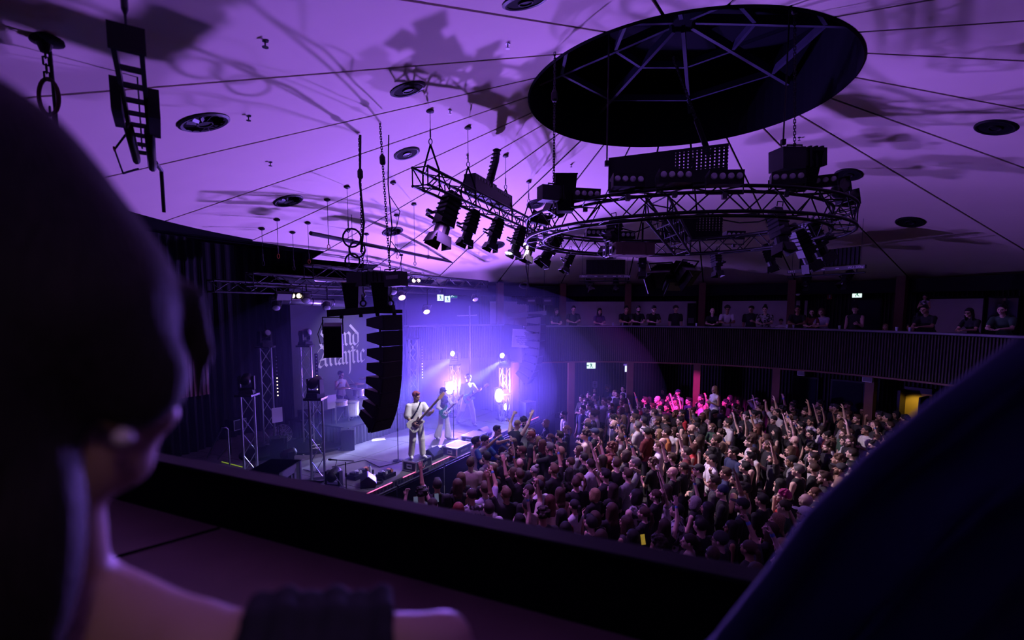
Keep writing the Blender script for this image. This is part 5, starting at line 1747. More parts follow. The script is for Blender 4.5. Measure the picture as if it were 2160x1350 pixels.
def sdf_mesh(name, prims, vox, mats, smooth=True):
    pos = [p for p in prims if p[0] != 's']
    lo = np.min([prim_box(p)[0] for p in pos], axis=0) - 3 * vox
    hi = np.max([prim_box(p)[1] for p in pos], axis=0) + 3 * vox
    n = np.ceil((hi - lo) / vox).astype(int) + 1
    ax = [lo[i] + vox * np.arange(n[i]) for i in range(3)]
    D = np.full(n, 1.0, np.float32)
    for p in prims:
        a, b = prim_box(p)
        m = 0.05 + p[6]
        i0 = np.maximum(((a - m - lo) / vox).astype(int), 0)
        i1 = np.minimum(((b + m - lo) / vox).astype(int) + 2, n)
        if np.any(i1 <= i0):
            continue
        sl = tuple(slice(i0[i], i1[i]) for i in range(3))
        G = np.stack(np.meshgrid(*[ax[i][sl[i]] for i in range(3)], indexing='ij'), -1)
        d = prim_d(p, G)
        cur = D[sl]
        k = p[6]
        if p[0] == 's':
            h = np.clip(k - np.abs(cur + d), 0, None) / k
            D[sl] = np.maximum(cur, -d) + h * h * k * 0.25
        else:
            h = np.clip(k - np.abs(cur - d), 0, None) / k
            D[sl] = np.minimum(cur, d) - h * h * k * 0.25
    ins = D < 0
    # surface nets
    cn = n - 1
    acc = np.zeros((*cn, 3), np.float32)
    cnt = np.zeros(cn, np.float32)
    edges = []
    for axis in range(3):
        s0 = [slice(None)] * 3
        s1 = [slice(None)] * 3
        s0[axis] = slice(0, -1)
        s1[axis] = slice(1, None)
        A, B = D[tuple(s0)], D[tuple(s1)]
        ix = np.argwhere((A < 0) != (B < 0))
        if len(ix) == 0:
            continue
        a = A[tuple(ix.T)]
        b = B[tuple(ix.T)]
        t = a / (a - b)
        P = ix.astype(np.float32)
        P[:, axis] += t
        o1, o2 = [(1, 2), (2, 0), (0, 1)][axis]
        ok = (ix[:, o1] > 0) & (ix[:, o2] > 0) & (ix[:, o1] < cn[o1]) & (ix[:, o2] < cn[o2])
        ix, P, a = ix[ok], P[ok], a[ok]
        quad = []
        for d1, d2 in ((0, 0), (1, 0), (1, 1), (0, 1)):
            c = ix.copy()
            c[:, o1] -= d1
            c[:, o2] -= d2
            quad.append(c)
            np.add.at(acc, tuple(c.T), P)
            np.add.at(cnt, tuple(c.T), 1)
        edges.append((np.stack(quad, 1), a < 0))
    idx = -np.ones(cn, int)
    used = np.argwhere(cnt > 0)
    idx[tuple(used.T)] = np.arange(len(used))
    V = acc[tuple(used.T)] / cnt[tuple(used.T)][:, None] * vox + lo
    F = []
    for quad, flip in edges:
        f = idx[quad[..., 0], quad[..., 1], quad[..., 2]]
        f[~flip] = f[~flip][:, ::-1]
        F.append(f)
    F = np.concatenate(F)
    cen = V[F].mean(1)
    best = np.full(len(F), 9.0)
    mi = np.zeros(len(F), int)
    for p in pos:
        d = prim_d(p, cen)
        w = d < best
        best[w] = d[w]
        mi[w] = p[5]
    me = bpy.data.meshes.new(name)
    me.vertices.add(len(V))
    me.vertices.foreach_set('co', V.astype(np.float32).ravel())
    me.loops.add(len(F) * 4)
    me.loops.foreach_set('vertex_index', F.astype(np.int32).ravel())
    me.polygons.add(len(F))
    me.polygons.foreach_set('loop_start', np.arange(0, len(F) * 4, 4, dtype=np.int32))
    me.polygons.foreach_set('material_index', mi.astype(np.int32))
    me.polygons.foreach_set('use_smooth', np.ones(len(F), bool))
    for m in mats:
        me.materials.append(m)
    me.update(calc_edges=True)
    me.validate()
    return me


# material indices of a body
SK, SH, PT, SO, EY, LP, AC = 0, 1, 2, 3, 4, 5, 6
SKIN = mat_skin()
SHIRT = mat_obj('shirt_cloth', 0.85, 0.3, 25)
PLAID = mat_obj('plaid_cloth', 0.85, 0.0, 25, 'plaid')
BLOTCH = mat_obj('printed_cloth', 0.85, 0.0, 25, 'blotch')
HAIR = mat_obj('hair', 0.7, 0.5, 40, 'strand')
PANTS = mat('dark_trousers', (0.025, 0.025, 0.032), 0.9)
SHOES = mat('dark_shoes', (0.03, 0.03, 0.03), 0.6)
EYES = mat('eyes', (0.03, 0.025, 0.02), 0.3)
LIPS = mat('lips', (0.35, 0.13, 0.12), 0.5)
ACC = mat('wristband', (0.15, 0.3, 0.7), 0.6)
BODYM = [SKIN, SHIRT, PANTS, SHOES, EYES, LIPS, ACC]


def vn(v):
    v = np.array(v, float)
    return v / np.linalg.norm(v)


def hand(prims, W, f, nrm, side, curl=0.3, spread=0.15, s=1.0, fingers=None):
    """palm with five fingers. f: towards fingertips, nrm: palm normal, side: +1 thumb on f x nrm side"""
    f, nrm = vn(f), vn(nrm)
    nrm = vn(nrm - f * (nrm @ f))
    x = np.cross(f, nrm) * side
    R = np.stack([x, f, nrm], 1)
    prims.append(ell(W + f * 0.05 * s, np.array([0.043, 0.056, 0.019]) * s, SK, 0.012, R))
    ln = [0.92, 1.05, 1.0, 0.8]
    for i in range(4):
        b = W + f * 0.085 * s + x * (0.031 - 0.0205 * i) * s
        d0 = vn(f + x * spread * (1.5 - i) * 0.5)
        c = curl if fingers is None else fingers[i]
        a1, a2 = c * 0.9, c * 2.0
        d1 = d0 * math.cos(a1) + nrm * math.sin(a1)
        d2 = d0 * math.cos(a2) + nrm * math.sin(a2)
        j = b + d1 * 0.045 * ln[i] * s
        e = j + d2 * 0.042 * ln[i] * s
        prims.append(cap(b, j, 0.0105 * s, 0.0098 * s, SK, 0.004))
        prims.append(cap(j, e, 0.0098 * s, 0.0085 * s, SK, 0.004))
    b = W + f * 0.025 * s + x * 0.036 * s
    j = b + vn(x * 0.75 + f * 0.6 + nrm * 0.35) * 0.045 * s
    e = j + vn(x * 0.25 + f * 0.9 + nrm * (0.3 + curl * 0.6)) * 0.035 * s
    prims.append(cap(b, j, 0.0135 * s, 0.0115 * s, SK, 0.008))
    prims.append(cap(j, e, 0.0115 * s, 0.0095 * s, SK, 0.004))


def head_prims(prims, C, R, jaw=1.0):
    """C: head centre (eye level), R: 3x3 rotation, face along +Y"""
    T = lambda v: C + R @ np.array(v, float)
    prims.append(ell(T((0, -0.014, 0.032)), (0.077, 0.098, 0.09), SK, 0.02, R))
    prims.append(ell(T((0, 0.03, -0.04)), (0.062 * jaw, 0.064, 0.078), SK, 0.03, R))
    prims.append(ell(T((0, 0.066, -0.096)), (0.027 * jaw, 0.024, 0.022), SK, 0.025, R))
    prims.append(cap(T((-0.045, 0.076, 0.022)), T((0.045, 0.076, 0.022)), 0.015, 0.015, SK, 0.015))
    for s in (-1, 1):
        prims.append(sub_ell(T((s * 0.031, 0.102, -0.002)), (0.02, 0.02, 0.014), 0.012, R))
        prims.append(ell(T((s * 0.031, 0.078, -0.002)), (0.0135, 0.0125, 0.011), EY, 0.002, R))
        prims.append(ell(T((s * 0.046, 0.056, -0.035)), (0.024, 0.026, 0.024), SK, 0.02, R))
        prims.append(ell(T((s * 0.08, -0.012, -0.012)), (0.011, 0.021, 0.032), SK, 0.008, R))
    prims.append(cap(T((0, 0.09, 0.0)), T((0, 0.112, -0.034)), 0.0095, 0.0145, SK, 0.012))
    prims.append(cap(T((-0.02, 0.084, -0.064)), T((0.02, 0.084, -0.064)), 0.0095, 0.0095, LP, 0.006))


def body(name, arms, fem=False, sleeve='short', head=(0, 0), lean=(0, 0), legs=None, pants='slim', vox=0.0115, build=1.0, mats=None, skirt_len=0.86, shirt_mat=SH, long_top=False, extra=None, head_off=(0, 0, 0), band=False, bare=False):
    """returns (mesh, head matrix). Faces +Y, feet at z = 0, 1.75 m tall.
    arms: {+1: right, -1: left} -> (upper dir, fore dir, palm normal, curl)"""
    P = []
    lx, ly = lean
    def up(z):
        """spine: sheared above the hip"""
        k = max(0.0, z - 0.95)
        return np.array([lx * k, ly * k, 0])
    def S(x, y, z):
        return np.array([x, y, z]) + up(z)
    sw = (0.165 if fem else 0.188) * build
    hw = (0.172 if fem else 0.162) * build
    ww = (0.128 if fem else 0.15) * build
    dp = 0.112 * build
    sm = shirt_mat
    P.append(ell(S(0, 0, 1.30), ((0.148 if fem else 0.168) * build, dp * (1.1 if bare else 1.0), 0.15 if bare else 0.19), sm, 0.04))
    P.append(ell(S(0, 0.004, 1.10), (ww, dp * 0.94, 0.2), sm, 0.05))
    for s in (-1, 1):
        P.append(cap(S(s * 0.035, -0.012, 1.425), S(s * sw * 0.86, -0.005, 1.378), 0.05, 0.058, SK if bare else sm, 0.035))
    if fem:
        for s in (-1, 1):
            P.append(ell(S(s * 0.07, 0.085, 1.27), (0.062, 0.055, 0.06), sm, 0.03))
    P.append(ell(S(0, 0.0, 0.97), (hw * 1.03, dp * 1.12, 0.97 - skirt_len + 0.03), sm, 0.04))
    P.append(ell(S(0, -0.008, 0.915), (hw, dp * 1.07, 0.11), PT, 0.03))
    lg = legs or {1: ((0.1, 0.0, 0.5), (0.1, -0.03, 0.09), (0.03, 1, 0)), -1: ((-0.1, 0.0, 0.5), (-0.1, -0.03, 0.09), (-0.03, 1, 0))}
    wide = {'slim': (0.086, 0.06, 0.057, 0.042), 'loose': (0.1, 0.086, 0.086, 0.08), 'flare': (0.092, 0.075, 0.08, 0.125)}[pants]
    for s in (1, -1):
        K, A, fd = [np.array(q, float) for q in lg[s]]
        H = np.array([s * 0.088, -0.005, 0.9])
        P.append(cap(H, K, wide[0], wide[1], PT, 0.03))
        P.append(cap(K, A + (K - A) * (0.0 if pants == 'slim' else 0.06), wide[2], wide[3], PT, 0.02))
        fd = vn(fd)
        P.append(cap(A + np.array([0, 0, -0.045]) - fd * 0.02, A + np.array([0, 0, -0.052]) + fd * 0.16, 0.043, 0.035, SO, 0.02))
    for s in (1, -1):
        U, Fd, N, c = arms[s][:4]
        U, Fd = vn(U), vn(Fd)
        Sh = S(s * sw, -0.005, 1.383)
        Sh = Sh + np.array([0, 0, 0.03 if U[2] > 0.3 else 0.0])
        E = Sh + U * 0.285
        W = E + Fd * 0.245
        ar = 0.86 if fem else 1.0 * build
        P.append(cap(Sh, E, 0.05 * ar, 0.04 * ar, SK if sleeve != 'long' else sm, 0.03))
        P.append(cap(E, W, 0.04 * ar, 0.027 * ar, SK if sleeve != 'long' else sm, 0.012))
        if sleeve == 'short':
            P.append(cap(Sh, Sh + U * 0.17, 0.066 * ar, 0.064 * ar, sm, 0.03))
        elif sleeve == 'wide':
            P.append(cap(Sh, Sh + U * 0.235, 0.075 * ar, 0.09 * ar, sm, 0.03))
        elif sleeve == 'long':
            P.append(cap(Sh, E, 0.062 * ar, 0.052 * ar, sm, 0.02))
            P.append(cap(E, W - Fd * 0.03, 0.052 * ar, 0.042 * ar, sm, 0.02))
        elif sleeve == 'puff':
            P.append(cap(Sh, E, 0.07 * ar, 0.075 * ar, AC, 0.02))
            P.append(cap(E, W - Fd * 0.03, 0.075 * ar, 0.05 * ar, AC, 0.02))
        if band and s == 1:
            P.append(cap(W - Fd * 0.03, W - Fd * 0.018, 0.0325 * ar, 0.0325 * ar, AC, 0.002))
        fdir = arms[s][4] if len(arms[s]) > 4 else Fd
        fing = arms[s][5] if len(arms[s]) > 5 else None
        hand(P, W, fdir, N, s, c, 0.2, 1.0, fing)
    hp = S(0, 0.018, 1.625) + np.array(head_off)
    R = _rot(head[0], head[1])
    P.append(cap(S(0, -0.012, 1.44), hp + R @ np.array([0, -0.02, -0.045]), 0.052 if not fem else 0.046, 0.052 if not fem else 0.045, SK, 0.02))
    head_prims(P, hp, R, 0.92 if fem else 1.0)
    if extra:
        P += extra(S)
    me = sdf_mesh(name, P, vox, mats or BODYM)
    M = Matrix(R.tolist()).to_4x4()
    M.translation = Vector(hp.tolist())
    return me, M


# ---------------- hair, caps, beards: local to the head centre
def hair_mesh(kind, vox=0.009):
    P = []
    face = sub_ell((0, 0.125, -0.05), (0.085, 0.07, 0.1), 0.02)
    if kind == 'short':
        P += [ell((0, -0.026, 0.042), (0.087, 0.106, 0.098), 0, 0.02), ell((0.01, 0.04, 0.115), (0.06, 0.05, 0.026), 0, 0.02), sub_ell((0, 0.115, -0.03), (0.12, 0.088, 0.072), 0.02), sub_ell((0, 0.045, -0.125), (0.14, 0.12, 0.075), 0.02)]
    elif kind == 'buzz':
        P += [ell((0, -0.018, 0.036), (0.081, 0.102, 0.092), 0, 0.02), sub_ell((0, 0.118, -0.02), (0.12, 0.086, 0.07), 0.02), sub_ell((0, 0.045, -0.125), (0.14, 0.12, 0.078), 0.02)]
    elif kind == 'curly':
        P.append(ell((0, -0.025, 0.055), (0.092, 0.11, 0.09), 0, 0.02))
        r2 = random.Random(3)
        for i in range(46):
            a, b = r2.uniform(0, 2 * PI), r2.uniform(-0.25, 1.0)
            q = np.array([math.cos(a) * math.sqrt(1 - b * b), math.sin(a) * math.sqrt(1 - b * b), b])
            if q[1] > 0.5 and q[2] < 0.45:
                continue
            P.append(ell(np.array([0, -0.02, 0.04]) + q * np.array([0.095, 0.112, 0.1]), (0.026, 0.026, 0.026), 0, 0.008))
        P.append(sub_ell((0, 0.12, -0.03), (0.08, 0.07, 0.07), 0.02))
    elif kind == 'long':
        P += [ell((0, -0.022, 0.045), (0.09, 0.106, 0.092), 0, 0.02), ell((0, -0.075, -0.12), (0.098, 0.052, 0.2), 0, 0.04), ell((-0.078, -0.02, -0.08), (0.026, 0.055, 0.15), 0, 0.03), ell((0.078, -0.02, -0.08), (0.026, 0.055, 0.15), 0, 0.03), cap((-0.04, -0.1, -0.2), (-0.05, -0.11, -0.33), 0.045, 0.02, 0, 0.03), cap((0.04, -0.1, -0.2), (0.05, -0.115, -0.35), 0.045, 0.02, 0, 0.03), cap((0, -0.1, -0.2), (0, -0.12, -0.36), 0.045, 0.02, 0, 0.03), face]
    elif kind == 'bob':
        P += [ell((0, -0.022, 0.045), (0.092, 0.107, 0.092), 0, 0.02), ell((0, -0.06, -0.05), (0.104, 0.065, 0.1), 0, 0.04), ell((-0.082, 0.0, -0.05), (0.027, 0.055, 0.09), 0, 0.03), ell((0.082, 0.0, -0.05), (0.027, 0.055, 0.09), 0, 0.03), face]
    elif kind == 'pony':
        P += [ell((0, -0.02, 0.04), (0.086, 0.104, 0.09), 0, 0.02), sub_ell((0, 0.115, -0.02), (0.1, 0.075, 0.08), 0.02), sub_ell((0, 0.0, -0.11), (0.14, 0.12, 0.07), 0.02), ell((0, -0.13, 0.03), (0.03, 0.035, 0.03), 0, 0.02), cap((0, -0.14, 0.03), (0, -0.17, -0.08), 0.03, 0.035, 0, 0.02), cap((0, -0.17, -0.08), (0, -0.14, -0.26), 0.035, 0.012, 0, 0.02)]
    elif kind == 'bun':
        P += [ell((0, -0.02, 0.04), (0.086, 0.104, 0.09), 0, 0.02), sub_ell((0, 0.115, -0.02), (0.1, 0.075, 0.08), 0.02), sub_ell((0, 0.0, -0.11), (0.14, 0.12, 0.07), 0.02), ell((0, -0.06, 0.135), (0.048, 0.048, 0.042), 0, 0.015)]
    elif kind == 'beard':
        P += [ell((0, 0.035, -0.075), (0.066, 0.066, 0.055), 0, 0.02), ell((0, 0.07, -0.11), (0.035, 0.03, 0.03), 0, 0.02), sub_ell((0, 0.09, -0.03), (0.12, 0.06, 0.024), 0.012), sub_ell((0, -0.06, -0.05), (0.12, 0.075, 0.12), 0.02)]
    elif kind == 'cap':
        P += [ell((0, -0.018, 0.05), (0.09, 0.108, 0.085), 0, 0.02), sub_ell((0, 0.0, -0.07), (0.16, 0.17, 0.1), 0.01), ell((0, 0.12, 0.052), (0.07, 0.075, 0.008), 0, 0.008)]
    elif kind == 'beanie':
        P += [ell((0, -0.02, 0.05), (0.092, 0.108, 0.1), 0, 0.02), sub_ell((0, 0.0, -0.08), (0.16, 0.17, 0.11), 0.01)]
    return sdf_mesh(kind, P, vox, [HAIR if kind not in ('cap', 'beanie') else SHIRT])


HM = {k: hair_mesh(k) for k in ('short', 'buzz', 'curly', 'long', 'bob', 'pony', 'bun', 'beard', 'cap', 'beanie')}
gl = MB()
for s in (-1, 1):
    gl.tube([(s * 0.033 + 0.025 * math.cos(a * PI / 6), 0.1, 0.0 + 0.019 * math.sin(a * PI / 6)) for a in range(13)], 0.0035, 4)
    gl.tube([(s * 0.058, 0.1, 0.004), (s * 0.078, 0.0, 0.004)], 0.003, 4)
gl.tube([(-0.009, 0.1, 0.004), (0.009, 0.1, 0.004)], 0.003, 4)
HM['glasses'] = gl.mesh('glasses', BLACK)

# ---------------- poses of the crowd
DOWN = ((0.12, 0.02, -1), (0.04, 0.28, -1), (-0.9, 0, 0.2), 0.4)
def mirror(a):
    q = [np.array([-v[0], v[1], v[2]]) for v in a[:3]]
    return (q[0], q[1], q[2], a[3]) if len(a) == 4 else (q[0], q[1], q[2], a[3], None if a[4] is None else np.array([-a[4][0], a[4][1], a[4][2]]), a[5])


RAISE = ((0.35, 0.25, 1), (0.05, 0.3, 1), (0, 1, 0.1), 0.15)
POINT = ((0.4, 0.5, 0.8), (-0.1, 0.5, 1), (-0.3, 1, 0), 0.2, None, None)
FIST = ((0.35, 0.45, 0.75), (-0.1, 0.25, 1), (0, 1, 0), 1.3)
CHEST = ((0.25, 0.2, -1), (-0.55, 0.75, 0.3), (-0.8, 0.2, -0.2), 0.5)
PHONE = ((0.2, 0.75, -0.25), (-0.3, 0.35, 1), (-0.3, -0.9, 0.2), 0.7)
CUP = ((0.1, 0.15, -1), (-0.1, 1, 0.25), (-1, 0.1, 0), 0.8)
HEADH = ((0.75, 0.15, 0.65), (-0.85, -0.1, 0.45), (-0.5, -0.4, -0.7), 0.4)
CROSS = ((0.2, 0.25, -1), (-0.95, 0.45, 0.05), (0, -0.5, -0.8), 0.4)
RAIL = ((0.15, 0.6, -0.8), (-0.45, 0.85, -0.03), (0, 0, -1), 0.3)
HANGS = ((0.2, 0.35, -0.9), (-0.1, 0.5, -0.85), (0, 0, -1), 0.3)
FPOINT = [0.05, 1.2, 1.25, 1.2]


def P2(r, l):
    return {1: r, -1: mirror(l)}


def with_f(a, f):
    return (a[0], a[1], a[2], a[3], a[1], f)


POSES = {}
def pose(key, arms, words, **kw):
    POSES[key] = (body('person_' + key, arms, **kw), words)


pose('stand', P2(DOWN, DOWN), 'arms down', head=(0.1, 0.08))
pose('stand_f', P2(DOWN, DOWN), 'arms down', fem=True, sleeve='none', head=(-0.05, 0.1))
pose('look', P2(DOWN, CHEST), 'hand at chest', head=(-0.3, 0.15), build=1.08)
pose('look_f', P2(CHEST, CHEST), 'both hands at chest', fem=True, sleeve='short', head=(0.15, 0.12))
pose('raise', P2(RAISE, DOWN), 'one arm up', head=(0, 0.2), band=True)
pose('raise_f', P2(RAISE, CHEST), 'one arm up', fem=True, sleeve='none', head=(0, 0.2), band=True)
pose('raise_l', P2(DOWN, RAISE), 'open hand raised', head=(0.1, 0.1))
pose('point', P2(with_f(POINT, FPOINT), DOWN), 'pointing up', head=(0, 0.15), band=True)
pose('fist', P2(FIST, DOWN), 'raised fist', head=(-0.1, 0.2), build=1.05)
pose('both', P2(RAISE, RAISE), 'both arms up', fem=True, sleeve='none', head=(0, 0.15))
pose('clap', P2(PHONE, CHEST), 'hand near face', head=(0, 0.05))
pose('phone', P2(PHONE, PHONE), 'both hands raised', head=(0, 0.02))
pose('headh', P2(HEADH, DOWN), 'hand on head', head=(0, 0.05))
pose('cross', P2(CROSS, CROSS), 'folded arms', head=(0, 0.1), sleeve='long')
pose('tank', P2(DOWN, CUP), 'bare armed', sleeve='none', head=(0.25, 0.1), build=1.1)
pose('rail', P2(RAIL, RAIL), 'leaning on the rail', lean=(0, 0.42), head=(0, -0.05))
pose('rail_f', P2(RAIL, RAIL), 'leaning on the rail', lean=(0, 0.42), head=(0.1, -0.1), fem=True, sleeve='short')

HAIRC = {'black': (0.012, 0.01, 0.01), 'dark brown': (0.035, 0.018, 0.012), 'brown': (0.09, 0.045, 0.025), 'light brown': (0.2, 0.11, 0.06), 'blond': (0.45, 0.3, 0.14), 'silver': (0.45, 0.43, 0.42), 'red': (0.3, 0.05, 0.03), 'magenta': (0.6, 0.02, 0.25), 'auburn': (0.13, 0.035, 0.02), 'grey': (0.2, 0.19, 0.18), 'blue': (0.1, 0.2, 0.5)}
SHC = {'black': (0.014, 0.014, 0.017), 'charcoal': (0.045, 0.045, 0.05), 'white': (0.68, 0.67, 0.69), 'cream': (0.6, 0.52, 0.42), 'grey': (0.22, 0.22, 0.24), 'navy': (0.02, 0.03, 0.09), 'blue': (0.05, 0.13, 0.45), 'red': (0.5, 0.03, 0.04), 'orange': (0.5, 0.2, 0.06), 'maroon': (0.12, 0.015, 0.02), 'green': (0.04, 0.1, 0.06), 'yellow': (0.55, 0.45, 0.1), 'plaid': (0.5, 0.45, 0.46), 'printed': (0.42, 0.4, 0.42), 'patterned': (0.5, 0.49, 0.52), 'tan': (0.35, 0.22, 0.15), 'lavender': (0.4, 0.36, 0.5)}
BEARDS = {}


def person(loc, face, key, hair, hc, shirt, label, group, s=1.0, cat='person', beard=False, glasses=False, cap_c=None, hair_color=None, shirt_color=None):
    (me, HMx), _ = POSES[key]
    o = bpy.data.objects.new('person', me)
    COL.objects.link(o)
    rz = math.atan2(face[1], face[0]) - PI / 2
    o.matrix_basis = Matrix.Translation(Vector(loc)) @ Matrix.Rotation(rz, 4, 'Z') @ Matrix.Scale(s, 4)
    c = shirt_color or SHC[shirt]
    o.color = (*c, 1)
    if shirt in ('plaid', 'printed', 'patterned'):
        o.material_slots[SH].link = 'OBJECT'
        o.material_slots[SH].material = PLAID if shirt == 'plaid' else BLOTCH
    tag(o, label, cat, group)
    def kid(nm, m, col):
        h = bpy.data.objects.new(nm, m)
        COL.objects.link(h)
        h.parent = o
        h.matrix_basis = HMx
        h.color = (*col, 1)
        return h
    if hair in HM:
        kid({'cap': 'cap', 'beanie': 'beanie'}.get(hair, 'hair'), HM[hair], (SHC[cap_c] if cap_c else SHC['black']) if hair in ('cap', 'beanie') else (hair_color or HAIRC[hc]))
    if hair in ('cap', 'beanie'):
        kid('hair', HM['buzz'], HAIRC[hc])
    if beard:
        kid('beard', HM['beard'], HAIRC[hc if hc in HAIRC else 'dark brown'])
    if glasses:
        kid('glasses', HM['glasses'], (0, 0, 0))
    return o


# ================================================================== the band
def guitar(M, lab, body_c, guard_c, neck_c, bass=False, s=1.0):
    """local: body in the XZ plane, neck along +X, front along -Y"""
    t = thing('bass_guitar' if bass else 'electric_guitar', lab, 'guitar', M @ Matrix.Scale(s, 4))
    bm = mat('guitar_lacquer_' + lab.split()[0], body_c, 0.25, 0, 0.05)
    gm = mat('guitar_guard_' + lab.split()[0], guard_c, 0.4)
    nm = mat('guitar_neck_' + lab.split()[0], neck_c, 0.5)
    out = [(-0.2, 0.0), (-0.21, 0.1), (-0.16, 0.165), (-0.06, 0.165), (0.02, 0.12), (0.1, 0.14), (0.19, 0.17), (0.21, 0.13), (0.14, 0.06), (0.13, 0.0), (0.15, -0.06), (0.19, -0.11), (0.17, -0.15), (0.08, -0.13), (0.0, -0.12), (-0.08, -0.17), (-0.16, -0.16), (-0.21, -0.1)]
    part('body', MB().prism(out, 0.045), bm, t)
    part('pick_guard', MB().prism([(x * 0.62 + 0.03, z * 0.62 - 0.02) for x, z in out], 0.006, None, (0, -0.026, 0)), gm, t)
    L = 0.72 if bass else 0.6
    part('neck', MB().box((0.08 + L / 2, -0.03, 0), (L, 0.022, 0.05)), nm, t)
    part('fretboard', MB().box((0.08 + L / 2, -0.044, 0), (L, 0.006, 0.046)), mat('dark_fretboard', (0.04, 0.025, 0.02), 0.5), t)
    part('headstock', MB().prism([(0.08 + L, -0.03), (0.13 + L, -0.05), (0.27 + L, -0.035), (0.28 + L, 0.04), (0.14 + L, 0.045), (0.08 + L, 0.03)], 0.02, None, (0, -0.03, 0)), nm, t)
    for k in range(4 if bass else 6):
        x = 0.12 + L + k * (0.04 if bass else 0.024)
        part('tuner', MB().box((x, -0.03, 0.065 if bass else 0.055), (0.012, 0.012, 0.05)), STEEL, t)
    for x in (-0.06, 0.04):
        part('pickup', MB().box((x, -0.034, 0), (0.03, 0.012, 0.075)), BLACK, t)
    part('bridge', MB().box((-0.13, -0.03, 0), (0.03, 0.012, 0.07)), STEEL, t)
    return t


def custom(name, arms, mats_over, **kw):
    bm = list(BODYM)
    for i, m in mats_over.items():
        bm[i] = m
    return body(name, arms, mats=bm, vox=0.009, **kw)


def single(me_M, loc, face, label, hair=None, hc='black', s=1.0, hair_col=None, beard=None, cap_c=None, group=None, rot=None):
    me, HMx = me_M
    o = bpy.data.objects.new('person', me)
    COL.objects.link(o)
    rz = math.atan2(face[1], face[0]) - PI / 2
    o.matrix_basis = Matrix.Translation(Vector(loc)) @ Matrix.Rotation(rz, 4, 'Z') @ (rot if rot is not None else Matrix.Identity(4)) @ Matrix.Scale(s, 4)
    tag(o, label, 'person', group)
    for nm, key, col in ((hair, hair, hair_col or HAIRC[hc]), ('beard', beard, HAIRC[hc]), ('cap', cap_c and 'cap', cap_c)):
        if key:
            h = bpy.data.objects.new('hair' if nm == hair else nm, HM[key])
            COL.objects.link(h)
            h.parent = o
            h.matrix_basis = HMx
            h.color = (*col, 1)
    return o


W_SHIRT = mat('white_tee_cloth', (0.72, 0.7, 0.7), 0.9, 0, 0.06, 20, 0.4)
W_PANT = mat('cream_trouser_cloth', (0.68, 0.65, 0.6), 0.9, 0, 0.08, 12, 0.5)
W_SHOE = mat('white_shoe_leather', (0.7, 0.7, 0.72), 0.6)
B_VEST = mat('black_vest_cloth', (0.025, 0.024, 0.035), 0.85)
# bass player on the road case, turned to the crowd, head down
gl_r = ((0.2, 0.12, -1), (-0.35, 0.7, -0.45), (-0.7, -0.6, 0.0), 0.7)
gl_l = ((0.3, 0.45, -0.8), (0.05, 0.85, 0.35), (-0.6, -0.5, 0.4), 0.8)
BF = Vector((0.5, -0.86, 0)).normalized()
bp = pixz(880, 966, Z_ST + 0.272)
legs_b = {1: ((0.12, 0.02, 0.5), (0.14, -0.05, 0.095), (0.2, 1, 0)), -1: ((-0.12, 0.03, 0.5), (-0.14, 0.04, 0.095), (-0.2, 1, 0))}
bass_man = single(custom('bassist', {1: gl_r, -1: mirror(gl_l)}, {SH: W_SHIRT, PT: W_PANT, SO: W_SHOE}, sleeve='wide', head=(0.55, -0.3), pants='loose', build=1.06, legs=legs_b, skirt_len=0.8), bp, BF, 'bass player in a loose white tee and cream trousers on a road case', 'short', hc='red', hair_col=(0.42, 0.1, 0.1))


def gmat(man_loc, face, up_z, tilt, fwd=0.2, side=0.0, s=1.0):
    """guitar frame in front of a player: neck to the player's left and up by tilt"""
    y = Vector((face[0], face[1], 0)).normalized()      # player forward
    xl = Vector((-y.y, y.x, 0))                         # player's left
    nx = (xl * math.cos(tilt) + Vector((0, 0, 1)) * math.sin(tilt)).normalized()
    ny = -y                                             # guitar front is local -Y -> forward
    nz = nx.cross(ny)
    M = Matrix((nx, ny, nz)).transposed().to_4x4()
    M.translation = Vector(man_loc) + y * fwd + xl * side + Vector((0, 0, up_z))
    return M


guitar(gmat(bp, BF, 0.98, 0.75, 0.23, -0.1), 'white bass guitar with a dark guard held by the bass player', (0.72, 0.68, 0.62), (0.06, 0.03, 0.035), (0.35, 0.2, 0.12), True, 1.05)
t = thing('guitar_strap', 'dark patterned strap across the bass player', 'strap', Matrix.Translation(bp))
yv, xv = BF, Vector((-BF.y, BF.x, 0))
P = [xv * -0.2 + yv * 0.12 + Vector((0, 0, 1.05)), xv * -0.04 + yv * 0.16 + Vector((0, 0, 1.28)), xv * 0.09 + yv * 0.06 + Vector((0, 0, 1.47)), xv * 0.1 - yv * 0.08 + Vector((0, 0, 1.42)), xv * 0.0 - yv * 0.17 + Vector((0, 0, 1.2))]
part('webbing', MB().tube(P, 0.02, 5), BLACKM, t, True)
part('buckle', MB().box(P[1], (0.03, 0.03, 0.05)), STEEL, t)

# singer
sp = pixz(937, 926, Z_ST)
SF = Vector((0.62, -0.78, 0)).normalized()
legs_s = {1: ((0.12, -0.02, 0.5), (0.16, -0.16, 0.1), (0.3, 1, 0)), -1: ((-0.1, 0.06, 0.5), (-0.12, 0.06, 0.095), (-0.2, 1, 0))}
single(custom('singer', {1: gl_r, -1: mirror(gl_l)}, {SH: B_VEST, PT: W_PANT, SO: W_SHOE, AC: W_SHIRT}, fem=True, sleeve='puff', head=(0.4, -0.1), pants='flare', legs=legs_s, lean=(0, -0.05)), sp, SF, 'singer in a dark vest with white sleeves and flared trousers', 'bob', hc='black', cap_c=(0.03, 0.02, 0.03), s=0.95)
guitar(gmat(sp, SF, 0.92, 0.62, 0.22, -0.08), 'green electric guitar with a white guard held by the singer', (0.01, 0.16, 0.07), (0.7, 0.7, 0.7), (0.4, 0.24, 0.14), False, 0.92)
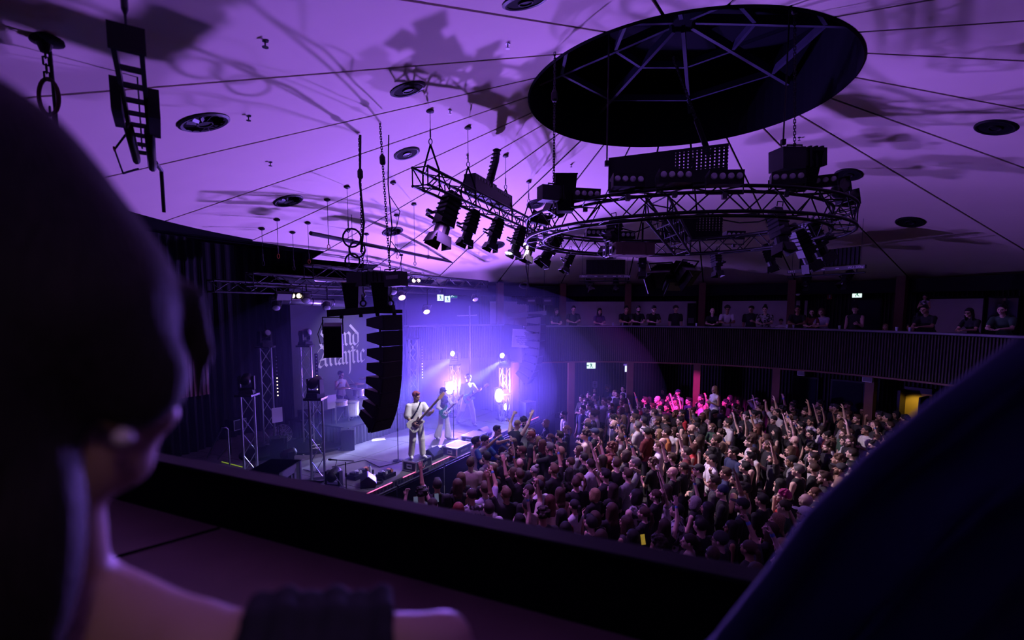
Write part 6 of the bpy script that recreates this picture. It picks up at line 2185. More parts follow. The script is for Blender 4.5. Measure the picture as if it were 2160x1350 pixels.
# second guitarist striding
gp = Vector((-1.6, 17.6, Z_ST))
GF = Vector((0.5, -0.86, 0)).normalized()
legs_g = {1: ((0.14, -0.12, 0.5), (0.2, -0.42, 0.11), (0.1, 1, 0)), -1: ((-0.12, 0.16, 0.52), (-0.12, 0.28, 0.095), (-0.1, 1, 0))}
single(custom('guitarist', {1: gl_r, -1: mirror(gl_l)}, {SH: W_SHIRT, PT: W_PANT, SO: W_SHOE}, sleeve='wide', head=(0.1, -0.45), pants='loose', legs=legs_g, lean=(0, 0.1)), gp, GF, 'guitarist all in white striding in the haze', 'curly', hc='brown', s=1.03)
guitar(gmat(gp, GF, 1.02, 0.5, 0.27, -0.06), 'pale blue electric guitar held by the striding guitarist', (0.2, 0.5, 0.62), (0.25, 0.35, 0.42), (0.5, 0.34, 0.2), False, 1.0)

# drummer seated on the riser
dp = st(4.35, 5.05, Z_ST + 0.6)
DF = Vector((0.85, -0.5, 0)).normalized()
legs_d = {1: ((0.17, 0.42, 0.52), (0.17, 0.44, 0.1), (0.1, 1, 0)), -1: ((-0.17, 0.42, 0.52), (-0.17, 0.44, 0.1), (-0.1, 1, 0))}
stick_r = ((0.35, 0.35, -0.5), (0.0, 0.7, 0.75), (-0.2, -0.2, -0.9), 1.2)
stick_l = ((0.35, 0.2, -0.85), (-0.2, 0.95, 0.05), (-0.2, 0, -1), 1.2)
single(custom('drummer', {1: stick_r, -1: mirror(stick_l)}, {SH: W_SHIRT, PT: PANTS}, sleeve='none', head=(0.1, -0.1), legs=legs_d), dp + Vector((0, 0, -0.32)), DF, 'drummer in a white tank top behind the kit', 'short', hc='dark brown')


def drum(c, r, h, lab, shell, axis=None, legs=True, cat='drum', nm='tom_drum'):
    t = thing(nm, lab, cat, Matrix.Translation(c) if axis is None else frame(c, axis))
    M = None if axis is None else Matrix.Rotation(-PI / 2, 3, 'X')
    part('shell', MB().lathe([(r, 0), (r, h)], 24, (0, 0, 0), M), shell, t)
    part('skin', MB().lathe([(r * 0.97, h), (r * 0.97, h + 0.006)], 24, (0, 0, 0), M), WHITE, t)
    for z in (0.0, h - 0.03):
        part('hoop', MB().lathe([(r + 0.012, z), (r + 0.012, z + 0.035)], 24, (0, 0, 0), M), ALU, t)
    if legs:
        for k in range(3):
            a = k * 2 * PI / 3 + 0.4
            part('leg', MB().tube([(r * math.cos(a), r * math.sin(a), h * 0.4), (r * 1.15 * math.cos(a), r * 1.15 * math.sin(a), -(c.z - Z_ST - 0.6))], 0.014, 6), ALU, t)
    return t


SHELL = mat('pale_drum_shell', (0.6, 0.5, 0.45), 0.3)
SHW = mat('white_drum_shell', (0.7, 0.7, 0.72), 0.3)
base = st(4.1, 4.3, Z_ST + 0.6)
drum(st(3.3, 4.0, Z_ST + 1.12), 0.24, 0.16, 'pale wooden snare drum at the near side of the kit', SHELL, nm='snare_drum')
drum(st(3.75, 3.95, Z_ST + 0.72), 0.23, 0.46, 'tall white floor tom of the drum kit', SHW)
drum(st(4.35, 4.15, Z_ST + 0.9), 0.3, 0.45, 'large white bass drum of the kit', SHW, axis=(0.85, -0.5, 0), legs=False, nm='bass_drum')
drum(st(4.2, 4.1, Z_ST + 1.28), 0.17, 0.22, 'small white tom mounted over the bass drum', SHW)
for u, n, z, r, lab in [(3.55, 4.1, 1.62, 0.26, 'cymbal over the snare drum'), (3.95, 3.9, 1.72, 0.24, 'cymbal in front of the drummer'), (4.9, 4.4, 1.75, 0.26, 'cymbal at the far side of the kit')]:
    p = st(u, n, Z_ST + 0.6)
    t = thing('cymbal', lab + ' on a tripod stand', 'cymbal', Matrix.Translation(p))
    zz = z - 0.6
    part('plate', MB().lathe([(r, zz), (r * 0.3, zz + 0.02), (0.05, zz + 0.045), (0.005, zz + 0.05)], 24), mat('brass_cymbal', (0.5, 0.38, 0.2), 0.35, 0.9), t, True)
    part('pole', MB().tube([(0, 0, 0.1), (0, 0, zz)], 0.012, 6), ALU, t)
    for k in range(3):
        a = k * 2 * PI / 3
        part('leg', MB().tube([(0, 0, 0.3), (0.24 * math.cos(a), 0.24 * math.sin(a), 0.01)], 0.012, 6), ALU, t)
t = thing('drum_stick', 'wooden drum stick raised by the drummer', 'drum stick', Matrix.Translation(dp + DF * 0.36 + Vector((0.22, 0.1, 0.98))))
part('shaft', MB().tube([(0.05, 0, -0.1), (-0.25, -0.02, 0.28)], [0.009, 0.006], 6), SHELL, t)
part('tip', MB().lathe([(0.001, -0.012), (0.009, 0), (0.001, 0.014)], 8, (-0.255, -0.02, 0.286)), SHELL, t)

# ================================================================== guards and the caught crowd surfer at the barrier
NAVYS = mat('navy_polo_cloth', (0.03, 0.07, 0.28), 0.85, 0, 0.1, 15, 0.3)
WPOLO = mat('white_polo_cloth', (0.62, 0.6, 0.6), 0.85, 0, 0.05, 15, 0.3)
REACH = ((0.3, 0.7, 0.1), (-0.1, 0.9, 0.35), (0, 0.2, -1), 0.3)
REACHU = ((0.25, 0.75, 0.55), (0.0, 0.8, 0.6), (0, 0.6, -0.7), 0.2)
LOWR = ((0.25, 0.6, -0.6), (-0.2, 0.9, 0.1), (0, 0.2, -1), 0.5)
g1 = pixz(1043, 893, 2.05)
single(custom('guard_blue', {1: REACH, -1: mirror(LOWR)}, {SH: NAVYS}, sleeve='short', head=(-0.2, 0.0), build=1.1, lean=(0, 0.1)), (g1.x, g1.y, 0.25), (0.9, -0.45), 'guard in a blue polo catching a crowd surfer at the barrier', 'short', 'black')
g0 = pixz(1022, 918, 1.9)
single(custom('guard_blue_b', {1: LOWR, -1: mirror(LOWR)}, {SH: NAVYS}, sleeve='short', head=(0.1, -0.2), build=1.1, lean=(0, 0.2)), (g0.x - 0.1, g0.y + 0.05, 0.15), (0.8, -0.6), 'guard in a blue polo bent behind the other blue guard', 'short', 'black')
g2 = pixz(1105, 884, 1.85)
single(custom('guard_white', {1: LOWR, -1: mirror(REACH)}, {SH: WPOLO}, sleeve='short', head=(0.5, -0.25), build=1.15), (g2.x, g2.y, 0.15), (-0.2, -0.9), 'bearded guard in a white polo facing the crowd surfer', 'curly', 'black', beard='beard')
g3 = pixz(1004, 930, 1.75)
single(custom('guard_reach', {1: REACHU, -1: mirror(LOWR)}, {SH: WPOLO}, sleeve='short', head=(-0.1, 0.15), build=1.05), (g3.x, g3.y, 0.1), (0.85, 0.35), 'guard in a white tee reaching up towards the crowd surfer', 'short', 'black')
s1 = pixz(1072, 898, 1.95)
TANK = mat('black_tank_cloth', (0.02, 0.02, 0.03), 0.85)
legs_h = {1: ((0.12, 0.3, 0.55), (0.14, 0.1, 0.2), (0.1, 1, 0)), -1: ((-0.12, 0.25, 0.55), (-0.14, 0.05, 0.2), (-0.1, 1, 0))}
single(custom('surfer', {1: RAISE, -1: mirror(FIST)}, {SH: TANK}, sleeve='none', head=(0, -0.2), build=1.05, legs=legs_h), (s1.x, s1.y, 0.32), (0.55, 0.8), 'crowd surfer in a black tank top held up by the guards', 'buzz', 'blond', rot=Matrix.Rotation(-0.25, 4, 'X'))
# barrier between pit and crowd
pts = [st(u, -1.05, 0) for u in (-1.5, 0.2, 1.9, 3.6, 5.3, 7.0, 8.7)]
for i, (a, b) in enumerate(zip(pts[:-1], pts[1:])):
    t = thing('crowd_barrier', 'black steel crowd barrier section in front of the stage pit', 'barrier', a, 'crowd barrier sections')
    d = (b - a) * 0.97
    part('top_rail', MB().tube([(0, 0, 1.12), d + Vector((0, 0, 1.12))], 0.03, 8), BLACK, t)
    part('front_sheet', MB().hull8([q + Vector((0, 0, z)) + ST_N * e for q in (Vector(), d) for z in (0.05, 1.08) for e in (0, 0.02)]), BLACK, t)
    part('foot_plate', MB().hull8([q + Vector((0, 0, z)) + ST_N * e for q in (Vector(), d) for z in (0.0, 0.02) for e in (0.02, 0.6)]), DARKM, t)


# ================================================================== the crowd on the floor
FOCUS = Vector((-3.2, 14.6, 0))
# head position in the photograph, hair, hair colour, top, pose, extra
K = [(889, 1043, 'curly', 'black', 'patterned', 'phone'), (935, 1022, 'short', 'black', 'black', 'raise_l'), (953, 1025, 'long', 'brown', 'black', 'stand_f'), (972, 1008, 'long', 'light brown', 'black', 'look_f'), (993, 978, 'short', 'brown', 'cream', 'look'),
     (1027, 965, 'short', 'black', 'grey', 'look'), (1048, 988, 'long', 'auburn', 'maroon', 'stand_f'), (1059, 972, 'curly', 'grey', 'black', 'stand'), (1093, 978, 'bald', '', 'charcoal', 'look'), (1127, 993, 'bun', 'silver', 'black', 'look_f'), (1137, 1012, 'bob', 'light brown', 'black', 'stand_f'),
     (1108, 1002, 'short', 'brown', 'black', 'raise_l'), (1085, 998, 'long', 'brown', 'black', 'raise_f'), (1030, 1007, 'long', 'light brown', 'black', 'look_f'), (1045, 1022, 'bob', 'black', 'white', 'stand_f'), (1023, 1032, 'short', 'brown', 'lavender', 'point'), (995, 1045, 'buzz', 'dark brown', 'patterned', 'stand'),
     (967, 1075, 'bob', 'red', 'black', 'stand_f'), (1032, 1075, 'short', 'dark brown', 'white', 'look'), (1075, 1043, 'short', 'light brown', 'black', 'raise_l'), (1112, 1037, 'buzz', 'dark brown', 'black', 'stand'), (1142, 1028, 'short', 'black', 'white', 'stand'), (1157, 1057, 'long', 'auburn', 'cream', 'stand_f'),
     (1177, 1040, 'long', 'brown', 'tan', 'stand_f'), (1112, 1067, 'short', 'black', 'cream', 'fist'), (1103, 1098, 'long', 'black', 'white', 'raise_f'), (1158, 1123, 'bob', 'magenta', 'black', 'stand_f'), (1147, 1092, 'curly', 'dark brown', 'black', 'stand'), (1185, 1088, 'long', 'black', 'maroon', 'look_f'), (1195, 1118, 'long', 'black', 'black', 'stand_f'),
     (1212, 1068, 'pony', 'black', 'white', 'stand_f'), (1215, 1020, 'short', 'brown', 'black', 'look'), (1175, 990, 'short', 'light brown', 'black', 'raise'), (1203, 978, 'buzz', 'brown', 'charcoal', 'stand'), (1187, 1000, 'long', 'black', 'black', 'stand_f'),
     (1255, 1043, 'bob', 'blond', 'black', 'look_f'), (1278, 1003, 'short', 'black', 'black', 'clap'), (1293, 1032, 'long', 'dark brown', 'black', 'look_f'), (1325, 1002, 'short', 'brown', 'grey', 'headh'), (1343, 1047, 'bob', 'black', 'printed', 'tank'), (1385, 1045, 'pony', 'brown', 'black', 'look_f'), (1405, 1035, 'long', 'dark brown', 'white', 'both'),
     (1340, 977, 'short', 'grey', 'black', 'raise'), (1378, 977, 'curly', 'brown', 'black', 'look_f'), (1440, 985, 'pony', 'dark brown', 'black', 'look_f'), (1475, 992, 'cap', 'black', 'black', 'cross'), (1502, 968, 'buzz', 'black', 'white', 'look'), (1287, 1077, 'long', 'brown', 'black', 'look_f'), (1322, 1103, 'long', 'brown', 'charcoal', 'stand_f'),
     (1335, 1133, 'long', 'black', 'cream', 'stand_f'), (1263, 1128, 'long', 'brown', 'lavender', 'stand_f'), (1237, 1105, 'short', 'black', 'charcoal', 'stand'), (1255, 1098, 'bob', 'brown', 'black', 'stand_f'), (1377, 1090, 'pony', 'brown', 'black', 'look_f'), (1388, 1100, 'long', 'dark brown', 'black', 'raise_f'), (1425, 1080, 'short', 'black', 'patterned', 'look'),
     (1467, 1060, 'bob', 'silver', 'black', 'raise_f'), (1478, 1110, 'short', 'black', 'black', 'stand'), (1460, 1143, 'pony', 'dark brown', 'cream', 'look_f'), (1390, 1148, 'curly', 'dark brown', 'patterned', 'look'), (1505, 1172, 'buzz', 'brown', 'grey', 'look'), (1532, 1038, 'beanie', 'black', 'black', 'cross'), (1493, 1073, 'long', 'black', 'black', 'stand_f'),
     (1684, 993, 'short', 'grey', 'black', 'tank'), (1646, 1022, 'long', 'black', 'black', 'stand_f'), (1653, 1047, 'curly', 'magenta', 'red', 'look_f'), (1702, 1057, 'bald', '', 'black', 'look'), (1696, 1080, 'cap', 'brown', 'plaid', 'clap'), (1665, 1074, 'buzz', 'dark brown', 'green', 'stand'), (1567, 1067, 'cap', 'brown', 'black', 'stand'), (1611, 1057, 'short', 'black', 'black', 'stand'),
     (1572, 1036, 'short', 'black', 'white', 'raise_l'), (1644, 1098, 'long', 'blond', 'black', 'look_f'), (1626, 1118, 'long', 'brown', 'black', 'look_f'), (1576, 1157, 'pony', 'brown', 'charcoal', 'point'), (1651, 1152, 'bob', 'blond', 'navy', 'stand_f'), (1632, 1182, 'short', 'light brown', 'navy', 'point'), (1596, 1207, 'buzz', 'brown', 'cream', 'stand'), (1544, 1113, 'long', 'black', 'black', 'stand_f'), (1535, 1147, 'beanie', 'black', 'black', 'stand'),
     (1780, 1049, 'cap', 'brown', 'white', 'look'), (1758, 1036, 'buzz', 'brown', 'tan', 'look_f'), (1738, 1098, 'short', 'dark brown', 'black', 'stand'), (1748, 1013, 'short', 'brown', 'black', 'stand'), (1792, 1020, 'curly', 'dark brown', 'black', 'stand'), (1796, 986, 'short', 'black', 'white', 'look'), (1511, 1017, 'short', 'dark brown', 'charcoal', 'stand'), (1551, 1013, 'short', 'black', 'black', 'tank'),
     (1851, 928, 'short', 'brown', 'white', 'stand'), (1828, 908, 'short', 'black', 'white', 'look'), (1591, 874, 'short', 'black', 'white', 'clap'), (1600, 849, 'short', 'dark brown', 'lavender', 'headh'), (1789, 874, 'short', 'brown', 'grey', 'clap'), (1840, 960, 'bob', 'black', 'black', 'look_f'), (1617, 925, 'long', 'brown', 'black', 'stand_f'), (1717, 966, 'short', 'dark brown', 'white', 'headh'), (1712, 889, 'short', 'black', 'white', 'phone'), (1690, 900, 'short', 'black', 'black', 'point'), (1632, 968, 'short', 'black', 'charcoal', 'raise_l'),
     (1484, 832, 'short', 'dark brown', 'white', 'stand'), (1414, 835, 'buzz', 'dark brown', 'yellow', 'look_f'), (1453, 846, 'short', 'black', 'navy', 'stand'), (1430, 828, 'cap', 'black', 'grey', 'stand'), (1372, 858, 'short', 'brown', 'charcoal', 'stand'), (1392, 860, 'long', 'blond', 'white', 'stand_f'), (1407, 860, 'short', 'black', 'charcoal', 'look'), (1432, 852, 'short', 'brown', 'white', 'stand'), (1480, 853, 'short', 'black', 'lavender', 'stand'), (1313, 848, 'buzz', 'brown', 'red', 'stand'), (1290, 858, 'buzz', 'brown', 'lavender', 'stand'),
     (1282, 818, 'short', 'brown', 'navy', 'cross'), (1297, 829, 'bob', 'blond', 'white', 'look_f'), (1315, 820, 'short', 'black', 'white', 'stand'), (1237, 847, 'short', 'brown', 'white', 'stand'), (1275, 847, 'short', 'brown', 'grey', 'stand'), (1340, 872, 'short', 'black', 'navy', 'raise'), (1440, 873, 'short', 'black', 'red', 'stand'), (1388, 888, 'short', 'brown', 'black', 'tank'), (1407, 913, 'short', 'dark brown', 'orange', 'look'), (1460, 905, 'bald', '', 'black', 'stand'), (1390, 942, 'short', 'light brown', 'white', 'stand'), (1258, 873, 'short', 'brown', 'white', 'stand'),
     (1497, 963, 'buzz', 'black', 'white', 'look'), (1310, 925, 'short', 'brown', 'grey', 'raise'), (1330, 950, 'short', 'black', 'black', 'raise'), (1420, 968, 'short', 'brown', 'black', 'raise_l'), (1240, 900, 'cap', 'black', 'blue', 'look'), (1190, 875, 'cap', 'black', 'white', 'stand'), (1152, 893, 'bob', 'blond', 'black', 'look_f'), (1195, 905, 'pony', 'blond', 'black', 'look_f'), (1240, 890, 'bald', '', 'charcoal', 'look'), (1355, 858, 'short', 'brown', 'red', 'raise')]


def onfloor(px, py, z):
    p = pixz(px, py, z)
    return Vector((p.x, p.y, 0))


def blocked(p, gap=0.0):
    """inside the stage or its pit, or outside the hall"""
    r = p - ST_A
    n = r.x * ST_N.x + r.y * ST_N.y
    u = r.x * ST_U.x + r.y * ST_U.y
    if n > -1.35 - gap and u < 9.8:
        return True
    return math.hypot(p.x - CEN.x, p.y - CEN.y) > 11.2


COLS = [math.radians(a) for a in (34.2, 50.6, 66.6, 81.4, 95.2, 108.8, 17.5)]
def near_col(p):
    return any(math.hypot(p.x - CEN.x - (R_RAIL + 0.62) * math.cos(a), p.y - CEN.y - (R_RAIL + 0.62) * math.sin(a)) < 0.42 for a in COLS)


def to_px(p, z):
    d = Vector((p.x, p.y, z - CAMZ))
    zf = d.y * math.cos(PITCH) - d.z * math.sin(PITCH)
    upv = d.y * math.sin(PITCH) + d.z * math.cos(PITCH)
    return PCX + FPX * d.x / zf, PCY - FPX * upv / zf


FEM = {'stand_f', 'look_f', 'raise_f', 'both'}
crowd = []
HEADZ = {k: v[0][1].translation.z for k, v in POSES.items()}
for (px, py, hair, hc, sh, key) in K:
    s = 0.94 if key in FEM else 1.0
    s *= random.uniform(0.98, 1.03)
    p = onfloor(px, py, HEADZ[key] * s)
    crowd.append([p, hair, hc, sh, key, s, True])


def clear(p, d):
    return all((p - q[0]).length > d for q in crowd)


# keep listed people apart
for it in range(30):
    for i in range(len(crowd)):
        for j in range(i):
            d = crowd[i][0] - crowd[j][0]
            if d.length < 0.4:
                e = d.normalized() * (0.41 - d.length) / 2 if d.length > 1e-3 else Vector((0.2, 0, 0))
                crowd[i][0] += e
                crowd[j][0] -= e
for c in crowd:
    for it in range(20):
        if blocked(c[0], -0.2):
            c[0] = c[0] - ST_N * 0.06

rr = random.Random(5)
HK = [('short', 30), ('buzz', 9), ('curly', 9), ('long', 22), ('bob', 9), ('pony', 8), ('bun', 3), ('cap', 6), ('bald', 3), ('beanie', 2)]
HKL = [k for k, n in HK for _ in range(n)]
HCL = ['black'] * 9 + ['dark brown'] * 10 + ['brown'] * 9 + ['light brown'] * 4 + ['blond'] * 3 + ['auburn'] * 2 + ['grey', 'red']
SHL = ['black'] * 26 + ['charcoal'] * 10 + ['white'] * 6 + ['grey'] * 5 + ['navy'] * 5 + ['maroon'] * 2 + ['cream'] * 2 + ['red', 'green', 'tan', 'blue', 'printed', 'patterned']
PML = ['stand'] * 16 + ['look'] * 15 + ['raise', 'raise_l', 'point', 'fist', 'clap', 'clap', 'phone', 'headh', 'cross', 'cross', 'tank', 'tank']
PFL = ['stand_f'] * 10 + ['look_f'] * 10 + ['raise_f', 'both']
tries = 0
cand = []
g = 0.47
for i in range(60):
    for j in range(60):
        p = Vector((-2.6 + i * g + rr.uniform(-0.1, 0.1) + (j % 2) * g / 2, 4.2 + j * g * 0.9 + rr.uniform(-0.1, 0.1), 0))
        cand.append(p)
rr.shuffle(cand)
for p in cand:
    if blocked(p) or near_col(p) or math.hypot(p.x - CEN.x, p.y - CEN.y) > 10.4:
        continue
    x, y = to_px(p, 1.62)
    # only what the parapet and the dark cloth leave in view
    rail_y = 970 + (x - 370) * 0.197
    if y > rail_y + 12 or x > 2010 or y < 790:
        continue
    if x > 1540 and y > 1350 - (x - 1540) * 0.98 + 40:
        continue
    if y < 838 and rr.random() < 0.55:
        continue
    if math.hypot(p.x - CEN.x, p.y - CEN.y) > 9.3 and rr.random() < 0.5:
        continue
    # the dim corner beyond the stage is empty, and so is the strip along the far wall
    if x < 1225 and y < 905:
        continue
    # a gap stays free along the stage front
    if x < 1065 and y < 1060 - (x - 865) * 0.66:
        continue
    if not clear(p, 0.42):
        continue
    hair = rr.choice(HKL)
    fem = hair in ('long', 'bob', 'pony', 'bun')
    key = rr.choice(PFL if fem else PML)
    s = rr.uniform(0.95, 1.06) * (0.94 if fem else 1.0)
    crowd.append([p, hair, rr.choice(HCL) if hair != 'bald' else '', rr.choice(SHL), key, s, False])
print('crowd', len(crowd))

HAIRW = {'short': 'short %s hair', 'buzz': 'cropped %s hair', 'curly': 'curly %s hair', 'long': 'long %s hair', 'bob': 'chin length %s hair', 'pony': '%s ponytail', 'bun': '%s hair bun', 'cap': 'a cap over %s hair', 'beanie': 'a beanie over %s hair', 'bald': 'a bald head'}
def where(p):
    r = math.hypot(p.x - CEN.x, p.y - CEN.y)
    n = -((p - ST_A).x * ST_N.x + (p - ST_A).y * ST_N.y)
    if r > 8.6 and p.y > 9:
        return 'below the far balcony'
    if n < 2.6:
        return 'by the stage barrier'
    if (p - CEN).length < 3.0:
        return 'under the ring truss'
    if p.y < 8.5:
        return 'below the near parapet'
    return 'in the crowd'


# largest in view first; past 300 the smallest ones become one mass
for c in crowd:
    c.append((c[0] - Vector((0, 0, 0))).length)
order = sorted(crowd, key=lambda c: (not c[6], c[7]))
keep = sorted(order[:297], key=lambda c: c[7])
rest = order[297:]
CG = 'concert crowd on the hall floor'
for p, hair, hc, sh, key, s, listed, dist in keep:
    f = (FOCUS - p)
    f.z = 0
    a = math.atan2(f.y, f.x) + rr.gauss(0, 0.22)
    beard = (key not in FEM and key != 'rail_f' and hair in ('short', 'buzz', 'curly', 'cap', 'bald') and rr.random() < 0.3)
    lab = '%s top, %s, %s%s %s' % (sh, HAIRW[hair] % hc if hc else HAIRW[hair], 'bearded, ' if beard else '', POSES[key][1], where(p))
    person((p.x, p.y, 0), (math.cos(a), math.sin(a)), key, hair, hc or 'dark brown', sh, lab, CG, s, 'person', beard, rr.random() < 0.08, 'white' if sh == 'plaid' else rr.choice(['black', 'black', 'navy', 'charcoal']))
if rest:
    bmx = MB()
    verts, faces, mi, off = [], [], [], 0
    for p, hair, hc, sh, key, s, listed, dist in rest:
        me = POSES[key][0][0]
        co = np.empty(len(me.vertices) * 3, np.float32)
        me.vertices.foreach_get('co', co)
        co = co.reshape(-1, 3) * s
        f = FOCUS - p
        a = math.atan2(f.y, f.x) + rr.gauss(0, 0.2) - PI / 2
        R = np.array([[math.cos(a), -math.sin(a), 0], [math.sin(a), math.cos(a), 0], [0, 0, 1]])
        verts.append(co @ R.T + np.array([p.x, p.y, 0]))
        lv = np.empty(len(me.loops), np.int32)
        me.loops.foreach_get('vertex_index', lv)
        faces.append(lv.reshape(-1, 4) + off)
        m = np.empty(len(me.polygons), np.int32)
        me.polygons.foreach_get('material_index', m)
        mi.append(m)
        off += len(co)
        if hair in HM:
            hm = HM[hair]
            co = np.empty(len(hm.vertices) * 3, np.float32)
            hm.vertices.foreach_get('co', co)
            Mx = np.array(POSES[key][0][1])
            co = (co.reshape(-1, 3) @ Mx[:3, :3].T + Mx[:3, 3]) * s
            verts.append(co @ R.T + np.array([p.x, p.y, 0]))
            lv = np.empty(len(hm.loops), np.int32)
            hm.loops.foreach_get('vertex_index', lv)
            faces.append(lv.reshape(-1, 4) + off)
            mi.append(np.full(len(hm.polygons), 2, np.int32))
            off += len(co)
    V, F, Mi = np.concatenate(verts), np.concatenate(faces), np.concatenate(mi)
    me = bpy.data.meshes.new('back_crowd')
    me.vertices.add(len(V))
    me.vertices.foreach_set('co', V.astype(np.float32).ravel())
    me.loops.add(len(F) * 4)
    me.loops.foreach_set('vertex_index', F.astype(np.int32).ravel())
    me.polygons.add(len(F))
    me.polygons.foreach_set('loop_start', np.arange(0, len(F) * 4, 4, dtype=np.int32))
    me.polygons.foreach_set('material_index', Mi)
    me.polygons.foreach_set('use_smooth', np.ones(len(F), bool))
    for m in BODYM:
        me.materials.append(m)
    me.update(calc_edges=True)
    o = obj('crowd', me)
    o.color = (0.016, 0.016, 0.02, 1)
    o['kind'] = 'stuff'
    tag(o, 'dense dark clad people filling the far part of the crowd', 'crowd')

# rider on somebody's shoulders in the pink light
q = pixz(1508, 822, 2.32)
rl = {1: ((0.13, 0.26, 0.84), (0.12, 0.3, 0.45), (0.0, 1, -0.6)), -1: ((-0.13, 0.26, 0.84), (-0.12, 0.3, 0.45), (0.0, 1, -0.6))}
ridm = body('rider', P2(CHEST, CHEST), fem=True, sleeve='none', legs=rl, head=(0.1, -0.1))
POSES['rider'] = (ridm, 'sitting on shoulders')
HEADZ['rider'] = 1.62
person((q.x, q.y, 2.32 - 1.62 * 0.92), (-1, -0.4), 'rider', 'long', 'blond', 'white', 'long haired person in white riding on shoulders in pink light', CG, 0.92)
person((q.x + 0.06, q.y + 0.02, 0), (-1, -0.4), 'stand', 'short', 'dark brown', 'charcoal', 'person carrying the long haired rider on the shoulders', CG, 0.96)

# phones held up
PH = mat('phone_screen', (0.02, 0.02, 0.03), 0.2, 0, 0, 5, 0, (0.3, 0.35, 0.6), 0.25)
for px, py, z, lab in [(877, 1057, 1.62, 'phone in a brown case held up by the curly haired person'), (921, 1050, 1.62, 'phone with a glowing screen held up beside the stage skirt'), (1356, 1138, 1.5, 'phone showing a yellow picture held in the crowd')]:
    p = pixz(px, py, z)
    t = thing('phone', lab, 'phone', frame(p, (0.25, -0.9, 0.3)))
    part('case', MB().box((0, 0, 0), (0.078, 0.009, 0.155)), mat('brown_case', (0.12, 0.05, 0.03), 0.6) if px == 877 else BLACK, t)
    part('screen', MB().box((0, 0.0055, 0), (0.07, 0.002, 0.145)), PH if px != 1356 else mat('phone_screen_yellow', (0.3, 0.2, 0.02), 0.3, 0, 0.8, 60, 0, (0.6, 0.4, 0.05), 0.4), t)

# ================================================================== people along the far balcony
BALC = [(1168, 668, 'long', 'dark brown', 'charcoal', 'rail_f', 'long haired person at the column end of the balcony rail'), (1208, 667, 'short', 'black', 'black', 'rail', 'short haired person alone before the long pale window'), (1262, 667, 'long', 'black', 'navy', 'rail_f', 'long haired person in navy with pale straps at the rail'),
        (1317, 669, 'short', 'black', 'black', 'rail', 'person in black with a cup beside the balcony column'), (1342, 671, 'short', 'black', 'black', 'rail', 'bearded person in black next to the balcony column'), (1375, 669, 'beanie', 'black', 'black', 'rail', 'person in a dark beanie holding hands at the rail'), (1425, 662, 'curly', 'dark brown', 'black', 'stand', 'curly haired person standing upright near the balcony door'),
        (1502, 670, 'bald', '', 'black', 'rail_f', 'person in black with hair pulled back between two windows'), (1533, 670, 'curly', 'black', 'white', 'rail', 'person in a white tee leaning on the balcony ledge'), (1584, 660, 'cap', 'black', 'black', 'look', 'tall person in a cap and black tee standing at the rail'), (1616, 671, 'bun', 'black', 'printed', 'rail', 'person with a hair knot and printed black tee at the rail'),
        (1683, 668, 'short', 'black', 'black', 'rail', 'person in black sweater before the balcony column'), (1716, 665, 'long', 'black', 'maroon', 'rail_f', 'long dark haired person in brown jacket at the rail'), (1740, 670, 'bob', 'light brown', 'lavender', 'rail_f', 'fair haired person in a grey top laughing at the rail'), (1803, 667, 'cap', 'dark brown', 'black', 'tank', 'person in a black tank top and cap before the dark screen'),
        (1963, 674, 'buzz', 'black', 'black', 'rail', 'person with a pale necklace leaning by the window edge'), (2058, 674, 'long', 'black', 'black', 'rail_f', 'person with glasses and long dark hair at the rail'), (2122, 672, 'short', 'black', 'green', 'rail', 'shadowy person in green by the dark screen')]
BG = 'people along the balcony rail'


def bal_spot(px, R):
    p = on_wall(px, 670, R)
    return p


for px, py, hair, hc, sh, key, lab in BALC:
    p = bal_spot(px, R_RAIL + (0.55 if key.startswith('rail') else 0.62))
    f = CEN - p
    a = math.atan2(f.y, f.x) + rr.uniform(-0.12, 0.25)
    zt = CAMZ - (py - 651) / FPX * math.hypot(p.x * 0, p.y)
    s = 0.95 if key.endswith('_f') else 1.0
    person((p.x, p.y, Z_BAL), (math.cos(a), math.sin(a)), key, hair, hc or 'dark brown', sh, lab, BG, s, 'person', lab.startswith('bearded'), 'glasses' in lab, 'black')
for px, hair, hc, sh, lab, s in [(1648, 'cap', 'black', 'white', 'child in a dark cap peering over the balcony ledge', 0.74), (1869, 'long', 'blond', 'black', 'fair haired child resting on the balcony ledge', 0.68), (1919, 'short', 'dark brown', 'black', 'dark haired child resting on the balcony ledge', 0.68)]:
    p = bal_spot(px, R_RAIL + 0.55)
    f = CEN - p
    person((p.x, p.y, Z_BAL), (f.x, f.y), 'stand', hair, hc, sh, lab, BG, s, 'person', False, False, 'black')
p = bal_spot(1948, R_RAIL + 1.0)
f = CEN - p
person((p.x, p.y, Z_BAL), (f.x, f.y), 'stand', 'short', 'dark brown', 'black', 'person carrying a child on the shoulders at the balcony', BG, 1.0)
person((p.x, p.y, Z_BAL + 0.98), (f.x - 0.5, f.y), 'rider', 'short', 'black', 'printed', 'child in a patterned jacket on shoulders at the balcony', BG, 0.62)
# cups on the ledge
for i, px in enumerate((1293, 1313, 1469, 1660, 1674, 1771, 1892, 1920)):
    p = on_wall(px, 687, R_RAIL + 0.02)
    t = thing('drink_cup', 'small pale cup standing on the balcony ledge', 'cup', Matrix.Translation((p.x, p.y, Z_RAIL)), 'cups on the balcony ledge')
    part('cup', MB().lathe([(0.028, 0), (0.038, 0.11), (0.034, 0.11), (0.026, 0.01)], 12), mat('pale_cup', (0.6, 0.68, 0.85), 0.4), t)
    part('rim', MB().lathe([(0.04, 0.105), (0.04, 0.115), (0.036, 0.115)], 12), WHITE, t)


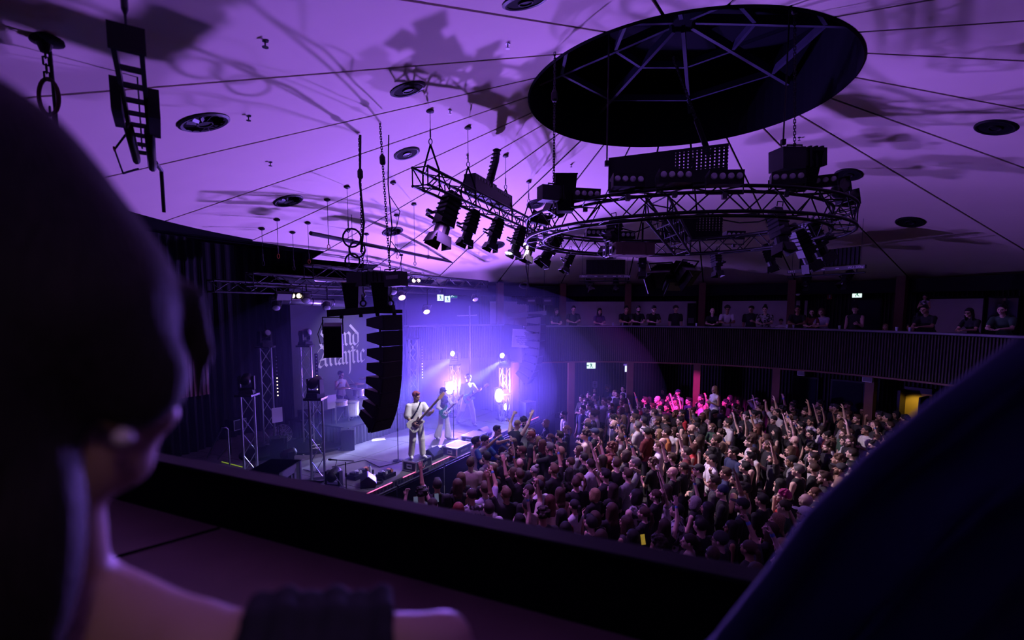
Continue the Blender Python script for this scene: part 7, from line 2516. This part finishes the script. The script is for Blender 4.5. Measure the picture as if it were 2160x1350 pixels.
# ================================================================== foreground: woman at the near rail, dark blue cloth
PSKIN = mat('warm_skin', (0.62, 0.4, 0.33), 0.55, 0, 0.05, 3)
TOPM = mat('dark_gathered_top', (0.02, 0.022, 0.035), 0.9)
HAIRD = (0.012, 0.008, 0.008)


def ruffles(S):
    """gathered off-the-shoulder band round the right upper arm"""
    out = []
    U = vn((0.87, 0.45, -0.16))
    sh = S(0.165, -0.005, 1.383)
    n1 = vn(np.cross(U, (0, 0, 1)))
    n2 = np.cross(n1, U)
    for k in range(6):
        c = sh + U * (0.06 + 0.028 * k)
        for a in range(10):
            t0 = a * 2 * PI / 10
            p = c + (n1 * math.cos(t0) + n2 * math.sin(t0)) * (0.05 + 0.006 * (k % 2))
            t1 = (a + 1) * 2 * PI / 10
            q = c + (n1 * math.cos(t1) + n2 * math.sin(t1)) * (0.05 + 0.006 * (k % 2))
            out.append(cap(p, q, 0.0135, 0.0135, SH, 0.006))
    return out


wa = {1: ((0.87, 0.45, -0.16), (0.1, 0.6, -0.8), (0, 0, -1), 0.3), -1: mirror(((0.3, 0.3, -1), (-0.3, 0.9, 0.0), (0, 0, -1), 0.3))}
bm = list(BODYM)
bm[SK], bm[SH] = PSKIN, TOPM
wm = body('watcher', wa, fem=True, sleeve='none', head=(-0.05, -0.1), mats=bm, vox=0.007, extra=ruffles, bare=True, head_off=(0.09, -0.08, 0.075))
WF = Vector((0.17, 0.98, 0)).normalized()
WLOC = Vector((-0.52, 0.56, 3.13))
wo = bpy.data.objects.new('person', wm[0])
COL.objects.link(wo)
wo.matrix_basis = Matrix.Translation(WLOC) @ Matrix.Rotation(math.atan2(WF.y, WF.x) - PI / 2, 4, 'Z')
tag(wo, 'dark haired woman with an earring watching from the near balcony', 'person')
# her hair: swept up, loose fringe strand
P = [ell((0, -0.03, 0.07), (0.108, 0.13, 0.125), 0, 0.02), sub_ell((-0.02, 0.125, -0.045), (0.095, 0.072, 0.085), 0.02), sub_ell((0.02, 0.05, -0.16), (0.16, 0.12, 0.085), 0.02), ell((-0.03, -0.08, 0.17), (0.11, 0.11, 0.1), 0, 0.05), ell((0.0, -0.1, -0.01), (0.08, 0.06, 0.09), 0, 0.03),
     ell((0.082, 0.01, 0.005), (0.02, 0.055, 0.05), 0, 0.02),
     cap((0.05, 0.09, 0.09), (0.058, 0.106, 0.03), 0.02, 0.012, 0, 0.02), cap((0.058, 0.106, 0.03), (0.055, 0.108, -0.02), 0.01, 0.004, 0, 0.01),
     ell((0.01, -0.065, -0.13), (0.08, 0.06, 0.16), 0, 0.03)]
hm = sdf_mesh('updo', P, 0.006, [HAIR])
ho = obj('hair', hm, wo, wm[1])
ho.color = (*HAIRD, 1)
t = obj('earring', MB().lathe([(0.001, -0.009), (0.0075, -0.005), (0.009, 0.0), (0.0075, 0.005), (0.001, 0.009)], 14).mesh('earring', mat('pearl', (0.85, 0.8, 0.85), 0.25), True), wo, wm[1] @ Matrix.Translation((0.086, -0.008, -0.05)))
t['label'] = 'pale pearl earring'
mb = MB()
mb.tube([(-0.055, -0.03, 1.47), (0.0, -0.075, 1.43), (0.055, -0.03, 1.47)], 0.003, 5)

# dark navy cloth close by: a jacketed back and shoulder leaning in from the right
def cloth_sheet(name, lab, rows, m, cat, nz=40):
    """thick draped cloth through rows of points (each row a polyline), with folds"""
    A = np.array(rows, float)
    nr, nc = A.shape[0], A.shape[1]
    U, Vv = 30, nz
    vs = []
    for side in (0, 1):
        for i in range(U + 1):
            fi = i / U * (nr - 1)
            i0 = min(int(fi), nr - 2)
            fa = fi - i0
            r = A[i0] * (1 - fa) + A[i0 + 1] * fa
            for j in range(Vv + 1):
                fj = j / Vv * (nc - 1)
                j0 = min(int(fj), nc - 2)
                fb = fj - j0
                p = r[j0] * (1 - fb) + r[j0 + 1] * fb
                w_ = 0.012 * math.sin(j * 0.55 + i * 0.12) + 0.006 * math.sin(j * 1.1 - i * 0.3)
                vs.append((p[0] + w_ * 0.3, p[1] - w_ + side * 0.03, p[2] + 0.004 * math.sin(i * 0.7)))
    m1 = (U + 1) * (Vv + 1)
    fs = []
    for i in range(U):
        for j in range(Vv):
            a = i * (Vv + 1) + j
            fs += [(a, a + 1, a + Vv + 2, a + Vv + 1), (m1 + a, m1 + a + Vv + 1, m1 + a + Vv + 2, m1 + a + 1)]
    for i in range(U):
        for j in (0, Vv):
            a = i * (Vv + 1) + j
            fs.append((a, a + Vv + 1, m1 + a + Vv + 1, m1 + a))
    for j in range(Vv):
        for i in (0, U):
            a = i * (Vv + 1) + j
            fs.append((a, a + 1, m1 + a + 1, m1 + a))
    t = thing(name, lab, cat, Vector(rows[0][0]))
    part('cloth', MB().add(vs, fs), m, t, True, True)
    return t


rows = []
edge = [(2175, 735), (1990, 870), (1860, 975), (1730, 1100), (1640, 1225), (1540, 1350), (1480, 1440)]
for k in range(7):
    px, py = edge[k]
    a = pix(px, py, 0.62 + 0.012 * k)
    b = a + Vector((0.10, -0.035, -0.05))
    c = a + Vector((0.22, -0.02, -0.14))
    d = a + Vector((0.42, 0.06, -0.3))
    rows.append([tuple(a), tuple(b), tuple(c), tuple(d)])
cj = cloth_sheet('draped_jacket', 'dark navy jacket draped over the near balcony ledge', rows, NAVY, 'jacket')
part('seam', MB().tube([Vector(r[1]) + Vector((0, -0.006, 0.0)) for r in rows], 0.006, 6), NAVY, cj, True, True)
part('collar', MB().tube([Vector(r[0]) for r in rows], 0.02, 8), NAVY, cj, True, True)

# ================================================================== haze over the stage
hz = bpy.data.materials.new('stage_haze')
hz.use_nodes = True
nt = hz.node_tree
nt.nodes.remove(nt.nodes['Principled BSDF'])
vsn = nt.nodes.new('ShaderNodeVolumeScatter')
vsn.inputs['Color'].default_value = (0.5, 0.55, 1.0, 1)
vsn.inputs['Density'].default_value = 0.015
vsn.inputs['Anisotropy'].default_value = 0.25
nt.links.new(vsn.outputs['Volume'], nt.nodes['Material Output'].inputs['Volume'])
F3 = frame((0, 0, 0), ST_U).to_3x3()
# the haze thins out from the far lamps: nested clouds, each adding a little
for k, sc in enumerate((1.0, 0.78, 0.55)):
    mb = MB()
    prof = [(max(math.cos(a * PI / 24), 0.001), max(math.sin(a * PI / 24), -0.62)) for a in range(-12, 13)]
    mb.lathe(prof, 48)
    mb.v = [tuple(st(5.8, 2.2, 2.1) + F3 @ Vector((x * 7.6 * sc, y * 8.0 * sc, z * 3.9 * (0.6 + 0.4 * sc)))) for x, y, z in mb.v]
    hm2 = hz.copy()
    hm2.node_tree.nodes['Volume Scatter'].inputs['Density'].default_value = (0.006, 0.011, 0.022)[k]
    o = obj('haze', mb.mesh('haze', hm2))
    o['kind'] = 'stuff'
    tag(o, ['thin outer veil of bluish haze reaching over the pit', 'middle veil of bluish haze around the band', 'densest bluish haze around the glowing lamps'][k], 'haze')
